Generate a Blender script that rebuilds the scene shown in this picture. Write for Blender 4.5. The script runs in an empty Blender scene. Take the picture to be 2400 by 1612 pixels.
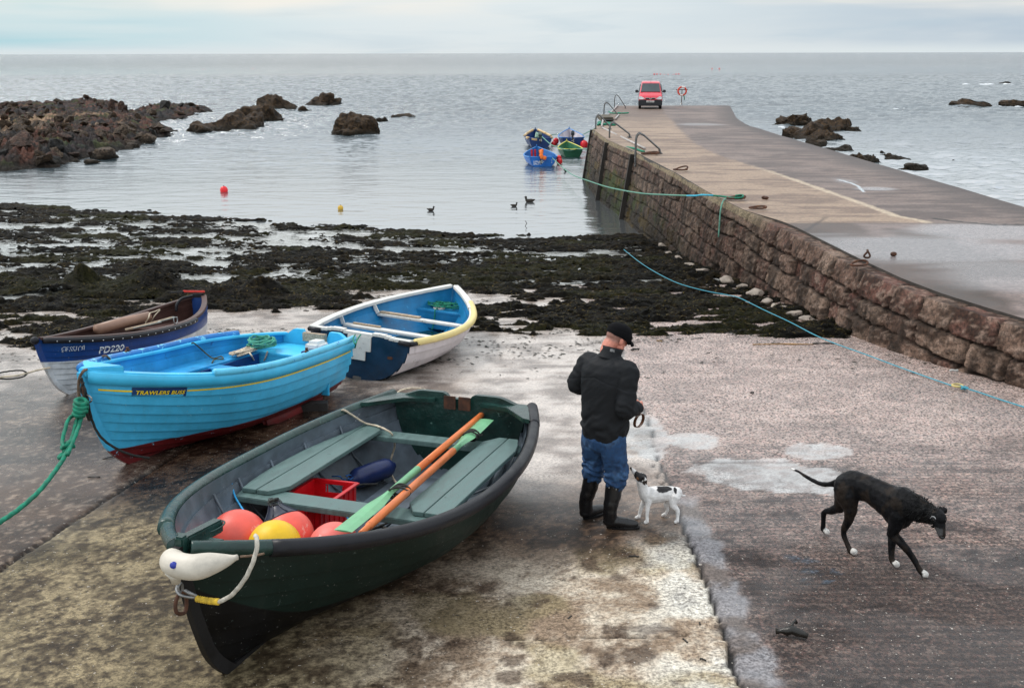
import bpy, bmesh, math, random
import numpy as np
from mathutils import Vector, Matrix, noise as mnoise
random.seed(7); RNG = np.random.default_rng(7)
S = bpy.context.scene
COL = S.collection
PI = math.pi
# ------------------------------------------------------------------ camera model (35 mm lens, 5.8 m above the sea)
FPX, TH, ROLL, CZ = 2333., math.radians(16.27), -0.0022, 5.8
def ray(px, py):
    u, v = px-1200., py-806.
    c, s = math.cos(ROLL), math.sin(ROLL)
    u, v = u*c+v*s, -u*s+v*c
    u /= FPX; v /= FPX
    return Vector((u, math.cos(TH)-v*math.sin(TH), -math.sin(TH)-v*math.cos(TH)))
def PZ(px, py, z=0.):
    d = ray(px, py); k = (z-CZ)/d.z
    return Vector((d.x*k, d.y*k, z))
def PY(px, py, Y):
    d = ray(px, py); k = Y/d.y
    return Vector((d.x*k, Y, CZ+d.z*k))
def PS(px, py, off=0.):            # on the slipway plane z = 2.6-.08y
    d = ray(px, py); k = (2.6+off-CZ)/(d.z+.08*d.y)
    return Vector((d.x*k, d.y*k, CZ+d.z*k))
def slipz(y): return 2.6-.08*y
# ------------------------------------------------------------------ noise
def _h(ix, iy, iz=0, seed=0):
    n = (ix.astype(np.int64)*374761393+iy.astype(np.int64)*668265263+np.int64(iz)*2147483647+seed*1274126177) & 0xffffffff
    n = ((n ^ (n >> 13))*1274126177) & 0xffffffff
    n = (n ^ (n >> 16)) & 0xffffff
    return n/float(0xffffff)
def vn(x, y, seed=0):
    x = np.asarray(x, float); y = np.asarray(y, float)
    ix = np.floor(x); iy = np.floor(y); fx = x-ix; fy = y-iy
    fx = fx*fx*(3-2*fx); fy = fy*fy*(3-2*fy)
    a = _h(ix, iy, 0, seed); b = _h(ix+1, iy, 0, seed); c = _h(ix, iy+1, 0, seed); d = _h(ix+1, iy+1, 0, seed)
    return (a*(1-fx)+b*fx)*(1-fy)+(c*(1-fx)+d*fx)*fy
def fbm(x, y, o=4, seed=0):
    r = 0; a = .5; t = 0
    for i in range(o):
        r = r+a*vn(x*2**i+i*17.3, y*2**i-i*9.1, seed+i); t += a; a *= .5
    return r/t
def ss(a, b, x):
    t = np.clip((x-a)/(b-a), 0, 1); return t*t*(3-2*t)
def pnoise(P, sc, o=3, seed=0):      # 3-D noise for arrays of points
    out = np.zeros(len(P)); off = Vector((seed*13.1, seed*7.7, seed*3.3))
    for i, p in enumerate(P):
        out[i] = mnoise.fractal(Vector(p)*sc+off, 1., 2., o)
    return out
def inpoly(X, Y, poly):
    ins = np.zeros(X.shape, bool); n = len(poly)
    for i in range(n):
        x1, y1 = poly[i][:2]; x2, y2 = poly[(i+1) % n][:2]
        c = ((y1 > Y) != (y2 > Y)) & (X < (x2-x1)*(Y-y1)/(y2-y1+1e-12)+x1)
        ins ^= c
    return ins
def dline(X, Y, pts):                # distance to a polyline
    d = np.full(X.shape, 1e9)
    for a, b in zip(pts[:-1], pts[1:]):
        ax, ay = a[:2]; bx, by = b[:2]; L = (bx-ax)**2+(by-ay)**2+1e-12
        t = np.clip(((X-ax)*(bx-ax)+(Y-ay)*(by-ay))/L, 0, 1)
        d = np.minimum(d, np.hypot(X-ax-t*(bx-ax), Y-ay-t*(by-ay)))
    return d
def sdpoly(X, Y, poly):              # signed distance, inside positive
    d = dline(X, Y, list(poly)+[poly[0]])
    return np.where(inpoly(X, Y, poly), d, -d)
# ------------------------------------------------------------------ objects
def tag(o, label=None, cat=None, group=None, kind=None):
    if label: o['label'] = label
    if cat: o['category'] = cat
    if group: o['group'] = group
    if kind: o['kind'] = kind
    return o
def empty(name, loc=(0, 0, 0), label=None, cat=None, group=None, rz=0., mw=None):
    o = bpy.data.objects.new(name, None); COL.objects.link(o)
    o.empty_display_size = .1
    if mw is not None: o.matrix_world = mw
    else: o.location = loc; o.rotation_euler = (0, 0, rz)
    tag(o, label, cat, group); return o
def link(name, me, m, parent=None, label=None, cat=None, group=None, kind=None, loc=None, mw=None):
    o = bpy.data.objects.new(name, me); COL.objects.link(o)
    for x in (m if isinstance(m, (list, tuple)) else [m]):
        if x is not None: me.materials.append(x)
    if parent is not None: o.parent = parent
    if loc is not None: o.location = loc
    if mw is not None: o.matrix_world = mw
    tag(o, label, cat, group, kind); return o
def npmesh(name, V, Fq, smooth=True, cols=None, attrs=None, mi=None):
    me = bpy.data.meshes.new(name)
    V = np.asarray(V, np.float32).reshape(-1, 3)
    if isinstance(Fq, np.ndarray):
        k = Fq.shape[1]; nf = len(Fq)
        me.vertices.add(len(V)); me.vertices.foreach_set('co', V.ravel())
        me.loops.add(nf*k); me.loops.foreach_set('vertex_index', Fq.astype(np.int32).ravel())
        me.polygons.add(nf); me.polygons.foreach_set('loop_start', np.arange(0, nf*k, k, dtype=np.int32))
        me.update(calc_edges=True)
    else:
        me.from_pydata([tuple(v) for v in V.tolist()], [], [tuple(f) for f in Fq])
        nf = len(me.polygons)
    me.polygons.foreach_set('use_smooth', np.full(len(me.polygons), bool(smooth)) if not isinstance(smooth, np.ndarray) else smooth)
    if mi is not None: me.polygons.foreach_set('material_index', np.asarray(mi, np.int32))
    if cols is not None:
        a = me.color_attributes.new('Col', 'FLOAT_COLOR', 'POINT')
        c = np.ones((len(V), 4), np.float32); c[:, :3] = cols; a.data.foreach_set('color', c.ravel())
    for k_, v_ in (attrs or {}).items():
        a = me.attributes.new(k_, 'FLOAT', 'POINT'); a.data.foreach_set('value', np.asarray(v_, np.float32).ravel())
    me.update(); return me
def gridfaces(nr, nc, off=0, wrap=False):
    r = np.arange(nr-1)[:, None]; c = np.arange(nc if wrap else nc-1)[None, :]
    c2 = (c+1) % nc
    a = r*nc+c; b = r*nc+c2; d = (r+1)*nc+c; e = (r+1)*nc+c2
    return np.stack([a, b, e, d], -1).reshape(-1, 4)+off
class MB:                            # collects pieces into one mesh
    def __init__(s): s.V = []; s.F = []; s.S = []; s.MI = []; s.n = 0
    def add(s, V, F, smooth=False, mi=0):
        V = [tuple(v) for v in V]
        s.V += V; s.F += [tuple(int(i)+s.n for i in f) for f in F]; s.S += [smooth]*len(F); s.MI += [mi]*len(F); s.n += len(V); return s
    def box(s, c, d, R=None, mi=0, taper=1.):
        c = Vector(c); h = Vector(d)*.5; vs = []
        for z in (-1, 1):
            k = taper if z > 0 else 1.
            for x, y in ((-1, -1), (1, -1), (1, 1), (-1, 1)):
                p = Vector((x*h.x*k, y*h.y*k, z*h.z)); p = (R @ p) if R is not None else p
                vs.append(p+c)
        return s.add(vs, [(0, 3, 2, 1), (4, 5, 6, 7), (0, 1, 5, 4), (1, 2, 6, 5), (2, 3, 7, 6), (3, 0, 4, 7)], False, mi)
    def bar(s, a, b, w, h, up=(0, 0, 1), mi=0):
        a = Vector(a); b = Vector(b); x = (b-a); L = x.length; x.normalize(); u = Vector(up)
        y = u.cross(x).normalized(); z = x.cross(y)
        R = Matrix((x, y, z)).transposed()
        return s.box((a+b)/2, (L, w, h), R, mi)
    def sweep(s, pts, r, n=8, caps=True, twist=0., lobes=0, sy=1., up=None, mi=0, smooth=True):
        pts = [Vector(p) for p in pts]; m = len(pts)
        rr = r if hasattr(r, '__len__') else [r]*m
        T = [(pts[min(i+1, m-1)]-pts[max(i-1, 0)]).normalized() for i in range(m)]
        u = Vector(up) if up is not None else (Vector((0, 0, 1)) if abs(T[0].z) < .9 else Vector((1, 0, 0)))
        N = (u-T[0]*u.dot(T[0])).normalized(); vs = []; L = 0
        for i in range(m):
            if up is not None and abs(T[i].dot(u)) < .98: N = (u-T[i]*u.dot(T[i])).normalized()
            else: N = (N-T[i]*N.dot(T[i])).normalized()
            B = T[i].cross(N)
            if i: L += (pts[i]-pts[i-1]).length
            for j in range(n):
                a = 2*PI*j/n; k = rr[i]
                if lobes: k *= .80+.20*abs(math.cos((a*lobes+L*twist)*.5))
                vs.append(pts[i]+N*(math.cos(a)*k*sy)+B*(math.sin(a)*k))
        F = gridfaces(m, n, 0, True)[:, ::-1].tolist()
        if caps:
            F += [list(range(n)), [(m-1)*n+j for j in range(n-1, -1, -1)]]
        return s.add(vs, F, smooth, mi)
    def lathe(s, prof, n=16, M=None, mi=0, smooth=True):   # prof [(r,z)]
        vs = []
        for r, z in prof:
            for j in range(n):
                p = Vector((r*math.cos(2*PI*j/n), r*math.sin(2*PI*j/n), z)); vs.append(M @ p if M is not None else p)
        m = len(prof); F = gridfaces(m, n, 0, True).tolist()+[list(range(n-1, -1, -1)), [(m-1)*n+j for j in range(n)]]
        return s.add(vs, F, smooth, mi)
    def ball(s, c, r, n=16, sc=(1, 1, 1), mi=0, M=None):
        pr = [(r*math.sin(PI*i/(n//2)+1e-4), -r*math.cos(PI*i/(n//2))) for i in range(n//2+1)]
        T = Matrix.Translation(Vector(c)) @ (M if M is not None else Matrix()) @ Matrix.Diagonal((sc[0], sc[1], sc[2], 1))
        return s.lathe(pr, n, T, mi)
    def prism(s, poly, z0, z1, M=None, mi=0):
        n = len(poly); vs = [Vector((p[0], p[1], z0)) for p in poly]+[Vector((p[0], p[1], z1)) for p in poly]
        if M is not None: vs = [M @ v for v in vs]
        return s.add(vs, [tuple(range(n-1, -1, -1)), tuple(range(n, 2*n))]+[(i, (i+1) % n, n+(i+1) % n, n+i) for i in range(n)], False, mi)
    def build(s, name, m, parent=None, bevel=0, **k):
        me = bpy.data.meshes.new(name); me.from_pydata(s.V, [], s.F)
        me.polygons.foreach_set('use_smooth', s.S); me.polygons.foreach_set('material_index', s.MI); me.update()
        if bevel:
            bm = bmesh.new(); bm.from_mesh(me)
            es = [e for e in bm.edges if len(e.link_faces) == 2 and e.calc_face_angle(0) > .6]
            bmesh.ops.bevel(bm, geom=es, offset=bevel, segments=2, affect='EDGES', clamp_overlap=True)
            bm.to_mesh(me); bm.free()
        return link(name, me, m, parent, **k)
def spline(P, n=8):                  # Catmull-Rom through points
    P = [Vector(p) for p in P]; Q = [P[0]*2-P[1]]+P+[P[-1]*2-P[-2]]; o = []
    for i in range(1, len(Q)-2):
        a, b, c, d = Q[i-1:i+3]
        for k in range(n):
            t = k/n; o.append(.5*((2*b)+(c-a)*t+(2*a-5*b+4*c-d)*t*t+(3*b-a-3*c+d)*t**3))
    o.append(P[-1]); return o
def resample(P, d):
    P = [Vector(p) for p in P]; o = [P[0]]; acc = 0
    for a, b in zip(P[:-1], P[1:]):
        L = (b-a).length; t = d-acc
        while t <= L: o.append(a.lerp(b, t/L)); t += d
        acc = L-(t-d)
    if (o[-1]-P[-1]).length > 1e-4: o.append(P[-1])
    return o
def copy_tree(o, parent=None):
    c = o.copy(); COL.objects.link(c)
    if parent is not None: c.parent = parent
    for ch in list(o.children): copy_tree(ch, c)
    return c
# ------------------------------------------------------------------ materials
class NT:
    def __init__(s, name):
        s.m = bpy.data.materials.new(name); s.m.use_nodes = True; s.t = s.m.node_tree; s.t.nodes.clear()
        s.out = s.n('ShaderNodeOutputMaterial'); s.b = s.n('ShaderNodeBsdfPrincipled'); s.l(s.b.outputs[0], s.out.inputs[0])
        s.tc = s.n('ShaderNodeTexCoord')
    def n(s, ty, **k):
        x = s.t.nodes.new(ty)
        for a, b in k.items(): setattr(x, a, b)
        return x
    def l(s, a, b): s.t.links.new(a, b)
    def setin(s, node, i, v):
        if hasattr(v, 'is_linked') or hasattr(v, 'links'): s.l(v, node.inputs[i])
        else: node.inputs[i].default_value = v
    def mapping(s, co, scale=(1, 1, 1), rot=(0, 0, 0)):
        m = s.n('ShaderNodeMapping'); s.l(co, m.inputs[0]); m.inputs['Scale'].default_value = scale; m.inputs['Rotation'].default_value = rot
        return m.outputs[0]
    def noise(s, scale, detail=4, rough=.55, co=None, dist=0., out='Fac'):
        x = s.n('ShaderNodeTexNoise'); s.l(co if co is not None else s.tc.outputs['Object'], x.inputs['Vector'])
        x.inputs['Scale'].default_value = scale; x.inputs['Detail'].default_value = detail; x.inputs['Roughness'].default_value = rough; x.inputs['Distortion'].default_value = dist
        return x.outputs[out]
    def vor(s, scale, co=None, feat='F1', out='Distance'):
        x = s.n('ShaderNodeTexVoronoi', feature=feat); s.l(co if co is not None else s.tc.outputs['Object'], x.inputs['Vector']); x.inputs['Scale'].default_value = scale
        return x.outputs[out]
    def math(s, op, a, b=0., c=0., clamp=False):
        x = s.n('ShaderNodeMath', operation=op, use_clamp=clamp)
        s.setin(x, 0, a); s.setin(x, 1, b); s.setin(x, 2, c); return x.outputs[0]
    def ramp(s, f, lo, hi, a=0., b=1.):
        x = s.n('ShaderNodeMapRange', interpolation_type='SMOOTHSTEP'); s.setin(x, 0, f); x.inputs[1].default_value = lo; x.inputs[2].default_value = hi
        x.inputs[3].default_value = a; x.inputs[4].default_value = b; return x.outputs[0]
    def mix(s, f, a, b, mode='MIX'):
        x = s.n('ShaderNodeMix', data_type='RGBA', blend_type=mode); s.setin(x, 0, f)
        s.setin(x, 6, (*a, 1) if isinstance(a, tuple) and len(a) == 3 else a); s.setin(x, 7, (*b, 1) if isinstance(b, tuple) and len(b) == 3 else b)
        return x.outputs[2]
    def attr(s, name, out='Fac'):
        x = s.n('ShaderNodeAttribute', attribute_name=name); return x.outputs[out]
    def bump(s, h, strength=.3, dist=.01, prev=None):
        x = s.n('ShaderNodeBump'); x.inputs['Strength'].default_value = strength; x.inputs['Distance'].default_value = dist
        s.l(h, x.inputs['Height']);
        if prev is not None: s.l(prev, x.inputs['Normal'])
        return x.outputs[0]
    def fin(s, col, rough=.5, nrm=None, metal=0., spec=.5, ior=1.45, coat=0.):
        s.setin(s.b, 'Base Color', (*col, 1) if isinstance(col, tuple) and len(col) == 3 else col)
        s.setin(s.b, 'Roughness', rough); s.b.inputs['Metallic'].default_value = metal
        s.b.inputs['Specular IOR Level'].default_value = spec; s.b.inputs['IOR'].default_value = ior; s.b.inputs['Coat Weight'].default_value = coat
        if nrm is not None: s.l(nrm, s.b.inputs['Normal'])
        return s.m
def rgb(*h):                          # sRGB 0-255 -> linear
    return tuple((c/255/12.92 if c/255 < .04045 else ((c/255+.055)/1.055)**2.4) for c in h)
def mat(name, col, rough=.5, var=.25, scale=8, bump=.15, bscale=60, bdist=.004, metal=0., spec=.5, chip=None, col2=None, coat=0., attr=False, stretch=(1, 1, 1), speck=None, grime=0.):
    t = NT(name); co = t.mapping(t.tc.outputs['Object'], stretch)
    base = t.attr('Col', 'Color') if attr else (*col, 1)
    n1 = t.noise(scale, 5, .6, co)
    lo = t.mix(1., base, (1-var,)*3, 'MULTIPLY'); hi = t.mix(1., base, (1+var,)*3, 'MULTIPLY')
    c = t.mix(t.ramp(n1, .3, .7), lo, hi)
    if col2 is not None: c = t.mix(t.ramp(t.noise(scale*.6, 6, .65, co, .4), .48, .62), c, col2)
    if grime:
        c = t.mix(t.ramp(t.noise(scale*.35, 7, .7), .45, .75, 0, grime), c, (.05, .042, .035))
    if speck is not None: c = t.mix(t.ramp(t.noise(speck[1], 3, .7), speck[2], speck[2]+.04), c, speck[0])
    rr = t.ramp(n1, .3, .7, rough*.8, min(1, rough*1.25))
    h = t.noise(bscale, 5, .65, co); nm = t.bump(h, bump, bdist)
    if chip is not None:
        cn = t.noise(chip[1], 8, .72); k = t.ramp(cn, chip[2], chip[2]+.03); c = t.mix(k, c, chip[0]); nm = t.bump(k, .4, .002, nm)
    return t.fin(c, rr, nm, metal, spec, coat=coat)
# ------------------------------------------------------------------ camera, world, light
cd = bpy.data.cameras.new('camera'); cam = bpy.data.objects.new('camera', cd); COL.objects.link(cam)
cam.location = (0, 0, CZ); cam.matrix_world = Matrix.Translation((0, 0, CZ)) @ Matrix.Rotation(PI/2-TH, 4, 'X') @ Matrix.Rotation(ROLL, 4, 'Z')
cd.sensor_width = 36; cd.lens = 36*FPX/2400; cd.clip_start = .1; cd.clip_end = 60000
S.camera = cam
S.view_settings.view_transform = 'Standard'; S.view_settings.look = 'None'; S.view_settings.exposure = .22; S.view_settings.gamma = 1
S.cycles.max_bounces = 6; S.cycles.use_denoising = True
try: S.cycles.denoiser = 'OPENIMAGEDENOISE'
except Exception: pass
SUN_EL, SUN_AZ = math.radians(52), math.radians(-60)     # azimuth measured from +Y towards +X
w = bpy.data.worlds.new('World'); S.world = w; w.use_nodes = True; t = w.node_tree; t.nodes.clear()
def wn(ty, **k):
    x = t.nodes.new(ty)
    for a, b in k.items(): setattr(x, a, b)
    return x
def wl(a, b): t.links.new(a, b)
def wr(f, lo, hi, a=0., b=1.):
    x = wn('ShaderNodeMapRange', interpolation_type='SMOOTHSTEP'); wl(f, x.inputs[0]); x.inputs[1].default_value = lo; x.inputs[2].default_value = hi; x.inputs[3].default_value = a; x.inputs[4].default_value = b; return x.outputs[0]
def wm(f, a, b):
    x = wn('ShaderNodeMix', data_type='RGBA')
    for i, v in ((0, f), (6, a), (7, b)):
        if hasattr(v, 'links'): wl(v, x.inputs[i])
        else: x.inputs[i].default_value = v if not isinstance(v, tuple) else (*v, 1)
    return x.outputs[2]
tc = wn('ShaderNodeTexCoord'); sp = wn('ShaderNodeSeparateXYZ'); wl(tc.outputs['Generated'], sp.inputs[0])
sky = wn('ShaderNodeTexSky', sky_type='NISHITA'); sky.sun_disc = False; sky.sun_elevation = SUN_EL; sky.sun_rotation = SUN_AZ; sky.air_density = 1.; sky.dust_density = 3.
mp = wn('ShaderNodeMapping'); wl(tc.outputs['Generated'], mp.inputs[0]); mp.inputs['Scale'].default_value = (2.6, 2.6, 26.); mp.inputs['Location'].default_value = (1.3, 0, .4)
def wnoise(sc, det=6, dist=.3, co=None):
    x = wn('ShaderNodeTexNoise'); wl(co or mp.outputs[0], x.inputs['Vector']); x.inputs['Scale'].default_value = sc; x.inputs['Detail'].default_value = det; x.inputs['Distortion'].default_value = dist; return x.outputs[0]
el = sp.outputs['Z']; az = sp.outputs['X']
left, mid, right = rgb(168, 208, 218), rgb(216, 226, 230), rgb(178, 194, 208)
c = wm(wr(az, -.52, -.1), left, mid); c = wm(wr(az, .02, .5), c, right)
c = wm(wr(el, .0, .012), rgb(214, 224, 228), c)                      # pale band on the horizon
c = wm(wr(wnoise(1.3),   .45, .72, 0, .45), c, rgb(226, 230, 230))
c = wm(wr(wnoise(2.3, 8, .6),   .48, .75, 0, .35), c, rgb(176, 198, 212))
warm = wn('ShaderNodeMath', operation='MULTIPLY'); wl(wr(el, .026, .044), warm.inputs[0]); wl(wr(wnoise(.8, 4), .4, .6, 0, .9), warm.inputs[1])
c = wm(warm.outputs[0], c, rgb(238, 234, 226))
mp2 = wn('ShaderNodeMapping'); wl(tc.outputs['Generated'], mp2.inputs[0]); mp2.inputs['Scale'].default_value = (2, 2, 3)
hi_ = wm(wr(wnoise(1.5, 5, .3, mp2.outputs[0]), .35, .7), (.95, 1.06, 1.18), (1.45, 1.46, 1.46))
c = wm(wr(el, .05, .14), c, (.96, 1.02, 1.05))
c = wm(wr(el, .22, .75), c, hi_)                                   # bright cloud overhead
skm = wn('ShaderNodeVectorMath', operation='SCALE'); wl(sky.outputs[0], skm.inputs[0]); skm.inputs['Scale'].default_value = .10
tot = wm(.12, c, skm.outputs[0])
bg = wn('ShaderNodeBackground'); wl(tot, bg.inputs[0]); bg.inputs[1].default_value = 1.
wo = wn('ShaderNodeOutputWorld'); wl(bg.outputs[0], wo.inputs[0])
sl = bpy.data.lights.new('sun', 'SUN'); sl.energy = 1.4; sl.angle = math.radians(12); sl.color = (1, .96, .9)
so = bpy.data.objects.new('sun', sl); COL.objects.link(so); so.location = (0, 0, 60)
sd = Vector((math.sin(SUN_AZ)*math.cos(SUN_EL), math.cos(SUN_AZ)*math.cos(SUN_EL), math.sin(SUN_EL)))
so.rotation_euler = (-sd).to_track_quat('-Z', 'Y').to_euler()
# ------------------------------------------------------------------ shared ground tools
def fan(y0, y1, n, s0, s1, m, pw=1.):  # rows spaced by distance, columns as slopes
    r = y0*(y1/y0)**(np.linspace(0, 1, n)); sl_ = np.linspace(s0, s1, m)
    Y = np.repeat(r[:, None], m, 1); X = sl_[None, :]*(r[:, None]+1.2)
    return X, Y
SHORE = lambda X: 32.3+np.maximum(0, -X)*.37
def fore_z(X, Y):
    return np.where(Y < 17, 2.6-.08*Y, 1.24-(Y-17)*1.24/(SHORE(X)-17))
mixc = lambda a, b, f: a*(1-f[..., None])+b*f[..., None]
C = lambda *h: np.array(rgb(*h))
# ---- slipway
X, Y = fan(1.2, 21.5, 640, -1.25, 1.25, 620)
Wl = [PS(*p) for p in ((1390, 735), (1415, 775), (1452, 815), (1470, 850), (1488, 905), (1512, 965), (1528, 1010), (1534, 1062), (1562, 1108), (1590, 1190), (1612, 1260), (1640, 1330), (1668, 1405), (1700, 1480), (1735, 1600), (1765, 1700))]
wob = (fbm(X*3, Y*3, 3, 5)-.5)*.05
dj = dline(X+wob, Y, Wl)
# which side of the joint
jx = np.interp(-Y, [-p.y for p in Wl], [p.x for p in Wl]); right_side = ss(-.02, .02, X+wob-jx)
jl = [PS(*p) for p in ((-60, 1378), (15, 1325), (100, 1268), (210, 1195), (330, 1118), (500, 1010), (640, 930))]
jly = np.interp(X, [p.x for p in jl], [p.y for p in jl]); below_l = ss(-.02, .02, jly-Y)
djl = dline(X+wob*.5, Y, jl)
wide = fbm(X*.7+3, Y*.7, 6, 11); med = fbm(X*3.4, Y*3.4, 6, 21); fine = fbm(X*11, Y*11, 4, 31); streak = fbm(X*1.6+Y*.3, Y*6, 5, 41); fsp = fbm(X*26, Y*26, 2, 37)
base = np.zeros(X.shape+(3,)); base[:] = C(90, 73, 62)
base = mixc(base, C(56, 43, 35), ss(.42, .58, wide*.5+med*.3+fsp*.2)*.85); base = mixc(base, C(150, 132, 116), ss(.60, .70, fsp)*.5)
sp2 = fsp*.45+med*.35+wide*.2
tan_ = mixc(C(132, 118, 92)*np.ones(X.shape+(3,)), C(64, 51, 38), ss(.36, .62, sp2)*.9); tan_ = mixc(tan_, C(84, 74, 54), ss(.52, .74, fbm(X*1.7, Y*1.7, 6, 51))*.5)
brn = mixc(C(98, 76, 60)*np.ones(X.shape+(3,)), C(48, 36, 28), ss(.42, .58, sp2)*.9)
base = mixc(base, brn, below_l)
base = mixc(base, tan_, below_l*ss(.7, -.9, X+.35*(Y-6.5)+(wide-.5)*3+.9)*ss(8.6, 7.4, Y))
# cream strip left of the joint, towards the camera
cr = ss(-3.0, -.9, X-jx+(wide-.5)*1.5)*ss(7.35, 6.3, Y+(wide-.5)*2.2)*(1-right_side)
crc = mixc(C(174, 163, 148)*np.ones(X.shape+(3,)), C(120, 100, 82), ss(.40, .62, med*.45+wide*.35+fsp*.2)*.9)
crc = mixc(crc, C(126, 114, 84), ss(.56, .66, fbm(X*1.3+9, Y*1.3, 4, 61))*.55); crc = mixc(crc, C(74, 58, 48), ss(.62, .70, fbm(X*5, Y*5, 3, 71))*.7)
base = mixc(base, crc, cr)
nearj = ss(.60, .1, jx-X+(med-.5)*.6)*(1-right_side)*ss(8, 6.8, Y); base = mixc(base, C(176, 176, 172), nearj*.5*ss(.6, .45, med))
# paler, pinker concrete beyond the boats
far = ss(7.4, 9.4, Y+(wide-.5)*1.8); pink = C(178, 166, 158)*np.ones(X.shape+(3,)); pink = mixc(pink, C(132, 116, 106), ss(.42, .64, streak*.5+med*.5)*.8)
base = mixc(base, pink, far*(1-right_side)*ss(-1.9, .2, X+(wide-.5)*2)*.95)
base = mixc(base, pink, ss(10.8, 13.5, Y)*(1-right_side)*.8)
# right hand side: coarse brushed aggregate
agg = C(124, 110, 104)*np.ones(X.shape+(3,)); agg = mixc(agg, C(62, 50, 47), ss(.44, .58, streak*.45+wide*.4+fsp*.15)*.85); agg = mixc(agg, C(150, 136, 128), ss(.52, .66, fine)*.55)
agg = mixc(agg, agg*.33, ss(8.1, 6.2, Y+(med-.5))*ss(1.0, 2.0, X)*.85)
agg = mixc(agg, C(178, 166, 160), ss(8.0, 11, Y+(wide-.5)*3)*.65)
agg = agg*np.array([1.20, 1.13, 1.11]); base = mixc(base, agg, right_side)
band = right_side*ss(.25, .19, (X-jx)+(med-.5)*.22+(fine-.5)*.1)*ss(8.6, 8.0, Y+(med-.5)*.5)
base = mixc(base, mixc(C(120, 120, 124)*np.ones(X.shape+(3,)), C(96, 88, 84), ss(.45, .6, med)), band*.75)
def blob(cx, cy, rx, ry, k=.35):
    a = PS(cx, cy); b = PS(cx+rx, cy); c_ = PS(cx, cy-ry); e = np.hypot((X-a.x)/(b.x-a.x), (Y-a.y)/(c_.y-a.y))
    return ss(1.06, .96, e+(med-.5)*k+(fine-.5)*.12)
wetp = ss(.25, .8, np.maximum.reduce([blob(1620, 1032, 60, 18, .7), blob(1760, 1108, 150, 36, 1.1), blob(1870, 1120, 140, 30, 1.2), blob(1915, 1056, 72, 17, 1.0), blob(1500, 1010, 60, 50, .5), blob(1450, 985, 60, 60, .9)])+(fine-.5)*.6)
base = mixc(base, C(160, 160, 160), wetp*(.35+.4*ss(.4, .6, fine)))
stain = blob(1890, 1330, 60, 30, 1.6)*ss(.45, .55, fine); base = mixc(base, C(70, 84, 98), stain*.8)
# joints, cracks
crk = ss(.026, .010, dj+(fine-.5)*.03)*ss(.2, .4, fbm(X*2, Y*2, 2, 77)+ss(10, 8, Y)*.5); crk = np.maximum(crk, ss(.026, .010, djl+(fine-.5)*.014))
ck2 = [PS(*p) for p in ((1180, 1498), (1300, 1497), (1420, 1490), (1540, 1492), (1620, 1484), (1695, 1486))]; crk = np.maximum(crk, .7*ss(.010, .004, dline(X, Y+(fine-.5)*.05, ck2)))
ck3 = [PS(*p) for p in ((1640, 1081), (1800, 1080), (2100, 1082), (2420, 1084))]; crk = np.maximum(crk, .5*ss(.014, .006, dline(X, Y, ck3)))
pad = [PS(*p) for p in ((1530, 1085), (1560, 1150), (1572, 1140), (1545, 1082))]; crk = np.maximum(crk, .8*ss(.016, .006, dline(X+(fine-.5)*.06, Y, pad)))
Z = slipz(Y)+(wide-.5)*.02-crk*.03+(med-.5)*.006-wetp*.003
Z = Z-.004*right_side
groove = (np.sin((Y+(med-.5)*.12)*2*PI/.085)*.5+.5)*right_side*ss(.28, .5, fbm(X*.9+5, Y*2, 3, 91)+.12)*(1-wetp)*(1-band)*ss(11.5, 9, Y)
Z = Z-groove*.006
base = base*(1-.88*crk[..., None])*(1-.42*groove[..., None])
wet = np.clip(.12+.85*ss(6.6, 9.8, Y+(wide-.5)*3.4)+.35*ss(.45, .6, fbm(X*1.1, Y*1.6, 4, 81))*right_side-.5*cr, 0, 1)
wet = np.maximum(wet, wetp*.75); wet = np.maximum(wet, ss(11.5, 14, Y))
base *= (1-.28*wet*ss(.3, .7, med))[..., None]
lum = base.mean(-1, keepdims=True); base = base*np.clip(lum/.20, .05, 1.15)**.40*1.30*np.array([.97, 1., 1.0])
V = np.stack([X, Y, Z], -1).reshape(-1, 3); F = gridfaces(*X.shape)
cen = V[F].mean(1); keep = cen[:, 0] < 7.4+.35*np.maximum(0, 13-cen[:, 1])
F = F[keep]
t = NT('slipway_concrete'); co = t.tc.outputs['Object']; cc = t.attr('Col', 'Color'); rg = t.attr('coarse'); wt = t.attr('wet')
g1 = t.noise(38, 8, .78); g2 = t.vor(85); g3 = t.noise(120, 3, .6)
cg = t.mix(t.ramp(g1, .38, .62), t.mix(1., cc, (.34, .32, .32), 'MULTIPLY'), t.mix(1., cc, (1.6, 1.57, 1.54), 'MULTIPLY')); gm = t.math('MULTIPLY', t.math('SUBTRACT', 1., t.math('MULTIPLY', wt, .45)), t.ramp(t.noise(1.7, 5, .6), .35, .65, .6, 1.)); cc = t.mix(gm, cc, cg)
pebc = t.n('ShaderNodeTexVoronoi'); t.l(co, pebc.inputs['Vector']); pebc.inputs['Scale'].default_value = 55
peb = t.mix(1., pebc.outputs['Color'], (.8, .68, .62), 'MULTIPLY')
hs = t.n('ShaderNodeSeparateColor'); t.l(pebc.outputs['Color'], hs.inputs[0])
cc = t.mix(t.math('MULTIPLY', t.ramp(hs.outputs[0], .6, .75, 0, .45), rg), cc, t.mix(1., cc, t.mix(.4, (2.4, 2.1, 1.95), peb), 'MULTIPLY'))
cc = t.mix(t.math('MULTIPLY', t.ramp(hs.outputs[1], .62, .7, 0, .75), rg), cc, (.03, .025, .025))
cc = t.mix(t.ramp(t.noise(44, 2, .5), .70, .73, 0, .8), cc, (.55, .5, .44))
cc = t.mix(t.ramp(t.noise(19, 4, .7), .66, .72, 0, .8), cc, (.03, .028, .022))
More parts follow.
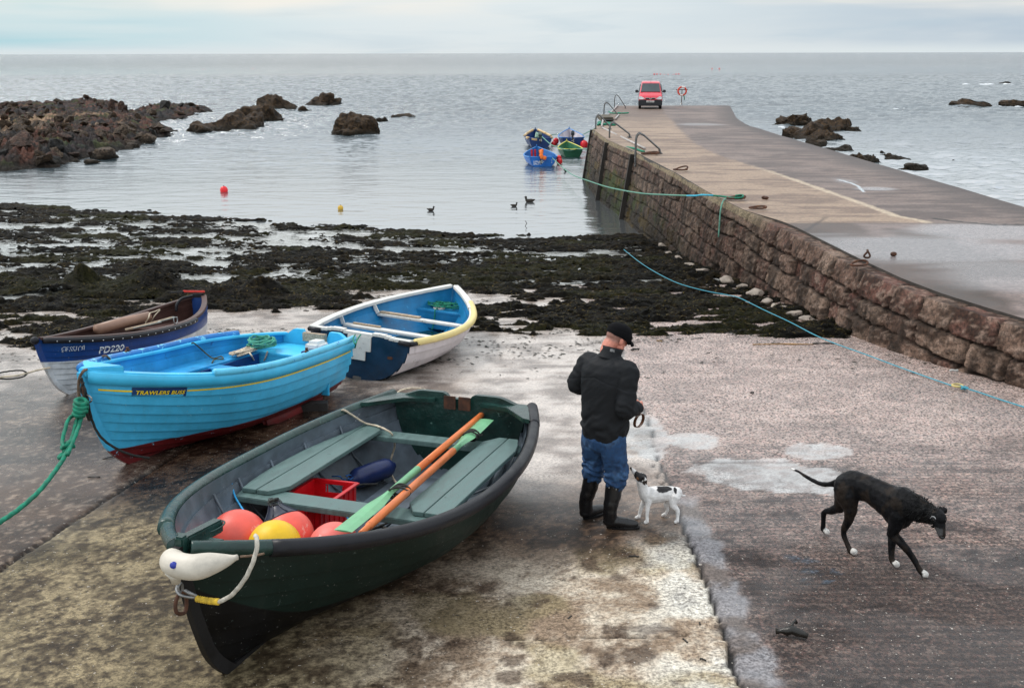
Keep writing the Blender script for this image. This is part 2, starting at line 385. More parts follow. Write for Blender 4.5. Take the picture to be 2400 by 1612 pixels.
hh = t.math('ADD', t.math('MULTIPLY', g1, .6), t.math('MULTIPLY', g3, .35)); hh = t.math('ADD', hh, t.math('MULTIPLY', t.math('MULTIPLY', g2, rg), 1.2))
nm = t.bump(hh, .5, .012)
rr = t.math('SUBTRACT', .60, t.math('MULTIPLY', wt, .42)); rr = t.math('ADD', rr, t.math('MULTIPLY', t.math('SUBTRACT', g1, .5), .35), clamp=True)
slip_m = t.fin(cc, rr, nm, spec=.5, ior=1.5); t.l(t.math('ADD', .10, t.math('MULTIPLY', wt, .62)), t.b.inputs['Specular IOR Level'])
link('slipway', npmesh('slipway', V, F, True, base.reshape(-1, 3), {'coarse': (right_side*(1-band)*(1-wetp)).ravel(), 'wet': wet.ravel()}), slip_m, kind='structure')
# ---- foreshore: wet sand and standing water under the weed
X, Y = fan(14., 60., 260, -1.2, .6, 260); Z = fore_z(X, Y)-.03
Z = Z-np.clip(Y-SHORE(X)-3, 0, 99)*.04+(fbm(X*.6, Y*1.4, 3, 3)-.5)*.04
t = NT('wet_sand'); n1 = t.noise(1.3, 6, .65); co2 = t.mapping(t.tc.outputs['Object'], (1, 3.2, 1))
c1 = t.mix(t.ramp(n1, .35, .65), rgb(150, 150, 146), rgb(190, 192, 190)); c1 = t.mix(t.ramp(t.noise(3.5, 6, .7, co2), .47, .6, 0, .8), c1, rgb(104, 104, 92)); c1 = t.mix(t.ramp(t.noise(16, 5, .7, co2), .55, .62, 0, .85), c1, rgb(40, 42, 36))
sand_m = t.fin(c1, t.ramp(n1, .3, .7, .08, .28), t.bump(t.noise(9, 5, .6, co2), .25, .02), spec=1., ior=1.6)
link('foreshore', npmesh('foreshore', np.stack([X, Y, Z], -1), gridfaces(*X.shape)), sand_m, kind='structure')
# ---- seaweed carpet
def weed_mask(X, Y):
    n = fbm(X*.55+Y*.12, Y*1.5-X*.1, 5, 101)*.52+fbm(X*2.3, Y*5.5, 5, 131)*.48
    front = 15.9+1.8*ss(-6.9, -5.7, X)*ss(-1.8, -3., X)-.9*ss(-6.0, -7.4, X)-.7*ss(3.2, 5.5, X)+(fbm(X*.8, Y*.8, 4, 141)-.5)*3.0
    dens = ss(-.9, 1.3, Y-front)                    # 0 at the concrete, 1 inside
    thr = .590-.115*dens+.030*ss(19, 26, Y)*ss(3, -2, X)-.012*ss(-3, 0, X)-.035*ss(-.5, 2.5, X)*ss(30, 26, Y)
    thr = thr+.30*ss(.5, -1.2, Y-front)+.6*ss(0, 2.5, Y-SHORE(X))
    # pale pools
    for cx, cy, rx, ry in ((1524, 692, 26, 10), (1440, 590, 40, 12), (1650, 622, 20, 9), (1290, 655, 30, 16), (700, 570, 160, 7), (1000, 572, 120, 7)):
        p = PZ(cx, cy, .5); a = PZ(cx+rx, cy, .5).x-p.x; b = PZ(cx, cy-ry, .5).y-p.y
        thr = thr+.16*ss(1.2, .5, np.hypot((X-p.x)/a, (Y-p.y)/b)+(fbm(X*1.5, Y*2, 3, 7)-.5)*.8)
    for cx, cy in ((180, 668), (330, 676), (520, 690), (620, 690)):
        p = PZ(cx, cy+10, .95); thr = thr-.25*ss(1.6, .2, np.hypot((X-p.x)/1.3, (Y-p.y)/.9))
    line = SHORE(X)-.9+(fbm(X*.3, Y*0+2, 3, 151)-.5)*1.4   # weed left along the water's edge
    thr = thr-.07*ss(.6, .1, np.abs(Y-line))
    return n-thr
X, Y = fan(12.0, 44., 900, -.78, .36, 900)
mk = weed_mask(X, Y); hgt = ss(0, .13, mk)
fz = fore_z(X, Y)
lump = np.zeros_like(X)
for cx, cy, h_, r_ in ((195, 668, .42, .45), (120, 690, .2, .6), (330, 676, .30, .9), (370, 684, .28, .6), (500, 696, .14, .8), (632, 694, .34, .4), (560, 702, .12, .7), (60, 665, .16, .5), (880, 655, .1, .6)):
    p = PZ(cx, cy+8, .98); lump += h_*np.exp(-(((X-p.x)/r_)**2+((Y-p.y)/(r_*.7))**2)*1.5)
d1 = fbm(X*3.2, Y*5, 5, 161); d2 = fbm(X*12, Y*14, 3, 171)
Z = fz-.012+hgt*(.03+.12*(np.abs(d1-.5)*2)+.06*d2)+lump*(.7+.5*d1)
wc = mixc(C(22, 19, 14)*np.ones(X.shape+(3,)), C(52, 44, 28), ss(.5, .7, d2)*.8); wc = mixc(wc, C(12, 12, 10), ss(.55, .4, d1)*.8)
wc = mixc(wc, C(50, 52, 24), ss(.55, .7, fbm(X*.5, Y*.8, 3, 181))*.45)
F = gridfaces(*X.shape); ok = (mk.ravel() > .0)[F].all(1); F = F[ok]
t = NT('seaweed'); cc = t.attr('Col', 'Color'); g = t.noise(30, 6, .75)
cc = t.mix(t.ramp(g, .35, .65), t.mix(1., cc, (.3,)*3, 'MULTIPLY'), t.mix(1., cc, (2.0, 1.9, 1.6), 'MULTIPLY'))
weed_m = t.fin(cc, t.ramp(g, .3, .7, .40, .8), t.bump(t.noise(38, 6, .8), 1., .07), spec=.12)
Vw = np.stack([X, Y, Z], -1).reshape(-1, 3); used = np.unique(F); rm = -np.ones(len(Vw), int); rm[used] = np.arange(len(used))
# fronds scattered over the carpet, joined into the same stuff
cand = RNG.choice(len(F), 60000, p=(lambda a: a/a.sum())((Vw[F[:, 0], 1]**-1.0)*(Vw[F[:, 0], 1] < 30)))
base_p = Vw[F[cand, 0]]; n_ = len(base_p); an = RNG.uniform(0, 2*PI, n_); ln = RNG.uniform(.02, .075, n_)*(1+.03*base_p[:, 1]); wd = ln*RNG.uniform(.12, .3, n_)
dx = np.stack([np.cos(an), np.sin(an), np.zeros(n_)], -1); dy = np.stack([-np.sin(an), np.cos(an), np.zeros(n_)], -1); upz = RNG.uniform(.002, .022, n_)[:, None]*np.array([0, 0, 1.])
p0 = base_p-dx*ln[:, None]*.5; p2 = base_p+dx*ln[:, None]*.5; pm = base_p+upz
fv = np.stack([p0-dy*wd[:, None]*.3, p0+dy*wd[:, None]*.3, pm+dy*wd[:, None]*.5, pm-dy*wd[:, None]*.5, p2+dy*wd[:, None]*.2, p2-dy*wd[:, None]*.2], 1).reshape(-1, 3)
k = np.arange(n_)[:, None]*6; ff = np.concatenate([k+np.array([0, 1, 2, 3]), k+np.array([3, 2, 4, 5])])
fcol = np.repeat(np.where(RNG.random((n_, 1)) < .10, C(96, 84, 50), np.where(RNG.random((n_, 1)) < .3, C(50, 48, 30), C(16, 15, 13))), 6, 0)
Va = np.concatenate([Vw[used], fv]); Fa = np.concatenate([rm[F], ff+len(used)]); Ca = np.concatenate([wc.reshape(-1, 3)[used], fcol])
link('seaweed', npmesh('seaweed', Va, Fa, np.concatenate([np.ones(len(F), bool), np.zeros(len(ff), bool)]), Ca), weed_m, label='dark brown and green seaweed carpet with pale pools between slipway and water', cat='seaweed', kind='stuff')
xl_guess = lambda y: float(np.interp(y, [6.5, 10.6, 12.7, 14.3, 16.7, 20, 24], [8.1, 7.25, 6.67, 6.1, 5.75, 5.5, 5.2]))
# ---- scraps of weed and grit lying loose on the concrete
nb = 0; vs = []; fs = []; nn = 0; tries = 0
while nb < 1900 and tries < 40000:
    tries += 1
    if tries % 7: yy = 12.4+4.0*random.random()**.42
    else: yy = random.uniform(5.4, 13)
    xx = random.uniform(-.56, .5)*(yy+1.2)
    if xx > xl_guess(yy)-.3 or float(fbm(np.array(xx*1.3), np.array(yy*1.7), 3, 801)) < (.53 if tries % 7 else .60): continue
    near_ = tries % 7 == 0; L = random.uniform(.006, .018) if near_ else random.uniform(.008, .05)*random.choice((.5, 1, 1)); a = random.gauss(0, .6); z = slipz(yy)+.006; el_ = random.uniform(.2, .45)
    k = 8; ring = [(xx+math.cos(a)*math.cos(q)*L*(r_ := random.uniform(.5, 1.3))-math.sin(a)*math.sin(q)*L*el_*r_, yy+math.sin(a)*math.cos(q)*L*r_+math.cos(a)*math.sin(q)*L*el_*r_, z) for q in [2*PI*j/k for j in range(k)]]
    vs += ring+[(xx, yy, z+L*.22)]; fs += [(nn+j, nn+(j+1) % k, nn+k) for j in range(k)]; nn += k+1; nb += 1
me = bpy.data.meshes.new('loose_weed'); me.from_pydata(vs, [], fs)
link('loose_weed', me, mat('loose_weed', (.018, .018, .012), .6), label='small dark scraps of weed and grit strewn over the wet slipway', cat='seaweed scraps', kind='stuff')
# ---- sea
t = NT('sea_water'); co = t.tc.outputs['Object']
sx = t.n('ShaderNodeSeparateXYZ'); t.l(co, sx.inputs[0])
a2 = t.noise(1., 4, .6, t.mapping(co, (2.2, 6., 1), (0, 0, -.1)))
a4 = t.noise(1., 6, .7, t.mapping(co, (.20, .5, 1), (0, 0, .05)), .4)
a3 = t.noise(1., 4, .5, t.mapping(co, (.03, .12, 1), (0, 0, .2)), .5)
h = t.math('ADD', t.math('MULTIPLY', a2, t.ramp(sx.outputs[1], 36, 110, .006, .16)), t.math('MULTIPLY', a4, t.ramp(sx.outputs[1], 120, 700, .0, 4.0)))
nm = t.bump(h, 1., 1.)
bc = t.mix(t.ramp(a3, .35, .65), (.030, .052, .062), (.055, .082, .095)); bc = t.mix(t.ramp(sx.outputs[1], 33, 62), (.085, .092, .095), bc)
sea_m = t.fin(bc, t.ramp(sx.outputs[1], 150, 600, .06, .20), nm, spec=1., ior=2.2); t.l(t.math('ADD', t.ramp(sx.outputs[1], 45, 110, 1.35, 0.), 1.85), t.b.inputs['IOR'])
def seaz(X, Y):
    pl_ = np.where(X > 9.5, 1., 0.); A = np.maximum(ss(44, 95, Y), pl_*.75)
    w1 = fbm(X*.16+Y*.05, Y*.50, 3, 601)-.5; w2 = fbm(X*.55-Y*.1, Y*1.45, 3, 611)-.5; w3 = fbm(X*1.5+Y*.2, Y*3.6, 2, 621)-.5; w4 = 1-np.abs(fbm(X*.32+Y*.09, Y*.9, 3, 631)*2-1)
    return A*(w1*.32+w2*.40+w3*.17+(w4-.6)*.26*ss(60, 110, Y))+(1-A)*(w2*.034+w3*.020+w1*.03*ss(34, 50, Y))
X, Y = fan(27., 330., 1000, -.64, .66, 760); Z = seaz(X, Y)*ss(330, 250, Y)
edge = (np.arange(760) == 0) | (np.arange(760) == 759)
V = np.stack([X, Y, Z], -1); nr_, nc_ = X.shape; Fs = gridfaces(nr_, nc_); Vs = V.reshape(-1, 3)
far_ = []; 
yl = [330., 600, 1200, 3000, 9000, 50000]; b0 = len(Vs); rowN = np.arange((nr_-1)*nc_, nr_*nc_); prev = rowN[::23]; prev = np.append(prev, rowN[-1]) if prev[-1] != rowN[-1] else prev; fx = []; ex = []
sc_ = Vs[prev]; 
for y in yl[1:]:
    ex.append(np.stack([sc_[:, 0]*(y+1.2)/(331.2), np.full(len(prev), y), 0*sc_[:, 0]], -1)); idx = np.arange(len(prev))+b0; b0 += len(prev)
    fx.append(np.stack([prev[:-1], prev[1:], idx[1:], idx[:-1]], -1)); prev = idx
# side skirts so that the water runs on beyond both sides of the view
col0 = np.arange(0, nr_*nc_, nc_)[::20]; colN = col0+nc_-1
for cI, sg in ((col0, -1), (colN, 1)):
    q = Vs[cI].copy(); q[:, 0] = sg*(q[:, 1]*9+400); q[:, 2] = 0; ex.append(q); idx = np.arange(len(cI))+b0; b0 += len(cI); f_q = np.stack([cI[:-1], cI[1:], idx[1:], idx[:-1]], -1); fx.append(f_q[:, ::-1] if sg > 0 else f_q)
Vs = np.concatenate([Vs]+ex); Fs = np.concatenate([Fs]+fx)
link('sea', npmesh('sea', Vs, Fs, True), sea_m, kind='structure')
# ------------------------------------------------------------------ pier
def deckz(Y): return np.where(np.asarray(Y) < 47, 2.4, 2.4-(np.asarray(Y)-47)*.013)
LT = [(1390, 303), (1426, 329), (1488, 356), (1585, 406), (1662, 452), (1745, 493), (1837, 534), (1986, 611), (2074, 653), (2166, 689), (2279, 725), (2385, 757)]
L_xy = [PZ(x, y, 2.4) for x, y in LT]; L_xy.append(Vector((7.25, 10.6, 2.4))); L_xy.append(Vector((8.1, 6.5, 2.4)))
L_xy = [Vector((p.x, p.y)) for p in reversed(L_xy)]          # near -> far
far_l = PZ(1450, 248, 2.03); far_r = PZ(1711, 249, 2.03)
R_xy = [Vector((11.9, 6.5)), Vector((11.7, 23)), Vector((11.6, 35)), Vector((11.5, 43)), Vector((11.6, 50)), Vector((12.6, 57)), Vector((far_r.x, far_r.y))]
def xl(Y):
    P = L_xy+[Vector((far_l.x, far_l.y))]; return np.interp(Y, [p.y for p in P], [p.x for p in P])
def xr(Y): return np.interp(Y, [p.y for p in R_xy], [p.x for p in R_xy])
pier = empty('pier', (5.5, 30, 0), 'long stone pier with brown concrete deck running out to the red van', 'pier')
par = lambda o: (setattr(o, 'parent', pier), setattr(o, 'matrix_parent_inverse', Matrix.Translation((-5.5, -30, 0))))
# harbour wall as a relief of rough granite blocks
pl = [Vector((p.x, p.y, 0)) for p in L_xy]; pl = resample(spline(pl, 10), .05); pl = [p for p in pl]
# spacing finer near the camera
keep_ = []; acc = 0
for a, b in zip(pl[:-1], pl[1:]):
    acc += .05
    if acc >= .0016*max(a.y, 8): keep_.append(a); acc = 0
pl = keep_+[pl[-1]]
n_s = len(pl); PX = np.array([p.x for p in pl]); PYY = np.array([p.y for p in pl])
tx = np.gradient(PX); ty = np.gradient(PYY); tl = np.hypot(tx, ty); tx /= tl; ty /= tl
NX, NY = -ty, tx                                             # pointing to the harbour
sarc = np.concatenate([[0], np.cumsum(np.hypot(np.diff(PX), np.diff(PYY)))])
cop = ss(22.5, 20.5, PYY)                                     # exposed coping stones near the camera
topz = 2.40-.07*cop
dn = np.concatenate([np.linspace(-.42, -.03, 9), np.linspace(0, 3.1, 96)])
Sg = np.repeat(sarc[:, None], len(dn), 1); Dg = np.repeat(dn[None, :], n_s, 0); Yg = np.repeat(PYY[:, None], len(dn), 1)
wobs = (fbm(Sg*1.1, Dg*1.6, 3, 201)-.5)*.12; wobd = (fbm(Sg*.5+9, Dg*1.4, 3, 211)-.5)*.20*ss(.1, .5, Dg)
D2 = Dg+wobd; S2 = Sg+wobs
edges = [-9, .36, .72, 1.14, 1.5, 1.92, 2.3, 2.7, 3.2]; row = np.digitize(D2, edges)-1
edist = np.full(Sg.shape, 9.); bid = np.zeros(Sg.shape, int)
for r in range(len(edges)-1):
    rs = np.random.default_rng(300+r); wds = rs.uniform(.42, 1.0 if r else 1.15, 160); cuts = np.concatenate([[0], np.cumsum(wds)])-1
    i = np.clip(np.digitize(S2, cuts)-1, 0, len(cuts)-2); m_ = row == r
    d_ = np.minimum(S2-cuts[i], cuts[i+1]-S2); lo = edges[r]; hi = edges[r+1]
    dd = np.minimum(D2-lo if r else np.full_like(D2, 9.), hi-D2)
    e = np.minimum(d_, dd); soft = -np.log(np.exp(-np.clip(d_, 0, 2)*45)+np.exp(-np.clip(dd, 0, 2)*45))/45
    edist[m_] = soft[m_]; bid[m_] = (i+r*1000)[m_]
face = ss(.0, .020, edist-.004+(fbm(Sg*9, Dg*9, 3, 281)-.5)*.035); rnd = _h(bid, bid*0+3, 0, 5); rnd2 = _h(bid, bid*0+7, 0, 9)
rough1 = fbm(Sg*5, Dg*5, 4, 221); rough2 = fbm(Sg*17, Dg*17, 3, 231)
low = ss(1.5, 2.6, Dg+.9*ss(24, 40, Yg)+(rough1-.5)*.8)
out_ = face*(.03+.05*rnd+.045*(rough1-.5)+.075*(rough2-.5))-.06*(1-face)-.12*ss(.9, 1., rnd2)*face
farw = ss(24, 36, Yg); out_ = out_*(1-.35*farw)*(.35+.65*ss(.0, .3, Dg))
vert = ss(-.02, .02, Dg); round_ = .02*np.exp(-np.abs(Dg)/.02)
OX = np.where(Dg > 0, out_*np.minimum(1, Dg/.12+.35)-round_*.4+Dg*.14, 0*Dg-0.0)
XX = PX[:, None]+NX[:, None]*OX+np.where(Dg < 0, -NX[:, None]*np.abs(Dg), 0); YY = PYY[:, None]+NY[:, None]*OX+np.where(Dg < 0, -NY[:, None]*np.abs(Dg), 0)
topb = np.where(Dg <= 0, (face*.03+(rough2-.5)*.02+(rough1-.5)*.015-.03*(1-face)), 0)*(cop[:, None]*.9+.1)
ZZ = topz[:, None]-np.maximum(Dg, 0)*.99+topb-round_*.35
ZZ = np.where((Dg <= 0) & (cop[:, None] < .5), np.minimum(ZZ, 2.392), ZZ)
wc = C(124, 98, 86)*np.ones(XX.shape+(3,)); wc = mixc(wc, C(158, 136, 120), rnd); wc = mixc(wc, C(116, 78, 70), ss(.6, .9, rnd2)*.8)
wc = mixc(wc, C(58, 44, 36), ss(.40, .60, rough1)*.8); wc = mixc(wc, C(196, 172, 156), ss(.56, .7, rough2)*.45*(1-low))
wc = mixc(wc, C(44, 38, 34), (1-ss(.0, .030, edist))*.95)
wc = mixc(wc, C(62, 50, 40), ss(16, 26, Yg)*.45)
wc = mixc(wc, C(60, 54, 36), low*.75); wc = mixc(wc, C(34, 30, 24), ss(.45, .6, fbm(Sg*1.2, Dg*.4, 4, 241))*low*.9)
grn = ss(.50, .62, fbm(Sg*.8, Dg*1.5, 4, 251))*low*ss(19, 23, Yg); wc = mixc(wc, C(72, 92, 32), grn*.8)
wc = mixc(wc, C(112, 92, 34), ss(.55, .66, fbm(Sg*1.5+4, Dg*2.5, 4, 261))*low*ss(22, 30, Yg)*.7)
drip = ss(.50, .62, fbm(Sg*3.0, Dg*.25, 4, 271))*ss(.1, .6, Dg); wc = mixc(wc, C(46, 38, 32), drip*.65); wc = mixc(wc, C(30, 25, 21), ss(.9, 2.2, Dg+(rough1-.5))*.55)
wc = wc*.78; wc = mixc(wc, C(150, 138, 112), (Dg < .14)*.65*(1-cop[:, None])*ss(.3, .5, rough1+.15))
t = NT('pier_granite'); cc = t.attr('Col', 'Color'); g = t.noise(22, 6, .75); g2 = t.noise(90, 3, .7)
cc = t.mix(t.ramp(g, .35, .65), t.mix(1., cc, (.42,)*3, 'MULTIPLY'), t.mix(1., cc, (1.55, 1.5, 1.45), 'MULTIPLY'))
cc = t.mix(t.ramp(t.noise(5, 6, .7), .5, .75, 0, .5), cc, (.035, .028, .024))
h = t.math('ADD', g, t.math('MULTIPLY', g2, .6)); gran_m = t.fin(cc, t.ramp(g, .3, .7, .5, .85), t.bump(h, 1., .03), spec=.2)
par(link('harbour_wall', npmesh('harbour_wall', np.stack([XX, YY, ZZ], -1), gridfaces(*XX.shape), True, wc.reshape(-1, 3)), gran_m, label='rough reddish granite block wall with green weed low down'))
# deck
yr = 6.5*(far_l.y/6.5)**np.linspace(0, 1, 620); u_ = np.linspace(0, 1, 190); Y = np.repeat(yr[:, None], 190, 1); U = np.repeat(u_[None, :], 620, 0)
setb = .27*ss(22.5, 20.5, Y)+.0; x0 = xl(Y)+setb; x1 = xr(Y); X = x0+(x1-x0)*U
lane = [PZ(x, y, 2.35) for x, y in ((1556, 246), (1560, 262), (1575, 280), (1592, 305), (1625, 338), (1690, 370), (1800, 405), (1900, 440), (2000, 475), (2100, 513), (2160, 523))]
lx = np.interp(Y, [p.y for p in reversed(lane)], [p.x for p in reversed(lane)])
w1 = fbm(X*.5, Y*.5, 4, 301); st = fbm(X*.55, Y*1.9, 5, 311); st2 = fbm(X*1.3, Y*6, 5, 321); fi = fbm(X*6, Y*6, 3, 331)
tanc = C(152, 130, 110)*np.ones(X.shape+(3,)); tanc = mixc(tanc, C(104, 84, 72), ss(.44, .60, st*.55+st2*.45)*.75); tanc = mixc(tanc, C(92, 76, 68), ss(48, 66, Y)*.75)
drk = C(118, 102, 94)*np.ones(X.shape+(3,)); drk = mixc(drk, C(78, 66, 62), ss(.44, .6, st2*.5+w1*.5)*.8); drk = mixc(drk, C(134, 118, 110), ss(.55, .68, st)*.5)
b = mixc(tanc, drk, ss(-.15, .15, X-lx+(fi-.5)*.3)*ss(20.2, 20.6, Y))
b = mixc(b, C(190, 172, 148), ss(.16, .03, np.abs(X-lx)+(fi-.5)*.12)*ss(33, 27, Y)*ss(20.3, 20.6, Y)*.8)
b = mixc(b, C(58, 50, 48), ss(1.5, .1, x1-X+(w1-.5)*1.5)*.75)
nearm = ss(20.7, 20.3, Y); nb_ = C(122, 106, 100)*np.ones(X.shape+(3,)); nb_ = mixc(nb_, C(70, 54, 44), ss(.48, .6, w1+.2*ss(1.6, .4, X-x0)-.1)*.85)
b = mixc(b, nb_, nearm)
def dblob(cx, cy, rx, ry):
    p = PZ(cx, cy, 2.4); q = PZ(cx+rx, cy, 2.4); r = PZ(cx, cy-ry, 2.4); return ss(1.25, .5, np.hypot((X-p.x)/(q.x-p.x), (Y-p.y)/(r.y-p.y))+(st-.5)*.9)
wet_sheen = np.maximum.reduce([dblob(2150, 580, 330, 32), dblob(2330, 545, 220, 20), dblob(2380, 650, 200, 40)*.7, dblob(2050, 442, 50, 5), dblob(1980, 425, 30, 8)*.5, dblob(1640, 290, 60, 4)*.6])
drykk = np.maximum(dblob(1930, 560, 60, 22), dblob(2230, 690, 150, 26)); b = mixc(b, C(62, 48, 38), drykk*nearm*.8)
b = mixc(b, C(150, 146, 148), wet_sheen*.5)  # wet patches: pale sky reflection mixed into the deck colour
puddle_sheen = ss(.05, .02, dline(X+(fi-.5)*.05, Y, [PZ(x, y, 2.4) for x, y in ((1965, 422), (1995, 430), (2010, 436), (2024, 450))])); b = mixc(b, C(190, 200, 205), puddle_sheen*.9)  # thin puddle, drawn in the pale tone of reflected sky
ckd = np.minimum(dline(X, Y+(fi-.5)*.2, [PZ(x, y, 2.4) for x, y in ((2190, 513), (2260, 522), (2330, 528), (2420, 527))]), 9); b = b*(1-.9*ss(.12, .03, ckd))[..., None]
b = b*(1-.55*ss(.035, .012, np.abs(Y-20.45)))[..., None]; b = b*(1-.6*ss(.05, .02, np.abs(Y-34.5))*ss(.4, .6, fi))[..., None]
b = b*(1-.5*ss(.06, .03, dline(X, Y+(fi-.5)*.1, [PZ(x, y, 2.4) for x, y in ((1935, 510), (1880, 548), (1960, 580), (1990, 605))])))[..., None]
Zd = deckz(Y)+.004+(w1-.5)*.02*ss(0, .3, X-x0)
wtd = np.clip(.15+.75*wet_sheen+.25*ss(.45, .6, w1)*nearm+puddle_sheen, 0, 1)
t = NT('pier_concrete'); cc = t.attr('Col', 'Color'); g = t.noise(14, 6, .72, t.mapping(t.tc.outputs['Object'], (1, 2.2, 1))); g3 = t.noise(60, 3, .6); wt = t.attr('wet')
cc = t.mix(t.ramp(g, .36, .66), t.mix(1., cc, (.6,)*3, 'MULTIPLY'), t.mix(1., cc, (1.32,)*3, 'MULTIPLY')); cc = t.mix(t.ramp(g3, .62, .72, 0, .5), cc, (.04, .035, .03))
deck_m = t.fin(cc, t.math('ADD', t.math('SUBTRACT', .66, t.math('MULTIPLY', wt, .44)), t.math('MULTIPLY', t.math('SUBTRACT', g, .5), .3), clamp=True), t.bump(t.math('ADD', g, t.math('MULTIPLY', g3, .4)), .4, .015))
# slab skirts on all sides
Vd = np.stack([X, Y, Zd], -1); nr, nc = X.shape; Vl = Vd.reshape(-1, 3); Fl = gridfaces(nr, nc)
par(link('deck', npmesh('deck', Vl, Fl, True, b.reshape(-1, 3), {'wet': wtd.ravel()}), deck_m))
sk = MB(); m1 = [Vector(Vd[i, 0]) for i in range(0, nr, 6)]+[Vector(Vd[-1, 0])]
for a, c_ in zip(m1[:-1], m1[1:]): sk.add([a-Vector((0, 0, .002)), c_-Vector((0, 0, .002)), c_-Vector((0, 0, .3)), a-Vector((0, 0, .3))], [(0, 1, 2, 3)])
par(sk.build('slab_edge', mat('slab_edge', (.05, .042, .036), .6, .4, 6, .5, 20)))
sw = MB(); m2 = [Vector(Vd[i, -1]) for i in range(0, nr, 10)]+[Vector(Vd[-1, -1])]; k2 = Vector(Vd[-1, 0])
cor = m2+[k2, Vector((L_xy[-1].x, L_xy[-1].y, 2.38))]
rows = []
for dz, o in ((.003, 0), (.35, .05), (1.4, .22), (4.5, .7)):
    rr_ = []
    for i, p in enumerate(cor):
        q = cor[min(i+1, len(cor)-1)]-cor[max(i-1, 0)]; n = Vector((q.y, -q.x, 0)).normalized(); rr_.append(p+n*o-Vector((0, 0, dz)))
    rows.append(rr_)
sw.add([v for r in rows for v in r], gridfaces(4, len(cor)).tolist())
par(sw.build('sea_wall', mat('sea_wall', (.07, .058, .05), .8, .5, 2, .8, 12)))
# ------------------------------------------------------------------ rocks
def rockmesh(seed, cuts=9, sub=4, rough=.08):
    cuts += 4
    rs = random.Random(seed); bm = bmesh.new(); bmesh.ops.create_icosphere(bm, subdivisions=sub, radius=1.)
    P = np.array([v.co[:] for v in bm.verts])
    for i in range(cuts):
        n = Vector((rs.gauss(0, 1), rs.gauss(0, 1), rs.gauss(.2, .8))).normalized(); d = rs.uniform(.40, .80); n_ = np.array(n); k = P@n_-d; P = P-np.maximum(k, 0)[:, None]*n_*.96
    nn_ = pnoise(P, 1.6, 4, seed); P *= (1+rough*2.0*nn_)[:, None]; nn2 = pnoise(P, 5., 3, seed+5); P *= (1+rough*.8*nn2)[:, None]
    Fc = np.array([[v.index for v in f.verts] for f in bm.faces]); bm.free(); return P, Fc
def rock_material(name, c1, c2, c3, moss=0.):
    t = NT(name); co = t.tc.outputs['Object']; n1 = t.noise(1.1, 7, .65); n2 = t.noise(7, 6, .7); v = t.vor(2.4, feat='DISTANCE_TO_EDGE', co=t.mapping(co, (1, 1, 2.2), (.3, .2, .1)))
    ge = t.n('ShaderNodeNewGeometry'); sz = t.n('ShaderNodeSeparateXYZ'); t.l(ge.outputs['Position'], sz.inputs[0])
    c = t.mix(t.ramp(n1, .38, .62), c1, c2); c = t.mix(t.ramp(n2, .48, .60, 0, .85), c, c3); c = t.mix(t.ramp(t.noise(3.1, 8, .75), .50, .60, 0, .8), c, (.012, .010, .008)); c = t.mix(t.ramp(v, .0, .05, .8, 0), c, (.012, .01, .009))
    c = t.mix(t.math('MULTIPLY', t.ramp(sz.outputs[2], .55, .1), .85), c, (.022, .018, .012))
    if moss: c = t.mix(t.ramp(t.noise(.8, 5, .7), .6, .68, 0, moss), c, (.05, .075, .02))
    nm = t.bump(t.noise(2.6, 8, .72), 1., .35); nm = t.bump(t.ramp(v, 0, .06), .7, .08, nm)
    return t.fin(c, t.ramp(n2, .3, .7, .5, .85), nm, spec=.22)
R_red = rock_material('reef_rock', (.095, .046, .034), (.050, .032, .024), (.16, .105, .075), .4)
R_tan = rock_material('tan_rock', (.15, .105, .072), (.06, .040, .028), (.24, .18, .13))
R_dark = rock_material('weedy_rock', (.070, .041, .021), (.028, .018, .011), (.125, .078, .040))
R_blk = rock_material('slate_rock', (.035, .036, .036), (.022, .02, .018), (.07, .065, .055), .3)
variants = []
for sd_ in range(9):
    P, Fc = rockmesh(sd_+20, 11, 4, .07); P[:, 2] *= .8; variants.append(npmesh('boulder', P, Fc, False))
def outcrop(pxs, label, mats=None, seed=1, n=14, jag=.12):
    """pxs: (x0, x1, ytop, ybase, share) spans in the picture of parts standing in the water; lumps are joined into one rock mass"""
    n = max(3, int(n*.62)); rs = random.Random(seed); M_ = MB(); allV = []; allF = []; off = 0; c0 = None
    for (xa, xb, yt, yb) in pxs:
        p = PZ((xa+xb)/2, yb, 0); Y0 = p.y; wd_ = (PZ(xb, yb, 0)-PZ(xa, yb, 0)).x; ht = PY((xa+xb)/2, yt, Y0+wd_*.25).z+(.3 if Y0 > 70 else .0)
        if c0 is None: c0 = Vector((p.x, Y0+wd_*.3, 0))
        for k in range(n):
            u = (k+.5)/n*2-1+rs.uniform(-.08, .08); env = max(.25, (1-abs(u)**2.2)); h_ = max(.12, ht)*env*rs.uniform(.65, 1.15); r_ = wd_/n*rs.uniform(1.9, 3.1)*max(.5, env)
            if k == n//2: h_ = ht*1.02
            P, Fc = rockmesh(seed*50+k+off, 7, 4, jag); an = rs.uniform(0, PI); ca, sa = math.cos(an), math.sin(an)
            P = P@np.array([[ca, -sa, 0], [sa, ca, 0], [0, 0, 1]]).T; P *= np.array([r_, r_*rs.uniform(.8, 1.3), h_+.25]); P += np.array([p.x+u*wd_*.5*.93, Y0+wd_*.28+rs.uniform(-.2, .25)*wd_*(1-abs(u)), -.25])
            allV.append(P); allF.append(Fc+off); off += len(P)
    V = np.concatenate(allV)-np.array(c0); return link('sea_rock', npmesh('sea_rock', V, np.concatenate(allF), False), mats or R_dark, label=label, cat='rock', loc=c0)
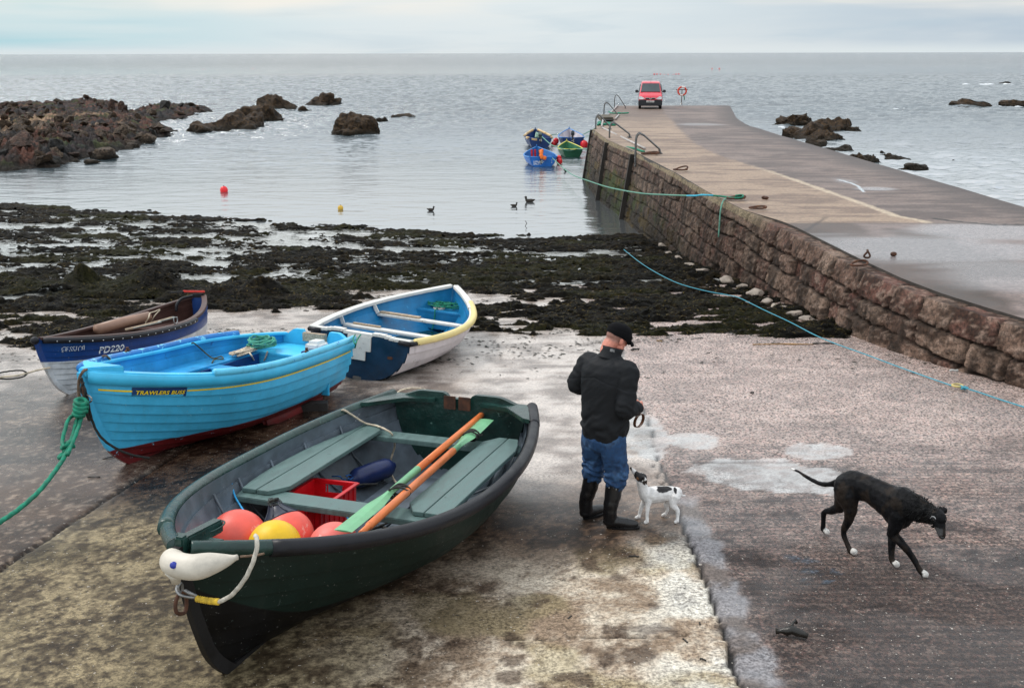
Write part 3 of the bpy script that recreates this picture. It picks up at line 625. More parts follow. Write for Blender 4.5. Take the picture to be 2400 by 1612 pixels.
def mound(px0, px1, yt, yb, label, mt, seed):
    p = PZ((px0+px1)/2, yb, 0); wd_ = (PZ(px1, yb, 0)-PZ(px0, yb, 0)).x; ht = PY((px0+px1)/2, yt, p.y+wd_*.35).z; P, Fc = rockmesh(seed, -4, 5, .12); rx = wd_*.52
    a = fbm(P[:, 0]*1.6+P[:, 1]*.7+9, P[:, 2]*1.6+P[:, 1], 4, seed)-.5; P = P*(1+.35*a)[:, None]; rr_ = np.hypot(P[:, 0], P[:, 1]); P[:, 2] = np.where(P[:, 2] > 0, P[:, 2]*ht*(1.12-.15*rr_), P[:, 2]*.6); P[:, 0] *= rx; P[:, 1] *= rx*.75; P[:, 2] -= .08
    return link('sea_rock', npmesh('sea_rock', P, Fc, False), mt, label=label, cat='rock', loc=(p.x, p.y+rx*.7, 0))
mound(772, 888, 267, 318, 'large rounded brown rock alone in the bay, reflected in calm water', R_dark, 77)
outcrop([(723, 800, 226, 247)], 'flat topped dark rock beyond the end of the long rocky ridge', R_dark, 5, 9)
outcrop([(700, 735, 256, 263)], 'tiny low rock in the water beside the flat topped rock', R_dark, 7, 4)
outcrop([(883, 905, 277, 286)], 'tiny low rock just right of the large rounded rock', R_dark, 8, 3)
outcrop([(918, 958, 267, 280)], 'small pointed rock right of the large rounded rock', R_dark, 9, 4)
outcrop([(442, 530, 284, 309)], 'low near end of the ragged rock ridge in the middle of the bay', R_dark, 11, 8); outcrop([(478, 612, 262, 302)], 'second stretch of the ragged rock ridge from its near end', R_dark, 12, 11)
outcrop([(540, 656, 244, 285)], 'third stretch of the ragged rock ridge, just before its jagged seaward peak', R_dark, 33, 10); outcrop([(600, 690, 219, 257)], 'jagged seaward peak ending the ragged rock ridge', R_dark, 34, 9)
outcrop([(1811, 1915, 269, 295)], 'far hump of the brown weed covered rocks beyond the bend of the pier', R_dark, 13, 10, .16); outcrop([(1840, 1968, 285, 326)], 'largest brown weed covered rock beyond the bend of the pier', R_dark, 35, 11, .16); outcrop([(1900, 1992, 302, 334)], 'near right end of the brown weed covered rocks beyond the pier', R_dark, 36, 9, .16)
outcrop([(1926, 2030, 281, 310)], 'brown weedy rock standing just seaward right of the rock mass', R_dark, 15, 9, .16)
outcrop([(1878, 1930, 328, 346)], 'low weedy ledge hugging the seaward side of the pier', R_dark, 17, 8, .16); outcrop([(1925, 1996, 342, 356)], 'flat weedy ledge just nearer than the first ledge beside the pier', R_dark, 18, 8, .16)
outcrop([(1985, 2065, 347, 382)], 'peaked weedy rock against the seaward edge of the pier', R_dark, 19, 8, .16)
outcrop([(2058, 2078, 353, 362)], 'small weedy rock just right of the peaked rock', R_dark, 21, 5, .16); outcrop([(2074, 2112, 360, 373)], 'small sloping weedy rock two places right of the peaked rock', R_dark, 22, 5, .16)
outcrop([(2112, 2180, 385, 398)], 'low flat weedy rock nearest the right hand water', R_dark, 23, 7, .16)
outcrop([(2247, 2325, 237, 251)], 'long low dark rock with foam behind it near the right edge', R_dark, 25, 8)
outcrop([(2354, 2400, 241, 250)], 'small dark rock at the right edge with foam line', R_dark, 27, 4)
outcrop([(2340, 2378, 190, 198)], 'farthest dark rock with white surf breaking at it', R_blk, 29, 4)
outcrop([(2218, 2240, 373, 378)], 'barely awash rock alone in the open water at right', R_dark, 31, 3)
# foam
def foam(pts, wdt, label, seed):
    rs = random.Random(seed); c0 = PZ(*pts[0]); P = [PZ(*p)-c0 for p in pts]; P = resample(P, max(.5, (P[-1]-P[0]).length/60)); mb = MB(); 
    for i, p in enumerate(P):
        r = wdt*rs.uniform(.3, 1.3)*math.sin(PI*(i+.5)/len(P))**.4; mb.ball(p+Vector((rs.uniform(-.3, .3), rs.uniform(-.6, .6), 0)), r, 6, (2.0, 1.6, .35+rs.random()*.3))
    tag(mb.build('sea_foam', foam_m, loc=c0), label, 'foam', 'white surf over the outer rocks', 'stuff')
foam_m = mat('foam', (.8, .83, .85), .7, .1, 3, .5, 6)
foam([(2251, 198), (2284, 199)], .35, 'short white breaker left of the farthest rock', 1); foam([(2292, 199), (2376, 200)], .5, 'long white breaker under the farthest rock', 2)
foam([(2066, 257), (2116, 255)], .14, 'thin white ripple alone in the open water', 3); foam([(2322, 250), (2398, 251)], .22, 'foam line joining the two low rocks at right', 4)
foam([(1815, 297), (1842, 300)], .12, 'foam at the left foot of the weedy rock mass', 5); foam([(1960, 352), (1990, 362)], .08, 'foam between pier and weedy ledge', 6)
# ---- the rocky shore on the left: terrain with boulders on it
reef_px = [(-60, 420), (15, 402), (120, 392), (200, 378), (265, 360), (310, 350), (360, 330), (412, 318), (418, 306), (392, 296), (404, 284), (455, 279), (470, 270), (512, 262), (490, 255), (430, 252), (360, 252), (315, 258), (302, 270), (300, 252), (292, 243), (200, 244), (100, 250), (-60, 256)]
rp = [PZ(x, y, 0) for x, y in reef_px]
X, Y = fan(46, 128., 300, -.62, -.26, 330)
sdv = sdpoly(X+(fbm(X*.5, Y*.5, 3, 5)-.5)*1.2, Y+(fbm(X*.4, Y*.4, 3, 6)-.5)*2, rp)
rn = 1-np.abs(fbm(X*.35+Y*.1, Y*.22, 5, 401)*2-1); rn2 = fbm(X*1.3, Y*1.0, 4, 411); rn3 = np.abs(fbm(X*2.6, Y*1.8, 3, 421)-.5)*2
hh_ = ss(-.4, 1.4, sdv)*(.75+.9*(rn-.4)*ss(.5, 4, sdv)+.35*(rn2-.4)+.5*rn3)-.4; hh_ = np.where(hh_ > 0, hh_*(1-.28*ss(62, 85, Y))+.25*(rn3-.3)*ss(.3, 1.5, sdv), hh_)
fk = gridfaces(*X.shape); okk = (sdv.ravel() > -.8)[fk].any(1)
rcl = mixc(C(100, 66, 54)*np.ones(X.shape+(3,)), C(48, 38, 32), ss(.4, .6, rn2)); rcl = mixc(rcl, C(176, 146, 118), ss(.5, .62, fbm(X*.25, Y*.12, 4, 431))*ss(62, 72, Y)*ss(96, 86, Y)*.8); rcl = mixc(rcl, C(44, 46, 48), ss(.5, .62, fbm(X*.4+5, Y*.3, 4, 441))*.8)
rcl = mixc(rcl, C(70, 84, 36), ss(.64, .72, fbm(X*.6, Y*.5, 3, 451))*.5); rcl = mixc(rcl, C(38, 32, 26), ss(.5, .1, hh_))
t = NT('shore_rock'); cc = t.attr('Col', 'Color'); g = t.noise(2.2, 7, .75); cc = t.mix(t.ramp(g, .36, .64), t.mix(1., cc, (.35,)*3, 'MULTIPLY'), t.mix(1., cc, (1.4,)*3, 'MULTIPLY'))
link('rocky_shore', npmesh('rocky_shore', np.stack([X, Y, hh_], -1), fk[okk], True, rcl.reshape(-1, 3)), t.fin(cc, .7, t.bump(g, 1., .35), spec=.2), kind='structure')
Vr = {}
def hreef(x, y):
    i = int(round(math.log(y/46)/math.log(128/46)*299)); j = int(round((x/(y+1.2)+.62)/.36*329)); i = min(max(i, 0), 299); j = min(max(j, 0), 329); return hh_[i, j], sdv[i, j]
cnt = 0; tries = 0
bl = ['reddish boulder among the loose boulders of the rocky shore', 'tan boulder among the loose boulders of the rocky shore', 'dark slate coloured boulder among the loose boulders of the rocky shore', 'brown boulder among the loose boulders of the rocky shore']
while cnt < 290 and tries < 9000:
    tries += 1; sx_ = random.uniform(-.60, -.27); yy = random.uniform(47, 122) if random.random() > .35 else random.uniform(48, 75); xx = sx_*(yy+1.2); z, s_ = hreef(xx, yy)
    if s_ < .1: continue
    nr_ = yy < 60; r = random.uniform(.25, .75)*(1.2 if nr_ and random.random() < .35 else .75)*(1.1 if yy < 75 else 1.)
    q = random.random(); ti = 1 if (62 < yy < 95 and q < .5) else (0 if q < .40 else (2 if q < .52 else 3))
    me_ = variants[random.randrange(9)]; o = bpy.data.objects.new('boulder', me_); COL.objects.link(o)
    if not me_.materials: me_.materials.append(R_red)
    o.material_slots[0].link = 'OBJECT'; o.material_slots[0].material = (R_red, R_tan, R_blk, R_dark)[ti]
    o.location = (xx, yy, z+r*.22); o.rotation_euler = (random.uniform(-.5, .5), random.uniform(-.5, .5), random.uniform(0, 6.3)); o.scale = (r*random.uniform(.9, 1.6), r*random.uniform(.8, 1.2), r*random.uniform(.6, 1.))
    tag(o, bl[ti], 'boulder', ('reddish', 'tan', 'slate', 'brown')[ti]+' boulders of the rocky shore'); cnt += 1
# a few big named ones
for (x, yb, wpx, hpx, mt, lb, gz) in ((262, 262, 17, 34, R_red, 'tallest pointed red rock standing up on the skyline of the rocky shore', 0), (237, 256, 13, 16, R_red, 'small red cone shaped rock left of the tallest pointed rock', 0), (284, 262, 18, 24, R_red, 'blunt red rock right of the tallest pointed rock', 0), (118, 248, 32, 12, R_red, 'wide rounded rock on the skyline far left of the rocky shore', 0),
        (168, 358, 52, 44, R_red, 'big tilted dark red slab at the near side of the rocky shore', 0), (110, 380, 70, 48, R_tan, 'big cracked tan boulder at the near water edge of the rocky shore', 0), (245, 372, 72, 42, R_tan, 'long sloping tan boulder at the near water edge with dark foot', 0), (218, 384, 34, 16, R_tan, 'low rounded pale boulder standing in the water before the rocky shore', 0), (25, 385, 40, 50, R_red, 'dark red boulder at the left edge of the photo', 0), (228, 312, 14, 14, R_tan, 'small pinkish square boulder amid grey stones on the rocky shore', 0), (388, 258, 34, 24, R_blk, 'dark jagged crag on the far spit of the rocky shore', 0), (350, 335, 40, 26, R_tan, 'tan ledge boulder where the rocky shore meets open water', 0)):
    p = PZ(x, yb, .45 if yb < 300 else .0); w_ = wpx*p.y/FPX; h_ = hpx*p.y/FPX*(1.3 if yb < 300 else 1.); P, Fc = rockmesh(int(x*3+yb), 12, 4, .09); P *= np.array([w_*.62, w_*.6, h_*.62]); P[:, 2] += h_*.3
    link('shore_boulder', npmesh('shore_boulder', P, Fc, False), mt, label=lb, cat='boulder', loc=p, group=None)
# ------------------------------------------------------------------ boats
class Hull:
    def __init__(s, px, py, pz, yaw, pit, rol, L, B, ws, D, Sb, Ss, R, pw, tm, RT, lift=0., mw=None, th=.03, n=9, lap=.013, FF=0.):
        s.FF = FF
        s.L, s.B, s.ws, s.D, s.Sb, s.Ss, s.R, s.pw, s.tm, s.RT = L, B, ws, D, Sb, Ss, R, pw, tm, RT
        s.th, s.n, s.lap = th, n, lap
        s.M = mw if mw is not None else Matrix.Translation((px, py, pz+lift)) @ Matrix.Rotation(yaw, 4, 'Z') @ Matrix.Rotation(-pit, 4, 'Y') @ Matrix.Rotation(rol, 4, 'X')
        s.Mi = s.M.inverted()
    def sheer(s, t): return s.D+(s.Sb*((t-s.tm)/(1-s.tm))**2 if t > s.tm else s.Ss*((s.tm-t)/s.tm)**2)
    def g(s, t): return 1-(1-s.ws)*((s.tm-t)/s.tm)**2 if t < s.tm else max(0, 1-((t-s.tm)/(1-s.tm))**s.pw)
    def P(s, t, side, u, inn=0.):
        sh = s.sheer(t); w = min(1, max(0, (t-.45)/.55)); w = w*w*(3-2*w); ph = u*PI/2
        ym = math.sin(ph)**.85 if u > 0 else 0; zm = 1-math.cos(ph)**1.1 if u < 1 else 1
        yf = ym*(1-w)+w*u**.9; zf = zm*(1-w)+w*u
        x = s.L*t-s.R*t**8*(1-zf)**1.6-s.RT*zf*(1-t)**6-s.FF*t**14*max(0, 1-zf/.28)**2
        y = s.B/2*s.g(t)*yf; z = sh*zf
        if inn: y = max(0, y-inn); z = inn*(1-zf)+z; x = min(x, s.L-inn*1.5-s.R*t**8*(1-zf)**1.6)
        return Vector((x, side*y, z))
    def N(s, t, side, u):
        e = .004; t0 = max(0, t-e); t1 = min(.985, t+e); u0 = max(.02, u-e); u1 = min(1, u+e)
        if t1 <= t0: t0 = .97
        a = s.P(t1, side, u)-s.P(t0, side, u); b = s.P(t, side, u1)-s.P(t, side, u0)
        if b.length < 1e-6: return Vector((0, side, 0))
        n = a.cross(b)*(-side); n.normalize()
        if n.y*side < 0: n = -n
        return n
    def yin(s, x, z, inn=.035):           # inner half breadth at a station and height
        t = min(max(x/s.L, 0), .99); lo, hi = 0., 1.
        for _ in range(24):
            m = (lo+hi)/2
            if s.P(t, 1, m, inn).z < z: lo = m
            else: hi = m
        return s.P(t, 1, lo, inn).y
    def utz(s, t, z):
        lo, hi = 0., 1.
        for _ in range(24):
            m = (lo+hi)/2
            if s.P(t, 1, m).z < z: lo = m
            else: hi = m
        return lo
    def local(s, px, py, z):              # picture ray to a horizontal plane of the boat
        o = s.Mi @ Vector((0, 0, CZ)); d = (s.Mi.to_3x3() @ ray(px, py)); k = (z-o.z)/d.z; return o+d*k
    def W(s, p): return s.M @ Vector(p)
    def shell(s, name, root, mout, minn, nt=56, sub=3, t1=.998):
        ts = [1-(1-i/nt)**1.25 for i in range(nt+1)]; ts = [t*t1 for t in ts]
        for inside in (0, 1):
            V = []; F = []; SM = []
            for side in (1, -1):
                for k in range(s.n):
                    us = [k/s.n+(j/sub)/s.n for j in range(sub+1)]
                    for strip in (0, 1):
                        if strip and k == 0: continue
                        off = len(V); uu = us if not strip else [us[0], us[0]]
                        for ti, t in enumerate(ts):
                            lapk = s.lap*min(1, max(0, (1-t)/.07))
                            for j, u in enumerate(uu):
                                if not strip: o = lapk*(1-j/sub) if k > 0 else 0
                                else: o = lapk if j else 0
                                p = s.P(t, side, u, s.th if inside else 0)
                                n = s.N(t, side, max(u, .03)); p = p+n*o
                                V.append(p)
                        m = len(uu); f = gridfaces(len(ts), m, off)
                        if (side > 0) ^ bool(inside): f = f[:, ::-1]
                        F.append(f); SM += [not strip]*len(f)
            F = np.concatenate(F)
            me = npmesh(('lining' if inside else name), np.array([v[:] for v in V]), F, np.array(SM))
            link('lining' if inside else name, me, minn if inside else mout, root)
    def transom(s, root, m, th=.045, top=lambda f: 0., name='transom', nrow=12, ncol=13, minn=None, xoff=0.):
        V = []; F = []
        for q, x in enumerate((xoff-.004, xoff+th)):
            for i in range(nrow+1):
                u = i/nrow; w = s.P(0, 1, u)
                for j in range(ncol):
                    f = -1+2*j/(ncol-1); z = w.z+(top(f)*max(0, (u-.6)/.4))
                    V.append((x-s.RT*(w.z/s.sheer(0)), w.y*f*(1 if q == 0 else .985), z))
        n1 = (nrow+1)*ncol; F = gridfaces(nrow+1, ncol)[:, ::-1].tolist()+gridfaces(nrow+1, ncol, n1).tolist()
        a = nrow*ncol; F += [(a+j+1, a+j, n1+a+j, n1+a+j+1) for j in range(ncol-1)]
        F += [(i*ncol, (i+1)*ncol, n1+(i+1)*ncol, n1+i*ncol) for i in range(nrow)]+[((i+1)*ncol+ncol-1, i*ncol+ncol-1, n1+i*ncol+ncol-1, n1+(i+1)*ncol+ncol-1) for i in range(nrow)]
        me = bpy.data.meshes.new(name); me.from_pydata(V, [], F); me.update()
        return link(name, me, m, root)
    def rail(s, t0, t1, side, n=40, out=0., up=0.):
        o = []
        for i in range(n+1):
            t = t0+(t1-t0)*i/n; p = s.P(t, side, 1); o.append(p+s.N(min(t, .97), side, .98)*out+Vector((0, 0, up)))
        return o
    def tube_rail(s, name, root, m, t0, t1, side, r, out=0., up=0., n=50, flat=1., **k):
        mb = MB(); P = s.rail(t0, t1, side, n, out, up); mb.sweep(P, r, 12, True, up=(0, 0, 1), sy=flat); return mb.build(name, m, root, **k)
    def cap_rail(s, name, root, m, t0, t1, side, w_in, w_out, h, z=0., n=48, **k):
        V = []; F = []
        for i in range(n+1):
            t = t0+(t1-t0)*i/n; p = s.P(t, side, 1); nn = s.N(min(t, .97), side, .98); nn.z = 0; nn.normalize()
            wi = min(w_in, abs(p.y)*.98+.001)
            for a, b in ((w_out, z-h/2), (w_out, z+h/2-.006), (w_out-.006, z+h/2), (-wi+.006, z+h/2), (-wi, z+h/2-.006), (-wi, z-h/2)):
                V.append(p+nn*a+Vector((0, 0, b)))
        f = gridfaces(n+1, 6, 0, True)
        if side < 0: f = f[:, ::-1]
        F = f.tolist()+[tuple(range(6)), tuple(n*6+j for j in range(5, -1, -1))]
        me = bpy.data.meshes.new(name); me.from_pydata(V, [], F); me.update(); return link(name, me, m, root, **k)
    def thwart(s, name, root, m, x, z, w, h=.03, gap=.0, bev=.006, **k):
        y0 = min(s.yin(x-w/2, z), s.yin(x+w/2, z))-gap; mb = MB()
        ya, yb = s.yin(x-w/2, z), s.yin(x+w/2, z)
        poly = [(x-w/2, -ya+gap), (x+w/2, -yb+gap), (x+w/2, yb-gap), (x-w/2, ya-gap)]
        mb.prism(poly, z-h, z); return mb.build(name, m, root, bev, **k)
    def keel(s, root, m, d=.05, w=.035, t0=0., name='keel', lapf=.0):
        ts = [i/30 for i in range(31)]; pts = []
        for t in ts:
            p = s.P(max(t, t0), 1, 0); pts.append(p)
        ps = [s.P(1, 1, u) for u in [i/16 for i in range(17)]]
        path = [Vector((p.x, 0, p.z)) for p in pts]+[Vector((p.x, 0, p.z)) for p in ps[1:]]
        V = []; m_ = len(path)
        for i, p in enumerate(path):
            T = (path[min(i+1, m_-1)]-path[max(i-1, 0)]).normalized(); n = Vector((T.z, 0, -T.x)); n = n if n.x+(-n.z) > 0 else -n
            for a, y in ((-.03, w/2), (d, w/2*.8), (d, -w/2*.8), (-.03, -w/2)): V.append(p+n*a+Vector((0, y, 0)))
        F = gridfaces(m_, 4, 0, True).tolist()+[(3, 2, 1, 0), tuple((m_-1)*4+j for j in range(4))]
        me = bpy.data.meshes.new(name); me.from_pydata([v[:] for v in V], [], F); me.update(); return link(name, me, m, root)
    def onhull(s, me, t0, z0, side, size, name, m, root, off=.006, shear=0.):
        """wrap flat artwork (x right, y up) on the outside of the hull; starts at t0 and runs aft on the port side"""
        for v in me.vertices:
            X_ = v.co.x*size+v.co.y*size*shear; z = z0+v.co.y*size; t = t0-side*X_/s.L; t = min(max(t, 0.001), .985)
            u = s.utz(t, z*(s.sheer(t)/s.sheer(t0))); k = u*s.n; fr = k-math.floor(k); o = s.lap*(1-fr)*min(1, (1-t)/.07)
            p = s.P(t, side, u)+s.N(t, side, u)*(o+off+v.co.z*size*0); v.co = p
        me.update(); return link(name, me, m, root)
def text_mesh(body, spacing=1., bold=.0, ext=0.):
    c = bpy.data.curves.new('txt', 'FONT'); c.body = body; c.space_character = spacing; c.offset = bold; c.resolution_u = 3; c.extrude = ext
    o = bpy.data.objects.new('txt', c); COL.objects.link(o); dg = bpy.context.evaluated_depsgraph_get(); dg.update()
    me = bpy.data.meshes.new_from_object(o.evaluated_get(dg)); bpy.data.objects.remove(o); bpy.data.curves.remove(c)
    bm = bmesh.new(); bm.from_mesh(me); bmesh.ops.subdivide_edges(bm, edges=[e for e in bm.edges if e.calc_length() > .25], cuts=2, use_grid_fill=False); bmesh.ops.triangulate(bm, faces=bm.faces[:]); bm.to_mesh(me); bm.free()
    return me
def strokes_mesh(strokes, w):           # painted brush lettering: list of polylines
    V = []; F = []
    for st_ in strokes:
        P = spline([(x, y, 0) for x, y in st_], 5) if len(st_) > 2 else [Vector((x, y, 0)) for x, y in st_]
        off = len(V)
        for i, p in enumerate(P):
            T = (P[min(i+1, len(P)-1)]-P[max(i-1, 0)]).normalized(); n = Vector((-T.y, T.x, 0))*w*(.5+.5*abs(T.y)); V += [p+n, p-n]
        F += gridfaces(len(P), 2, off).tolist()
    me = bpy.data.meshes.new('lettering'); me.from_pydata([v[:] for v in V], [], F); me.update(); return me
def plate_mesh(w, h, nx=24, ny=4):
    V = [(w*i/nx, h*j/ny, 0) for j in range(ny+1) for i in range(nx+1)]; me = bpy.data.meshes.new('plate'); me.from_pydata(V, [], gridfaces(ny+1, nx+1).tolist()); me.update(); return me
def two_tone(name, top, bottom, z0, curve=(0., 9.), rough=.35, edge=.006, var=.12, chip=None, streaks=.25, coat=.0, third=None, spec=.5):
    t = NT(name); co = t.tc.outputs['Object']; sx = t.n('ShaderNodeSeparateXYZ'); t.l(co, sx.inputs[0])
    xq = t.math('MAXIMUM', t.math('SUBTRACT', sx.outputs[0], curve[1]), 0.); z = t.math('SUBTRACT', sx.outputs[2], t.math('MULTIPLY', t.math('MULTIPLY', xq, xq), curve[0])); z = t.math('ADD', z, t.math('MULTIPLY', t.math('SUBTRACT', t.noise(6, 3), .5), .006))
    f = t.ramp(z, z0-edge, z0+edge); n1 = t.noise(3, 6, .65); n2 = t.noise(1., 5, .7, t.mapping(co, (9, 9, 1.2)))
    a = t.mix(t.ramp(n1, .35, .65), tuple(c*(1-var) for c in top), tuple(min(1, c*(1+var)) for c in top)); b = t.mix(t.ramp(n1, .35, .65), tuple(c*(1-var*2) for c in bottom), tuple(min(1, c*(1+var*2)) for c in bottom))
    c = t.mix(f, b, a)
    c = t.mix(t.ramp(n2, .52, .75, 0, streaks), c, (.05, .045, .035)); c = t.mix(t.ramp(t.noise(45, 4, .7), .66, .70, 0, .5), c, (.35, .34, .32))
    nm = t.bump(t.noise(30, 4, .6), .12, .004)
    if chip: k = t.ramp(t.noise(chip[1], 8, .75), chip[2], chip[2]+.02); c = t.mix(k, c, chip[0]); nm = t.bump(k, .5, .002, nm)
    return t.fin(c, t.ramp(n1, .3, .7, rough*.8, rough*1.3), nm, coat=coat, spec=spec)
def rope(name, pts, r, m, label=None, cat='rope', group=None, strands=True, parent=None, seg=None, **k):
    P = resample(spline(pts, 10), seg or max(r*.7, .006)) if len(pts) > 2 else resample(pts, seg or max(r*.7, .02))
    mb = MB(); mb.sweep(P, r, 12 if strands else 7, True, twist=(2*PI/(r*7)) if strands else 0, lobes=3 if strands else 0)
    return mb.build(name, m, parent, label=label, cat=cat if parent is None else None, group=group, **k)
def wr_(M, pts): return [M @ Vector(p) for p in pts]
def coil(c, R_, turns, r0, seed, sq=.6, M=None, hz=.012, jit=.25):
    rs = random.Random(seed); o = []
    n = int(turns*14); dx, dy = 0, 0
    for i in range(n):
        a = 2*PI*i/14; 
        if i % 14 == 0: dx, dy, rr = rs.uniform(-jit, jit)*R_, rs.uniform(-jit, jit)*R_, R_*rs.uniform(.6, 1.1)
        o.append(Vector(c)+Vector((rr*math.cos(a)+dx, (rr*math.sin(a)+dy)*sq, hz*i/14*rs.uniform(.8, 1.2)+rs.uniform(0, .01))))
    return o
black_rub = mat('black_rubber', (.010, .010, .013), .42, .35, 6, .25, 70, spec=.35, chip=((.12, .12, .13), 14, .68))
steel = mat('galvanised_steel', (.30, .30, .30), .42, .3, 12, .2, 60, metal=.8, chip=((.16, .07, .03), 9, .66))
rust = mat('rusty_iron', (.075, .032, .018), .8, .5, 14, .6, 40, chip=((.16, .07, .03), 9, .6))
r_green = mat('green_rope', rgb(20, 118, 92), .75, .35, 25, .4, 200)
r_cyan = mat('cyan_rope', rgb(62, 178, 205), .7, .2, 25, .3, 200)
r_cream = mat('cream_rope', rgb(196, 182, 160), .85, .35, 20, .5, 200)
r_black = mat('black_rope', (.02, .02, .018), .8, .5, 30, .5, 200, chip=((.25, .22, .16), 60, .64))
r_brown = mat('brown_rope', rgb(108, 88, 72), .85, .4, 30, .5, 200)
wood_old = mat('weathered_wood', rgb(168, 150, 128), .8, .3, 6, .5, 30, stretch=(1, 7, 7), chip=((.06, .045, .035), 9, .64))
# ================================================================== green boat
HG = Hull(-.5172, 8.9441, 1.8853, -1.8938, .0757, .0128, 4.2414, 2.0727, .6604, .6465, .3298, .0775, .3079, 2.6037, .3941, .0504, n=8, lap=.024, FF=.10)
G = empty('rowing_boat', mw=HG.M, label='dark green rowing boat with grey benches, nearest the camera, full of floats', cat='boat')
g_hull = two_tone('green_hull_paint', (.0045, .015, .0115), (.002, .002, .0025), .15, (.33, 2.9), .45, streaks=.15, spec=.32, chip=((.06, .085, .075), 15, .64))
g_dark = mat('dark_green_paint', (.010, .038, .032), .20, .35, 5, .55, 16, bdist=.012, chip=((.10, .20, .17), 9, .63), grime=.3)
g_in = mat('grey_inside_paint', (.105, .135, .165), .45, .3, 4, .2, 40, chip=((.45, .48, .5), 9, .66), grime=.45)
g_bench = mat('bench_paint', rgb(86, 110, 107), .42, .14, 5, .25, 60, stretch=(1, 6, 1), chip=((.03, .06, .05), 13, .64), grime=.18, speck=((.03, .05, .045), 60, .70))
HG.shell('hull', G, g_hull, g_in)
def gt(f):
    a = abs(f); return .07*ss(.95, .55, a)*(1-.75*ss(.22, .16, a))-.0
HG.transom(G, g_dark, .05, lambda f: float(gt(f)), nrow=14, ncol=41)
mb = MB(); x_ = .05
for y in (-.075, .075): mb.box((.052, y, HG.sheer(0)-.01), (.014, .12, .13))
mb.build('motor_pad', rust, G, .003)
HG.keel(G, mat('keel_black', (.007, .006, .006), .7, .4, 6, .4, 30), .045, .05)
HG.tube_rail('gunwale', G, g_dark, .0, .90, -1, .054, .03, -.012)
HG.tube_rail('gunwale', G, g_dark, .88, .992, -1, .046, .022, -.012)
HG.tube_rail('rubber_fender', G, black_rub, .0, .915, 1, .052, .03, -.014)
HG.tube_rail('rubber_fender', G, black_rub, -.0, .10, 1, .056, .03, -.014, n=12)
HG.tube_rail('gunwale', G, g_dark, .905, .992, 1, .047, .022, -.012)
# stern corner knees and transom cap
for sd in (1, -1):
    y1 = HG.P(0, sd, 1).y; mb = MB(); z = HG.sheer(0)
    poly = [(-.06, y1), (.42, HG.P(.1, sd, 1).y), (.40, HG.P(.1, sd, 1).y-sd*.07), (.12, y1-sd*.16), (.06, y1*.34), (-.06, y1*.34)]
    if sd < 0: poly = poly[::-1]
    mb.prism(poly, z-.028, z+.012); mb.build('corner_knee', g_dark, G, .006)
# breasthook, stem head
mb = MB(); pts = [HG.P(t, 1, 1, .01) for t in (.955, .965, .975, .985)]; poly = [(p.x, p.y) for p in pts]+[(HG.L-.01, .0)]+[(p.x, -p.y) for p in reversed(pts)]
mb.prism(poly, HG.sheer(.95)-.03, HG.sheer(.95)+.035)
mb.build('breasthook', g_dark, G, .01)
mb = MB(); sh = HG.sheer(1); mb.box((HG.L-.01, 0, sh-.07), (.06, .06, .24)); mb.bar((HG.L-.02, 0, sh+.0), (HG.L-.36, 0, sh-.02), .07, .08); mb.build('stem_head', g_dark, G, .01)
mb = MB()
ring = [Vector((HG.L-.30+.10*math.cos(a), .045*math.sin(a), HG.sheer(.95)+.042)) for a in [2*PI*i/20 for i in range(21)]]
mb.sweep(ring, .006, 6, False); mb.bar((HG.L-.36, -.01, HG.sheer(.95)+.045), (HG.L-.25, .012, HG.sheer(.95)+.045), .022, .014); mb.build('bow_fitting', g_dark, G)
# thwarts and side benches
zb = .50
HG.thwart('thwart', G, g_bench, 2.30, zb, .22, .045); HG.thwart('thwart', G, g_bench, .52, zb-.01, .20, .045)
for sd, bands in ((-1, ((.56, .762), (.768, .955))), (1, ((.45, .632), (.638, .81)))):
    for k, (ya, yb) in enumerate(bands):
        x0_, x1_ = .40, 2.32; mb = MB(); xs = [x0_+(x1_-x0_)*i/12 for i in range(13)]
        inn = [(x, sd*(ya+(.10 if (k == 0 and i in (0, 12)) else 0))) for i, x in enumerate(xs)]
        out = [(x, sd*max(ya+.03, min(yb, HG.yin(x, zb)-.03))) for x in xs]
        poly = inn+out[::-1]
        if sd < 0: poly = poly[::-1]
        mb.prism(poly, zb+.003, zb+.036); mb.build('bench_plank', g_bench, G, .004)
for y in (-.27, -.05, .17): MB().box((1.75, y, .12), (2.4, .20, .018)).build('floor_board', g_in, G, .003)
for x in (.75, 1.25, 1.75, 2.25, 2.7):
    for sd in (1, -1):
        MB().sweep([HG.P(x/HG.L, sd, u, .034) for u in (.15, .3, .45, .6, .75, .9)], .011, 6).build('rib', g_in, G)
def R4(x, y): return 350+x*.4859, 850+y*.4859
def inG(x4, y4, z=None, y=None, x=None):
    px, py = R4(x4, y4); o = HG.Mi @ Vector((0, 0, CZ)); d = HG.Mi.to_3x3() @ ray(px, py)
    k = (z-o.z)/d.z if z is not None else ((y-o.y)/d.y if y is not None else (x-o.x)/d.x); return o+d*k
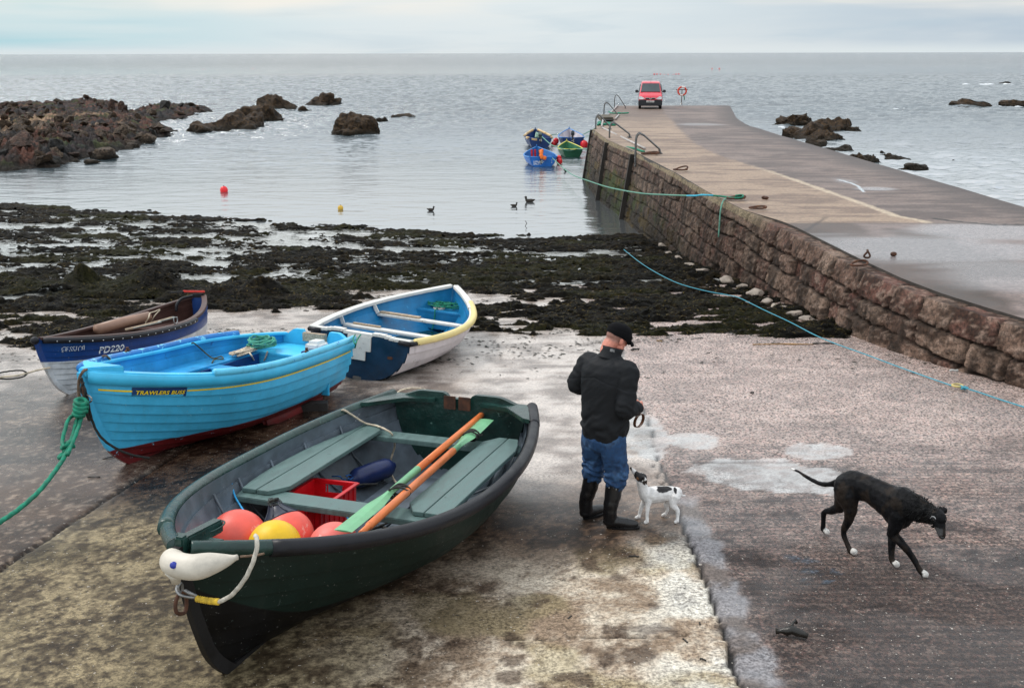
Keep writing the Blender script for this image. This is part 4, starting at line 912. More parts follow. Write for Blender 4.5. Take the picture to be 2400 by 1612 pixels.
# ---- things lying in the green boat (each a thing of its own)
float_red = mat('coral_float', rgb(226, 92, 78), .42, .14, 5, .12, 40, chip=(rgb(240, 150, 135), 7, .60), grime=.35)
float_pink = mat('pink_float', rgb(228, 110, 100), .45, .12, 5, .12, 40, chip=(rgb(240, 160, 150), 7, .58), grime=.35)
float_yel = mat('yellow_float', rgb(232, 186, 20), .42, .12, 4, .12, 40, grime=.35)
navy_rub = mat('navy_rubber', (.012, .016, .035), .38, .3, 5, .2, 30, chip=((.10, .11, .14), 12, .66))
def ffloat(c, r, m, lab, axis=(0, 0, 1), neck=None, tip=.0):
    e = empty('net_float', mw=HG.M @ Matrix.Translation(c), label=lab, cat='float', group='floats in the bow of the green boat')
    a = Vector(axis).normalized(); Mx = a.to_track_quat('Z', 'Y').to_matrix().to_4x4(); mb = MB()
    pr = [(r*math.sin(PI*i/20)+.0005, -r*math.cos(PI*i/20)) for i in range(20)]+[(.02, r*1.0)]
    mb.lathe(pr, 40, Mx); mb.build('body', m, e)
    if neck:
        mb = MB(); pr = [(r*math.cos(math.radians(t_)), r*math.sin(math.radians(t_))*1.0) for t_ in (38, 45)]; pr = [(p[0]*1.012, p[1]*1.012) for p in pr]+[(r*.55, r*.88), (r*.36, r*1.12), (r*.22, r*1.38), (r*.19, r*1.5)]
        mb.lathe(pr, 24, Mx)
        for k in range(8):
            an = 2*PI*k/8; mb.sweep([Mx @ Vector((q[0]*math.cos(an)*1.02, q[0]*math.sin(an)*1.02, q[1])) for q in pr[1:]], .006, 5)
        mb.build('neck', navy_rub, e)
        for q in range(3):
            mb = MB(); mb.sweep(coil(Mx @ Vector((0, 0, r*(1.28+.1*q))), r*.24, 1.3, 0, q, 1., hz=.02, jit=.1), .011, 8, twist=60, lobes=3); mb.build('neck_rope', mat('neck_rope', (.05, .07, .065), .85, .5, 30, .5, 200, chip=((.02, .02, .02), 30, .5)) if q == 0 else bpy.data.materials['neck_rope'], e)
    return e
ffloat((2.90, -.55, .40), .205, float_red, 'coral red ball float nearest the left gunwale of the green boat', (.2, -.3, 1))
ffloat((2.68, -.28, .37), .19, float_red, 'coral ball float with black neck and knotted dark rope on it', (-.35, -.62, .75), neck=True)
ffloat((2.98, -.20, .42), .185, float_yel, 'yellow ball float with a brown smudge in the bow of the green boat', (.3, .2, 1))
ffloat((2.74, .13, .36), .185, float_pink, 'pale pinkish ball float under the green oar blade', (.3, .2, 1))
ffloat((2.98, .30, .34), .13, float_yel, 'yellow float barely showing above the black rubber gunwale', (.3, .2, 1))
# red crate
cr_m = mat('red_crate_plastic', rgb(190, 18, 28), .35, .14, 6, .08, 40, grime=.2)
CE = empty('plastic_crate', mw=HG.M @ Matrix.Translation((1.98, -.44, .13)) @ Matrix.Rotation(.06, 4, 'Z') @ Matrix.Rotation(-.05, 4, 'Y'), label='bright red plastic crate wedged under the forward thwart of the green boat', cat='crate')
cl, cw, chh, th_ = .66, .37, .30, .014
MB().box((0, 0, .01), (cl-.04, cw-.04, .014)).build('base', cr_m, CE)
for sx_, nm_ in ((-1, 'end_wall'), (1, 'end_wall')):
    mb = MB(); x = sx_*cl/2
    mb.box((x, 0, .10), (th_, cw, .20)); mb.box((x, 0, chh-.015), (th_, cw, .03)); mb.box((x, -cw*.36, .235), (th_, cw*.28, .07)); mb.box((x, cw*.36, .235), (th_, cw*.28, .07))
    mb.box((x+sx_*.012, 0, chh-.004), (.035, cw+.02, .012))
    for y in (-.14, -.07, .07, .14): mb.box((x+sx_*.012, y, .13), (.012, .010, .26))
    mb.build('end_wall', cr_m, CE, .002)
for sy_ in (-1, 1):
    mb = MB(); mb.box((0, sy_*cw/2, chh/2), (cl, th_, chh)); mb.box((0, sy_*(cw/2+.012), chh-.004), (cl+.04, .035, .012))
    for k in range(7): mb.box((-.27+.09*k, sy_*(cw/2+.010), .14), (.010, .010, .28))
    mb.build('side_wall', cr_m, CE, .002)
# navy cylinder fender
FE = empty('boat_fender', mw=HG.M @ Matrix.Translation((.93, -.47, .25)), label='navy blue sausage fender lying on the floor of the green boat', cat='fender')
Ax = Vector((-.32, .16, .02)).to_track_quat('Z', 'Y').to_matrix().to_4x4()
MB().lathe([(.012, -.255), (.03, -.25), (.032, -.225), (.075, -.2), (.09, -.16), (.093, 0), (.09, .16), (.07, .205), (.03, .225), (.03, .25), (.01, .252)], 28, Ax).build('body', mat('navy_fender', rgb(26, 40, 84), .35, .2, 5, .15, 30), FE)
mb = MB(); mb.sweep(coil(Ax @ Vector((0, 0, -.24)), .03, 2, 0, 3, 1., hz=.02), .006, 6); mb.sweep(spline([Ax @ Vector(p) for p in ((0, 0, -.24), (.05, .02, -.29), (.02, .06, -.33), (.1, .05, -.36))], 6), .006, 6); mb.build('lanyard', mat('blue_cord', rgb(40, 90, 150), .7), FE)
rope('cord', wr_(HG.M, [(1.05, -.36, .20), (1.25, -.46, .24), (1.42, -.42, .20), (1.5, -.30, .17), (1.42, -.2, .17), (1.3, -.16, .2), (1.38, -.05, .22), (1.5, .0, .2), (1.62, -.1, .2), (1.6, .08, .22), (1.75, .12, .2), (1.9, .05, .18)]), .010, r_black, 'dark speckled rope straggling on the floor beside the crate', 'rope')
rope('cord', wr_(HG.M, [(1.7, -.14, .16), (1.74, .02, .17), (1.68, .2, .18), (1.78, .3, .2), (1.9, .22, .17), (1.86, .06, .17), (1.98, .0, .16), (2.1, .15, .17), (2.05, .3, .2)]), .012, r_black, 'thick dark rope heaped on the boards under the oars', 'rope')
# oars
oar_o = mat('orange_varnish', rgb(214, 116, 58), .38, .16, 5, .2, 40, stretch=(1, 8, 8), chip=(rgb(150, 74, 40), 12, .66), grime=.15)
oar_g = mat('green_blade_paint', rgb(112, 172, 128), .4, .12, 5, .15, 40, grime=.22)
def oar(hx, bx, y0, y1, z0, z1, lab, gap_shaft):
    d = Vector((bx-hx, y1-y0, z1-z0)); L = d.length; e = empty('oar', mw=HG.M @ Matrix.Translation((hx, y0, z0)) @ d.to_track_quat('X', 'Z').to_matrix().to_4x4(), label=lab, cat='oar', group='oars tied together in the green boat')
    MB().lathe([(.012, 0), (.021, .004), (.021, .11), (.025, .12), (.029, .135), (.030, .6), (.030, L-.95-gap_shaft)], 16, Matrix.Rotation(PI/2, 4, 'Y')).build('shaft', oar_o, e)
    mb = MB(); mb.lathe([(.0302, L-.95-gap_shaft), (.028, L-.95), (.024, L-.80)], 16, Matrix.Rotation(PI/2, 4, 'Y')); mb.build('neck', oar_g, e)
    V = []; nx = 16
    for i in range(nx+1):
        s_ = i/nx; w_ = .026+(.068-.026)*float(ss(0, .45, s_)); hh = .020*(1-s_)+.006
        for (yy_, zz_) in ((-w_, 0), (-w_*.3, hh), (w_*.3, hh), (w_, 0), (w_*.3, -hh), (-w_*.3, -hh)): V.append((L-.86+.86*s_, yy_, zz_+.012*s_*s_))
    me = bpy.data.meshes.new('blade'); me.from_pydata(V, [], gridfaces(nx+1, 6, 0, True)[:, ::-1].tolist()+[tuple(range(6)), tuple(nx*6+j for j in range(5, -1, -1))]); me.update(); link('blade', me, oar_g, e)
    return e
oar(2.95, .14, .45, .335, .60, .60, 'orange oar with its handle end nearest the camera, tied over the green blade', .0)
oar(-.10, 2.95, .235, .315, .615, .585, 'oar lying reversed with its pale green blade pointing at the floats', .38)
for xx_, nm_ in ((2.13, 'near'), (.62, 'far')):
    pts = []
    for i in range(34):
        a = 2*PI*i/9; pts.append((xx_+.0028*i-.04+.015*math.sin(i*1.7), .365+(.075 if nm_ == 'near' else .065)*math.cos(a), .598+.045*math.sin(a)))
    pts += [(xx_+.10, .30, .575), (xx_+.22, .22, .57)] if nm_ == 'near' else [(xx_-.05, .45, .60)]
    rope('oar_lashing', wr_(HG.M, pts), .008, r_black, 'black cord lashing the two oars together at the %s end' % nm_, 'rope lashing')
# white bow fender, shackle, ropes
wf = mat('white_fender', rgb(206, 198, 184), .5, .10, 5, .2, 30, stretch=(1, 1, 3), grime=.45)
BF = empty('bow_fender', mw=HG.M @ Matrix.Translation((HG.L+.05, 0, .84)), label='dirty white sausage fender with blue dot bent round the bow of the green boat', cat='fender')
pc = [inG(122, 925, y=-.09), inG(118, 965, x=HG.L+.10), inG(205, 985, y=.17), inG(300, 968, y=.27), inG(380, 950, y=.35), inG(425, 936, y=.40)]
o_ = Vector((HG.L+.05, 0, .84)); pf = spline([p-o_ for p in pc], 10); nf = len(pf)
rad = [.070*max(.22, min(1, math.sin(min(1, (i+1.5)/9)*PI/2)))*(1-.78*float(ss(.45, 1., i/(nf-1)))) for i in range(nf)]
mb = MB(); mb.sweep(pf, rad, 24); 
q1 = inG(122, 1000, x=HG.L+.12)-o_; q2 = inG(130, 1058, x=HG.L+.10)-o_; mb.sweep([q1, q1.lerp(q2, .5), q2], [.055, .033, .024], 12); mb.build('body', wf, BF)
dot = inG(116, 975, x=HG.L+.13)-o_; vdir = (HG.Mi @ Vector((0, 0, CZ))-(dot+o_)).normalized(); mb = MB(); mb.lathe([(.001, .0), (.019, .0), (.019, .016), (.001, .018)], 20, Matrix.Translation(dot+vdir*.085) @ vdir.to_track_quat('Z', 'Y').to_matrix().to_4x4()); mb.build('blue_plug', mat('blue_plug', rgb(50, 66, 170), .4), BF)
rope('cord', wr_(HG.M, [inG(438, 934, y=.42), inG(490, 930, y=.46), inG(530, 925, y=.49), inG(555, 918, y=.51)]), .007, r_brown, 'frayed brown cord ending the white bow fender', 'rope')
rp_ = [inG(512, 833, y=.44), inG(519, 850, y=.505), inG(517, 900, y=.51), inG(500, 960, y=.49), inG(468, 1030, y=.45), inG(425, 1090, y=.39), inG(385, 1128, y=.33), inG(335, 1152, y=.26)]
rope('painter_rope', wr_(HG.M, rp_), .013, mat('white_twisted_rope', rgb(190, 184, 172), .8, .25, 30, .5, 200), 'thick cream twisted rope hanging from the bow gunwale to the shackle', 'rope')
yw = [inG(335, 1152, y=.26), inG(285, 1147, y=.19), inG(225, 1136, y=.12)]
mb = MB(); P_ = resample(wr_(HG.M, yw), .004); mb.sweep(P_, [.018+.002*math.sin(i*1.9) for i in range(len(P_))], 12); mb.build('rope_whipping', mat('yellow_twine', rgb(214, 178, 60), .75, .3, 30, .6, 150), label='yellow twine binding over the rope splice below the bow fender', cat='twine')
SH = empty('shackle', mw=HG.M @ Matrix.Translation(inG(180, 1110, y=.06)), label='worn steel shackle and hanging ring under the white bow fender', cat='shackle')
sb = inG(180, 1110, y=.06)
mb = MB(); mb.sweep(spline([inG(228, 1132, y=.12)-sb, inG(190, 1128, y=.09)-sb, inG(150, 1118, y=.05)-sb, inG(133, 1095, y=.02)-sb, inG(138, 1070, y=.0)-sb], 6), .010, 8); mb.sweep(spline([inG(228, 1125, y=.12)-sb, inG(195, 1110, y=.1)-sb, inG(170, 1095, y=.07)-sb], 6), .010, 8); mb.build('bow_shackle', steel, SH)
mb = MB(); mb.sweep(spline([inG(x, y, y=.03)-sb for x, y in ((150, 1060), (138, 1080), (146, 1105), (160, 1100), (158, 1070), (150, 1060))], 6), .008, 8); mb.build('link', steel, SH)
mb = MB(); mb.sweep(spline([inG(x, y, y=.03)-sb for x, y in ((150, 1110), (135, 1130), (126, 1165), (130, 1200), (150, 1210), (172, 1200), (180, 1160), (176, 1125), (160, 1108), (150, 1110))], 5), .011, 8); mb.build('hanging_ring', rust, SH)
# cream rope over the left gunwale, blue cord
rope('stern_rope', wr_(HG.M, [inG(925, 232, z=.70), inG(940, 228, z=.715), inG(975, 250, z=.66), inG(1040, 290, z=.56), inG(1100, 305, z=.55), inG(1140, 322, z=.55), inG(1170, 345, z=.50), inG(1184, 400, z=.34), inG(1165, 470, z=.2), inG(1170, 540, z=.16), inG(1192, 580, z=.16)]), .010, r_cream, 'cream rope over the left gunwale trailing across the bench of the green boat', 'rope')
rope('stern_rope', wr_(HG.M, [inG(1190, 150, z=.66), inG(1215, 132, z=.68), inG(1262, 122, z=.66), inG(1310, 124, z=.62), inG(1345, 133, z=.58)]), .009, r_cream, 'cream rope looped outside the far left corner of the green boat', 'rope')
rope('blue_cord', wr_(HG.M, [inG(408, 556, z=.56), inG(398, 560, z=.575), inG(397, 580, z=.56), inG(412, 640, z=.50), inG(440, 690, z=.47), inG(476, 742, z=.44)]), .0075, mat('bright_blue_cord', rgb(40, 150, 205), .6), 'thin bright blue cord tying the bench end to a float', 'rope')
rope('blue_cord', wr_(HG.M, [inG(900, 300, z=.54), inG(925, 278, z=.56), inG(950, 274, z=.56), inG(962, 284, z=.55)]), .006, bpy.data.materials['bright_blue_cord'], 'short turquoise cord at the far end of the left bench', 'rope')
rope('blue_cord', wr_(HG.M, [inG(940, 735, z=.3), inG(958, 750, z=.3), inG(962, 775, z=.25)]), .007, bpy.data.materials['bright_blue_cord'], 'scrap of blue cord hanging beside the red crate', 'rope')
an_e = empty('folding_anchor', mw=HG.M @ Matrix.Translation((2.75, .55, .30)), label='galvanised anchor stowed in the bow right of the floats', cat='anchor')
mb = MB(); mb.bar((-.25, .1, .1), (.25, -.02, .12), .03, .02); mb.bar((.2, -.12, .06), (.24, .14, .16), .05, .012); mb.bar((-.1, .16, .12), (.22, .14, .15), .03, .012); mb.build('anchor_body', steel, an_e, .004)
# ================================================================== turquoise boat
HT = Hull(-2.5045, 12.1646, 1.6212, -2.0061, .0767, .0243, 3.6833, 1.6885, .6204, .797, .2385, -.0897, .3836, 3.0493, .4113, .0442, n=10, lap=.023, FF=.15)
TQ = (.075, .42, .62)
T = empty('rowing_boat', mw=HT.M, label='turquoise rowing boat named TRAWLERS BUSS with yellow stripe and dark red bottom', cat='boat')
t_hull = two_tone('turquoise_hull_paint', rgb(70, 182, 226), (.135, .008, .010), .19, (.0, 9.), .38, streaks=.12, var=.10, chip=(rgb(130, 205, 230), 16, .635))
t_top = mat('turquoise_paint', rgb(66, 188, 232), .35, .10, 4, .3, 26, bdist=.006, grime=.10)
t_in = mat('turquoise_inside', rgb(44, 154, 212), .4, .14, 4, .3, 26, grime=.35, chip=(rgb(40, 110, 170), 7, .62))
t_rail = mat('worn_blue_rail', rgb(36, 120, 190), .32, .14, 5, .3, 26, chip=(rgb(126, 212, 240), 9, .555))
t_rail2 = mat('worn_turquoise_rail', rgb(92, 192, 226), .32, .12, 5, .3, 26, chip=(rgb(30, 110, 184), 9, .60))
t_sole = mat('deep_blue_paint', rgb(16, 58, 120), .35, .2, 5, .3, 26, grime=.4)
HT.shell('hull', T, t_hull, t_in)
def tt(f):
    a = abs(f); return .085*ss(.95, .62, a)*(ss(.30, .40, a))-.03*ss(.40, .30, a)
HT.transom(T, t_top, .05, lambda f: float(tt(f)), nrow=14, ncol=41)
red_k = mat('red_keel', (.14, .012, .012), .7, .3, 8, .5, 40); HT.keel(T, t_hull, .05, .05)
# heavy rubbing strake below the rail
for sd in (1, -1):
    mb = MB(); n = 60; V = []
    for i in range(n+1):
        t_ = .0+.992*i/n; nn = HT.N(min(t_, .96), sd, .96)
        for u, o in ((.885, .012), (.90, .034), (.94, .046), (1., .040), (1.0, -.01)): V.append(HT.P(t_, sd, u)+nn*(o*(1 if t_ < .98 else .7))+Vector((0, 0, .012 if u == 1. else 0)))
    f = gridfaces(n+1, 5)
    if sd < 0: f = f[:, ::-1]
    mb.add(V, f.tolist(), True); mb.build('rubbing_strake', t_top, T)
HT.tube_rail('gunwale_tube', T, t_rail, .17, .985, -1, .040, .012, .030, group=None)
HT.tube_rail('gunwale_tube', T, t_rail2, .0, .735, 1, .040, .012, .030)
HT.cap_rail('gunwale', T, t_top, .0, .99, 1, .07, .01, .03, .006); HT.cap_rail('gunwale', T, t_top, .0, .99, -1, .07, .01, .03, .006)
mb = MB(); sh = HT.sheer(1); pts = [HT.P(t_, 1, 1, .0) for t_ in (.93, .96, .985)]; poly = [(p.x, p.y) for p in pts]+[(HT.L+.02, .03), (HT.L+.02, -.03)]+[(p.x, -p.y) for p in reversed(pts)]
mb.prism(poly, sh-.05, sh+.035); mb.build('stem_block', t_top, T, .012)
# foredeck-like forward bench, side benches, thwart, stern sheets
def bench(root, H, name, m, sd, xa_, xb_, ya, z, gap=.02, h=.03):
    xs = [xa_+(xb_-xa_)*i/14 for i in range(15)]; inn = [(x, sd*min(ya, H.yin(x, z)-.05)) for x in xs]; out = [(x, sd*(H.yin(x, z)-gap)) for x in xs]; poly = inn+out[::-1]
    if sd < 0: poly = poly[::-1]
    return MB().prism(poly, z-h, z).build(name, m, root, .004)
bench(T, HT, 'side_bench', t_in, -1, .62, 2.75, .42, .60); bench(T, HT, 'side_bench', t_in, 1, .62, 2.75, .42, .60)
HT.thwart('thwart', T, t_in, 1.45, .585, .20, .035, .02); HT.thwart('thwart', T, t_in, 2.5, .595, .30, .035, .02)
mb = MB(); poly = [(0.03, -HT.yin(.05, .60)+.0), (.62, -HT.yin(.62, .60)), (.62, HT.yin(.62, .60)), (.03, HT.yin(.05, .60))]; mb.prism(poly, .56, .60); mb.box((.60, 0, .36), (.03, 1.2, .42)); mb.box((.625, -.30, .40), (.02, .22, .2)); mb.build('stern_locker', t_top, T, .008)
mb = MB(); xs = [.62+1.9*i/8 for i in range(9)]; poly = [(x, -HT.yin(x, .24)+.03) for x in xs]+[(x, HT.yin(x, .24)-.03) for x in reversed(xs)]; mb.prism(poly, .24, .26); mb.build('sole', t_sole, T)
for y in (-.41, .41): MB().bar((.65, y, .47), (2.5, y*.85, .47), .02, .22).build('bench_front', t_sole, T)
MB().box((.035, 0, HT.sheer(0)+.005), (.06, .34, .11)).build('motor_pad', wood_old, T, .004)
for x, sd in ((2.35, -1), (1.35, 1)):
    mb = MB(); y = sd*(HT.P(x/HT.L, 1, 1).y+.005); mb.lathe([(.012, -.06), (.016, .04), (.018, .05), (.012, .052)], 10, Matrix.Translation((x, y, HT.sheer(x/HT.L)+.06))); mb.sweep([Vector((x, y+.045*math.cos(a)*.3, HT.sheer(x/HT.L)+.06))+Vector((.045*math.cos(a), 0, .02*math.sin(a))) for a in [2*PI*k/14 for k in range(15)]], .012, 6); mb.build('rowlock', rust, T)
# bilge fin and chock
mb = MB(); pts = [HT.P(t_, 1, .30) for t_ in (.12, .22, .34, .44)]; 
V = []
for i, p in enumerate(pts): V += [p+Vector((0, .03, -.01)), p+Vector((0, .05, -.10*math.sin(PI*(i+.6)/4.2)-.02)), p+Vector((0, -.02, -.10*math.sin(PI*(i+.6)/4.2)-.02)), p+Vector((0, -.03, .02))]
mb.add(V, gridfaces(4, 4, 0, True).tolist()+[(0, 1, 2, 3), (15, 14, 13, 12)], True); mb.build('bilge_keel', bpy.data.materials['red_keel'], T)
# yellow line and name board
yel = mat('yellow_paint', rgb(240, 208, 20), .4, .06); navy = mat('navy_board', rgb(28, 62, 110), .4, .15, 6, .1, 40, chip=(rgb(100, 190, 220), 26, .70))
def linestrip(H, t0, t1, zf0, w, m, root, side=1, off=.004, n=70):
    V = []
    for i in range(n+1):
        t_ = t0+(t1-t0)*i/n; z = zf0*H.sheer(t_)
        for dz in (-w/2, w/2):
            u = H.utz(t_, z+dz); k = u*H.n; fr = k-math.floor(k); o = H.lap*(1-fr)*min(1, (1-t_)/.07); V.append(H.P(t_, side, u)+H.N(t_, side, u)*(o+off))
    me = bpy.data.meshes.new('stripe'); me.from_pydata([v[:] for v in V], [], gridfaces(n+1, 2).tolist()); me.update(); return link('stripe', me, m, root)
zl = .835
linestrip(HT, .978, .915, zl, .016, yel, T); linestrip(HT, .795, .03, zl, .014, yel, T)
z_n = zl*HT.sheer(.91)-.052
HT.onhull(plate_mesh(4.4, .92), .916, z_n, 1, .10, 'name_board', navy, T, .004)
HT.onhull(text_mesh('TRAWLERS BUSS', 1.06, .022), .909, z_n+.026, 1, .0505, 'name_lettering', yel, T, .013, shear=.22)
for tt_ in (.912, .802):
    u = HT.utz(tt_, z_n+.035); p = HT.P(tt_, 1, u)+HT.N(tt_, 1, u)*.014; MB().ball(p, .006, 8).build('screw', black_rub, T)
# things in it
def inH(H, x, y, z): return H.local(x, y, z)
Z7 = lambda x, y: (180+x*.2912, 780+y*.2912)
c_ = HT.local(*Z7(1500, 78), .70)
rope('rope_coil', wr_(HT.M, coil((c_.x, c_.y, .66), .17, 8, 0, 5, .8, hz=.012, jit=.22)), .011, mat('pale_green_rope', rgb(70, 150, 128), .75, .35, 25, .4, 200), 'green rope coil piled at the stern of the turquoise boat', 'rope')
c2 = HT.local(*Z7(1340, 140), .66)
hank = []
rsd = random.Random(4)
for i in range(26):
    s_ = 1 if i % 2 else -1; hank.append((c2.x+s_*.20+rsd.uniform(-.04, .04), c2.y+rsd.uniform(-.08, .10), .63+rsd.uniform(0, .05)))
rope('rope_hank', wr_(HT.M, hank), .011, r_cream, 'cream rope hank lying beside the green coil in the turquoise boat', 'rope')
rope('rope_hank', wr_(HT.M, [HT.local(*Z7(1390, 160), .64), HT.local(*Z7(1410, 190), .6), HT.local(*Z7(1430, 225), .5), HT.local(*Z7(1475, 242), .45), HT.local(*Z7(1510, 220), .5), HT.local(*Z7(1535, 150), .62)]), .011, r_cream, 'cream rope loop hanging off the bench of the turquoise boat', 'rope')
rope('lashing', wr_(HT.M, [HT.local(*Z7(925, 84), .84), HT.local(*Z7(945, 84), .86), HT.local(*Z7(1000, 130), .72), HT.local(*Z7(1055, 178), .64), HT.local(*Z7(1100, 205), .62), HT.local(*Z7(1160, 190), .62), HT.local(*Z7(1175, 210), .62), HT.local(*Z7(1110, 215), .62), HT.local(*Z7(1088, 245), .6), HT.local(*Z7(1085, 280), .5)]), .009, mat('olive_rope', rgb(70, 72, 52), .85, .4, 30), 'olive rope lashed from the far rail to the thwart of the turquoise boat', 'rope')
rope('lashing', wr_(HT.M, [HT.local(*Z7(200, 195), .93), HT.local(*Z7(225, 184), .97), HT.local(*Z7(252, 195), .93), HT.local(*Z7(275, 235), .86), HT.local(*Z7(292, 300), .74)]), .012, r_brown, 'brown rope hung over the far rail near the turquoise bow', 'rope')
cw_ = HT.local(*Z7(1985, 160), .66)
WB = empty('storage_tub', mw=HT.M @ Matrix.Translation((cw_.x, min(cw_.y, .40), .60)), label='battered white tub on a blue tray at the stern of the turquoise boat', cat='tub')
MB().box((0, 0, .05), (.30, .27, .07)).build('tray', t_sole, WB, .01); MB().box((0, 0, .145), (.26, .24, .12), taper=.85).build('tub_body', mat('white_tub', rgb(214, 216, 212), .6, .1, 5, .3, 20, grime=.3, chip=(rgb(120, 180, 205), 9, .66)), WB, .04)
rope('stern_line', wr_(HT.M, [HT.local(*Z7(2240, 15), .80), HT.local(*Z7(2225, 45), .80), HT.local(*Z7(2240, 90), .76), HT.local(*Z7(2262, 45), .80), HT.local(*Z7(2285, 15), .82), HT.local(*Z7(2255, 60), .78), HT.local(*Z7(2240, 120), .66)]), .009, r_green, 'green cord knotted round the stern corner of the turquoise boat', 'rope')
# bow gear
def inT(px, py, y=None, x=None, z=None):
    o = HT.Mi @ Vector((0, 0, CZ)); d = HT.Mi.to_3x3() @ ray(px, py)
    k = (y-o.y)/d.y if y is not None else ((x-o.x)/d.x if x is not None else (z-o.z)/d.z); return o+d*k
xo = HT.L+.06
rope('bow_rope', wr_(HT.M, [inT(210, 866, z=1.03), inT(197, 868, x=xo-.02), inT(187, 884, x=xo), inT(184, 905, x=xo), inT(186, 930, x=xo), inT(198, 948, x=xo-.02)]), .014, r_brown, 'brown rope looped over the turquoise bow', 'rope')
rope('bow_rope', wr_(HT.M, [inT(190, 885, x=xo+.02), inT(196, 905, x=xo), inT(204, 930, x=xo-.02), inT(209, 958, x=xo-.04), inT(216, 985, y=.07), inT(228, 1012, y=.10), inT(246, 1033, y=.14), inT(275, 1052, y=.20), inT(310, 1066, y=.28), inT(350, 1073, y=.36)]), .013, r_black, 'dark rope running down the turquoise bow and under its forefoot', 'rope')
for q in range(3):
    rope('bow_rope', wr_(HT.M, [inT(188+q*4, 890+q*3, x=xo+.01*q), inT(200-q*5, 915, x=xo+.02), inT(196+q*4, 940, x=xo+.01), inT(204, 962+q*5, x=xo-.02), inT(208+q*2, 985, x=xo-.05)]), .012, r_black if q != 1 else rust, ('black tangled rope hanging on the turquoise stem', 'rusty coloured old rope hanging on the turquoise stem', 'second dark strand hanging on the turquoise stem nearest the hull')[q], 'rope')
mb = MB(); c_ = inT(204, 934, x=xo); mb.sweep([c_+Vector((0, .06*math.cos(a), .035*math.sin(a))) for a in [2*PI*k/20 for k in range(21)]], .008, 8); o = mb.build('bow_shackle', steel, None, mw=HT.M); tag(o, 'bright steel ring joining the green mooring rope to the turquoise bow', 'ring')
# thick green mooring rope with its knots, down to the bottom left
g0 = HT.M @ inT(195, 940, x=xo+.03)
def d2(px, py, Y): return PY(px, py, Y)
main = [d2(192, 948, 8.66), d2(180, 985, 8.50), d2(168, 1030, 8.25), d2(152, 1068, 8.0), d2(128, 1105, 7.75), d2(92, 1150, 7.45), d2(50, 1188, 7.2), d2(15, 1213, 7.05), d2(-60, 1262, 6.75)]
yb_ = g0.y; off_ = yb_-8.62
main = [PY(*p, Y) for p, Y in (((192, 948), yb_), ((180, 985), yb_-.12), ((168, 1030), yb_-.35), ((152, 1068), yb_-.6), ((128, 1105), yb_-.85), ((92, 1150), yb_-1.2), ((50, 1188), yb_-1.5), ((15, 1213), yb_-1.75), ((-60, 1262), yb_-2.2))]
rope('mooring_rope', main, .021, r_green, 'thick green twisted mooring rope running from the turquoise bow to bottom left', 'rope')
rope('mooring_rope', [PY(*p, Y) for p, Y in (((197, 942), yb_-.02), ((189, 985), yb_-.14), ((176, 1022), yb_-.36), ((158, 1066), yb_-.62))], .019, r_green, 'second green strand beside the knotted mooring rope', 'rope')
rope('mooring_rope', [PY(*p, Y) for p, Y in (((188, 972), yb_-.06), ((172, 974), yb_-.10), ((160, 984), yb_-.18), ((152, 1008), yb_-.30), ((146, 1034), yb_-.42), ((150, 1048), yb_-.52))], .018, r_green, 'green loop standing off left of the mooring rope knots', 'rope')
for k, (x_, y_, r_) in enumerate(((190, 944, .050), (189, 953, .052), (188, 962, .050), (184, 972, .042), (158, 1044, .045), (162, 1052, .042), (150, 1068, .040))):
    c_ = PY(x_, y_, yb_-.06-.3*(k > 3)-.02*k); tilt = Matrix.Rotation(.35 if k < 4 else -.5, 3, 'Y') @ Matrix.Rotation(.25, 3, 'X')
    mb = MB(); mb.sweep([c_+tilt @ Vector((r_*math.cos(a), r_*math.sin(a), .012*a/PI)) for a in [2*PI*j/22 for j in range(23)]], .021, 12, twist=45, lobes=3); o = mb.build('rope_knot', r_green); tag(o, ('topmost turn of the green knot at the turquoise bow', 'second turn of the green knot at the turquoise bow', 'third turn of the green knot at the turquoise bow', 'lowest loose turn of the green knot at the turquoise bow', 'upper turn of the lower green knot', 'middle turn of the lower green knot', 'last turn of the lower green knot above the long rope')[k], 'knot', 'knots of the green mooring rope')
# chock
b_ = HT.M @ Vector((.9, .45, 0)); mb = MB(); mb.box((b_.x+.02, b_.y+.05, slipz(b_.y)+.05), (.5, .14, .10), Matrix.Rotation(.1, 3, 'Z')); o = mb.build('wooden_chock', mat('wet_wood', (.03, .026, .024), .7, .4, 8, .5, 40), None, .008); tag(o, 'dark wooden chock under the turquoise boat', 'chock')
# ================================================================== navy boat
HN = Hull(-4.9012, 15.1439, 1.3886, 4.4759, .0775, .0689, 3.6663, 1.3064, .1655, .5931, .2074, .0552, .345, 2.1541, .4193, .0483, n=10, lap=.019, FF=.14)
HN.Ss = .16
Nn = empty('rowing_boat', mw=HN.M, label='navy blue and white rowing boat marked PD220, farthest left, brown inside', cat='boat')
n_hull = two_tone('navy_hull_paint', (.006, .045, .20), rgb(198, 200, 202), .40, (.10, 2.6), .34, streaks=.25, var=.12, chip=((.22, .26, .32), 17, .65))
n_in = mat('brown_inside_paint', (.065, .030, .024), .45, .3, 5, .3, 26, grime=.3, chip=((.4, .36, .33), 6, .68))
HN.shell('hull', Nn, n_hull, n_in); HN.transom(Nn, n_hull, .04, nrow=8, ncol=7); HN.keel(Nn, n_hull, .03, .045)
HN.cap_rail('gunwale', Nn, n_in, 0, .99, 1, .06, .02, .035, .01); HN.cap_rail('gunwale', Nn, n_in, 0, .99, -1, .06, .02, .035, .01)
HN.tube_rail('rubber_fender', Nn, black_rub, .32, .985, 1, .036, .03, -.012); HN.tube_rail('rubber_fender', Nn, black_rub, .90, .985, -1, .036, .03, -.012, n=10)
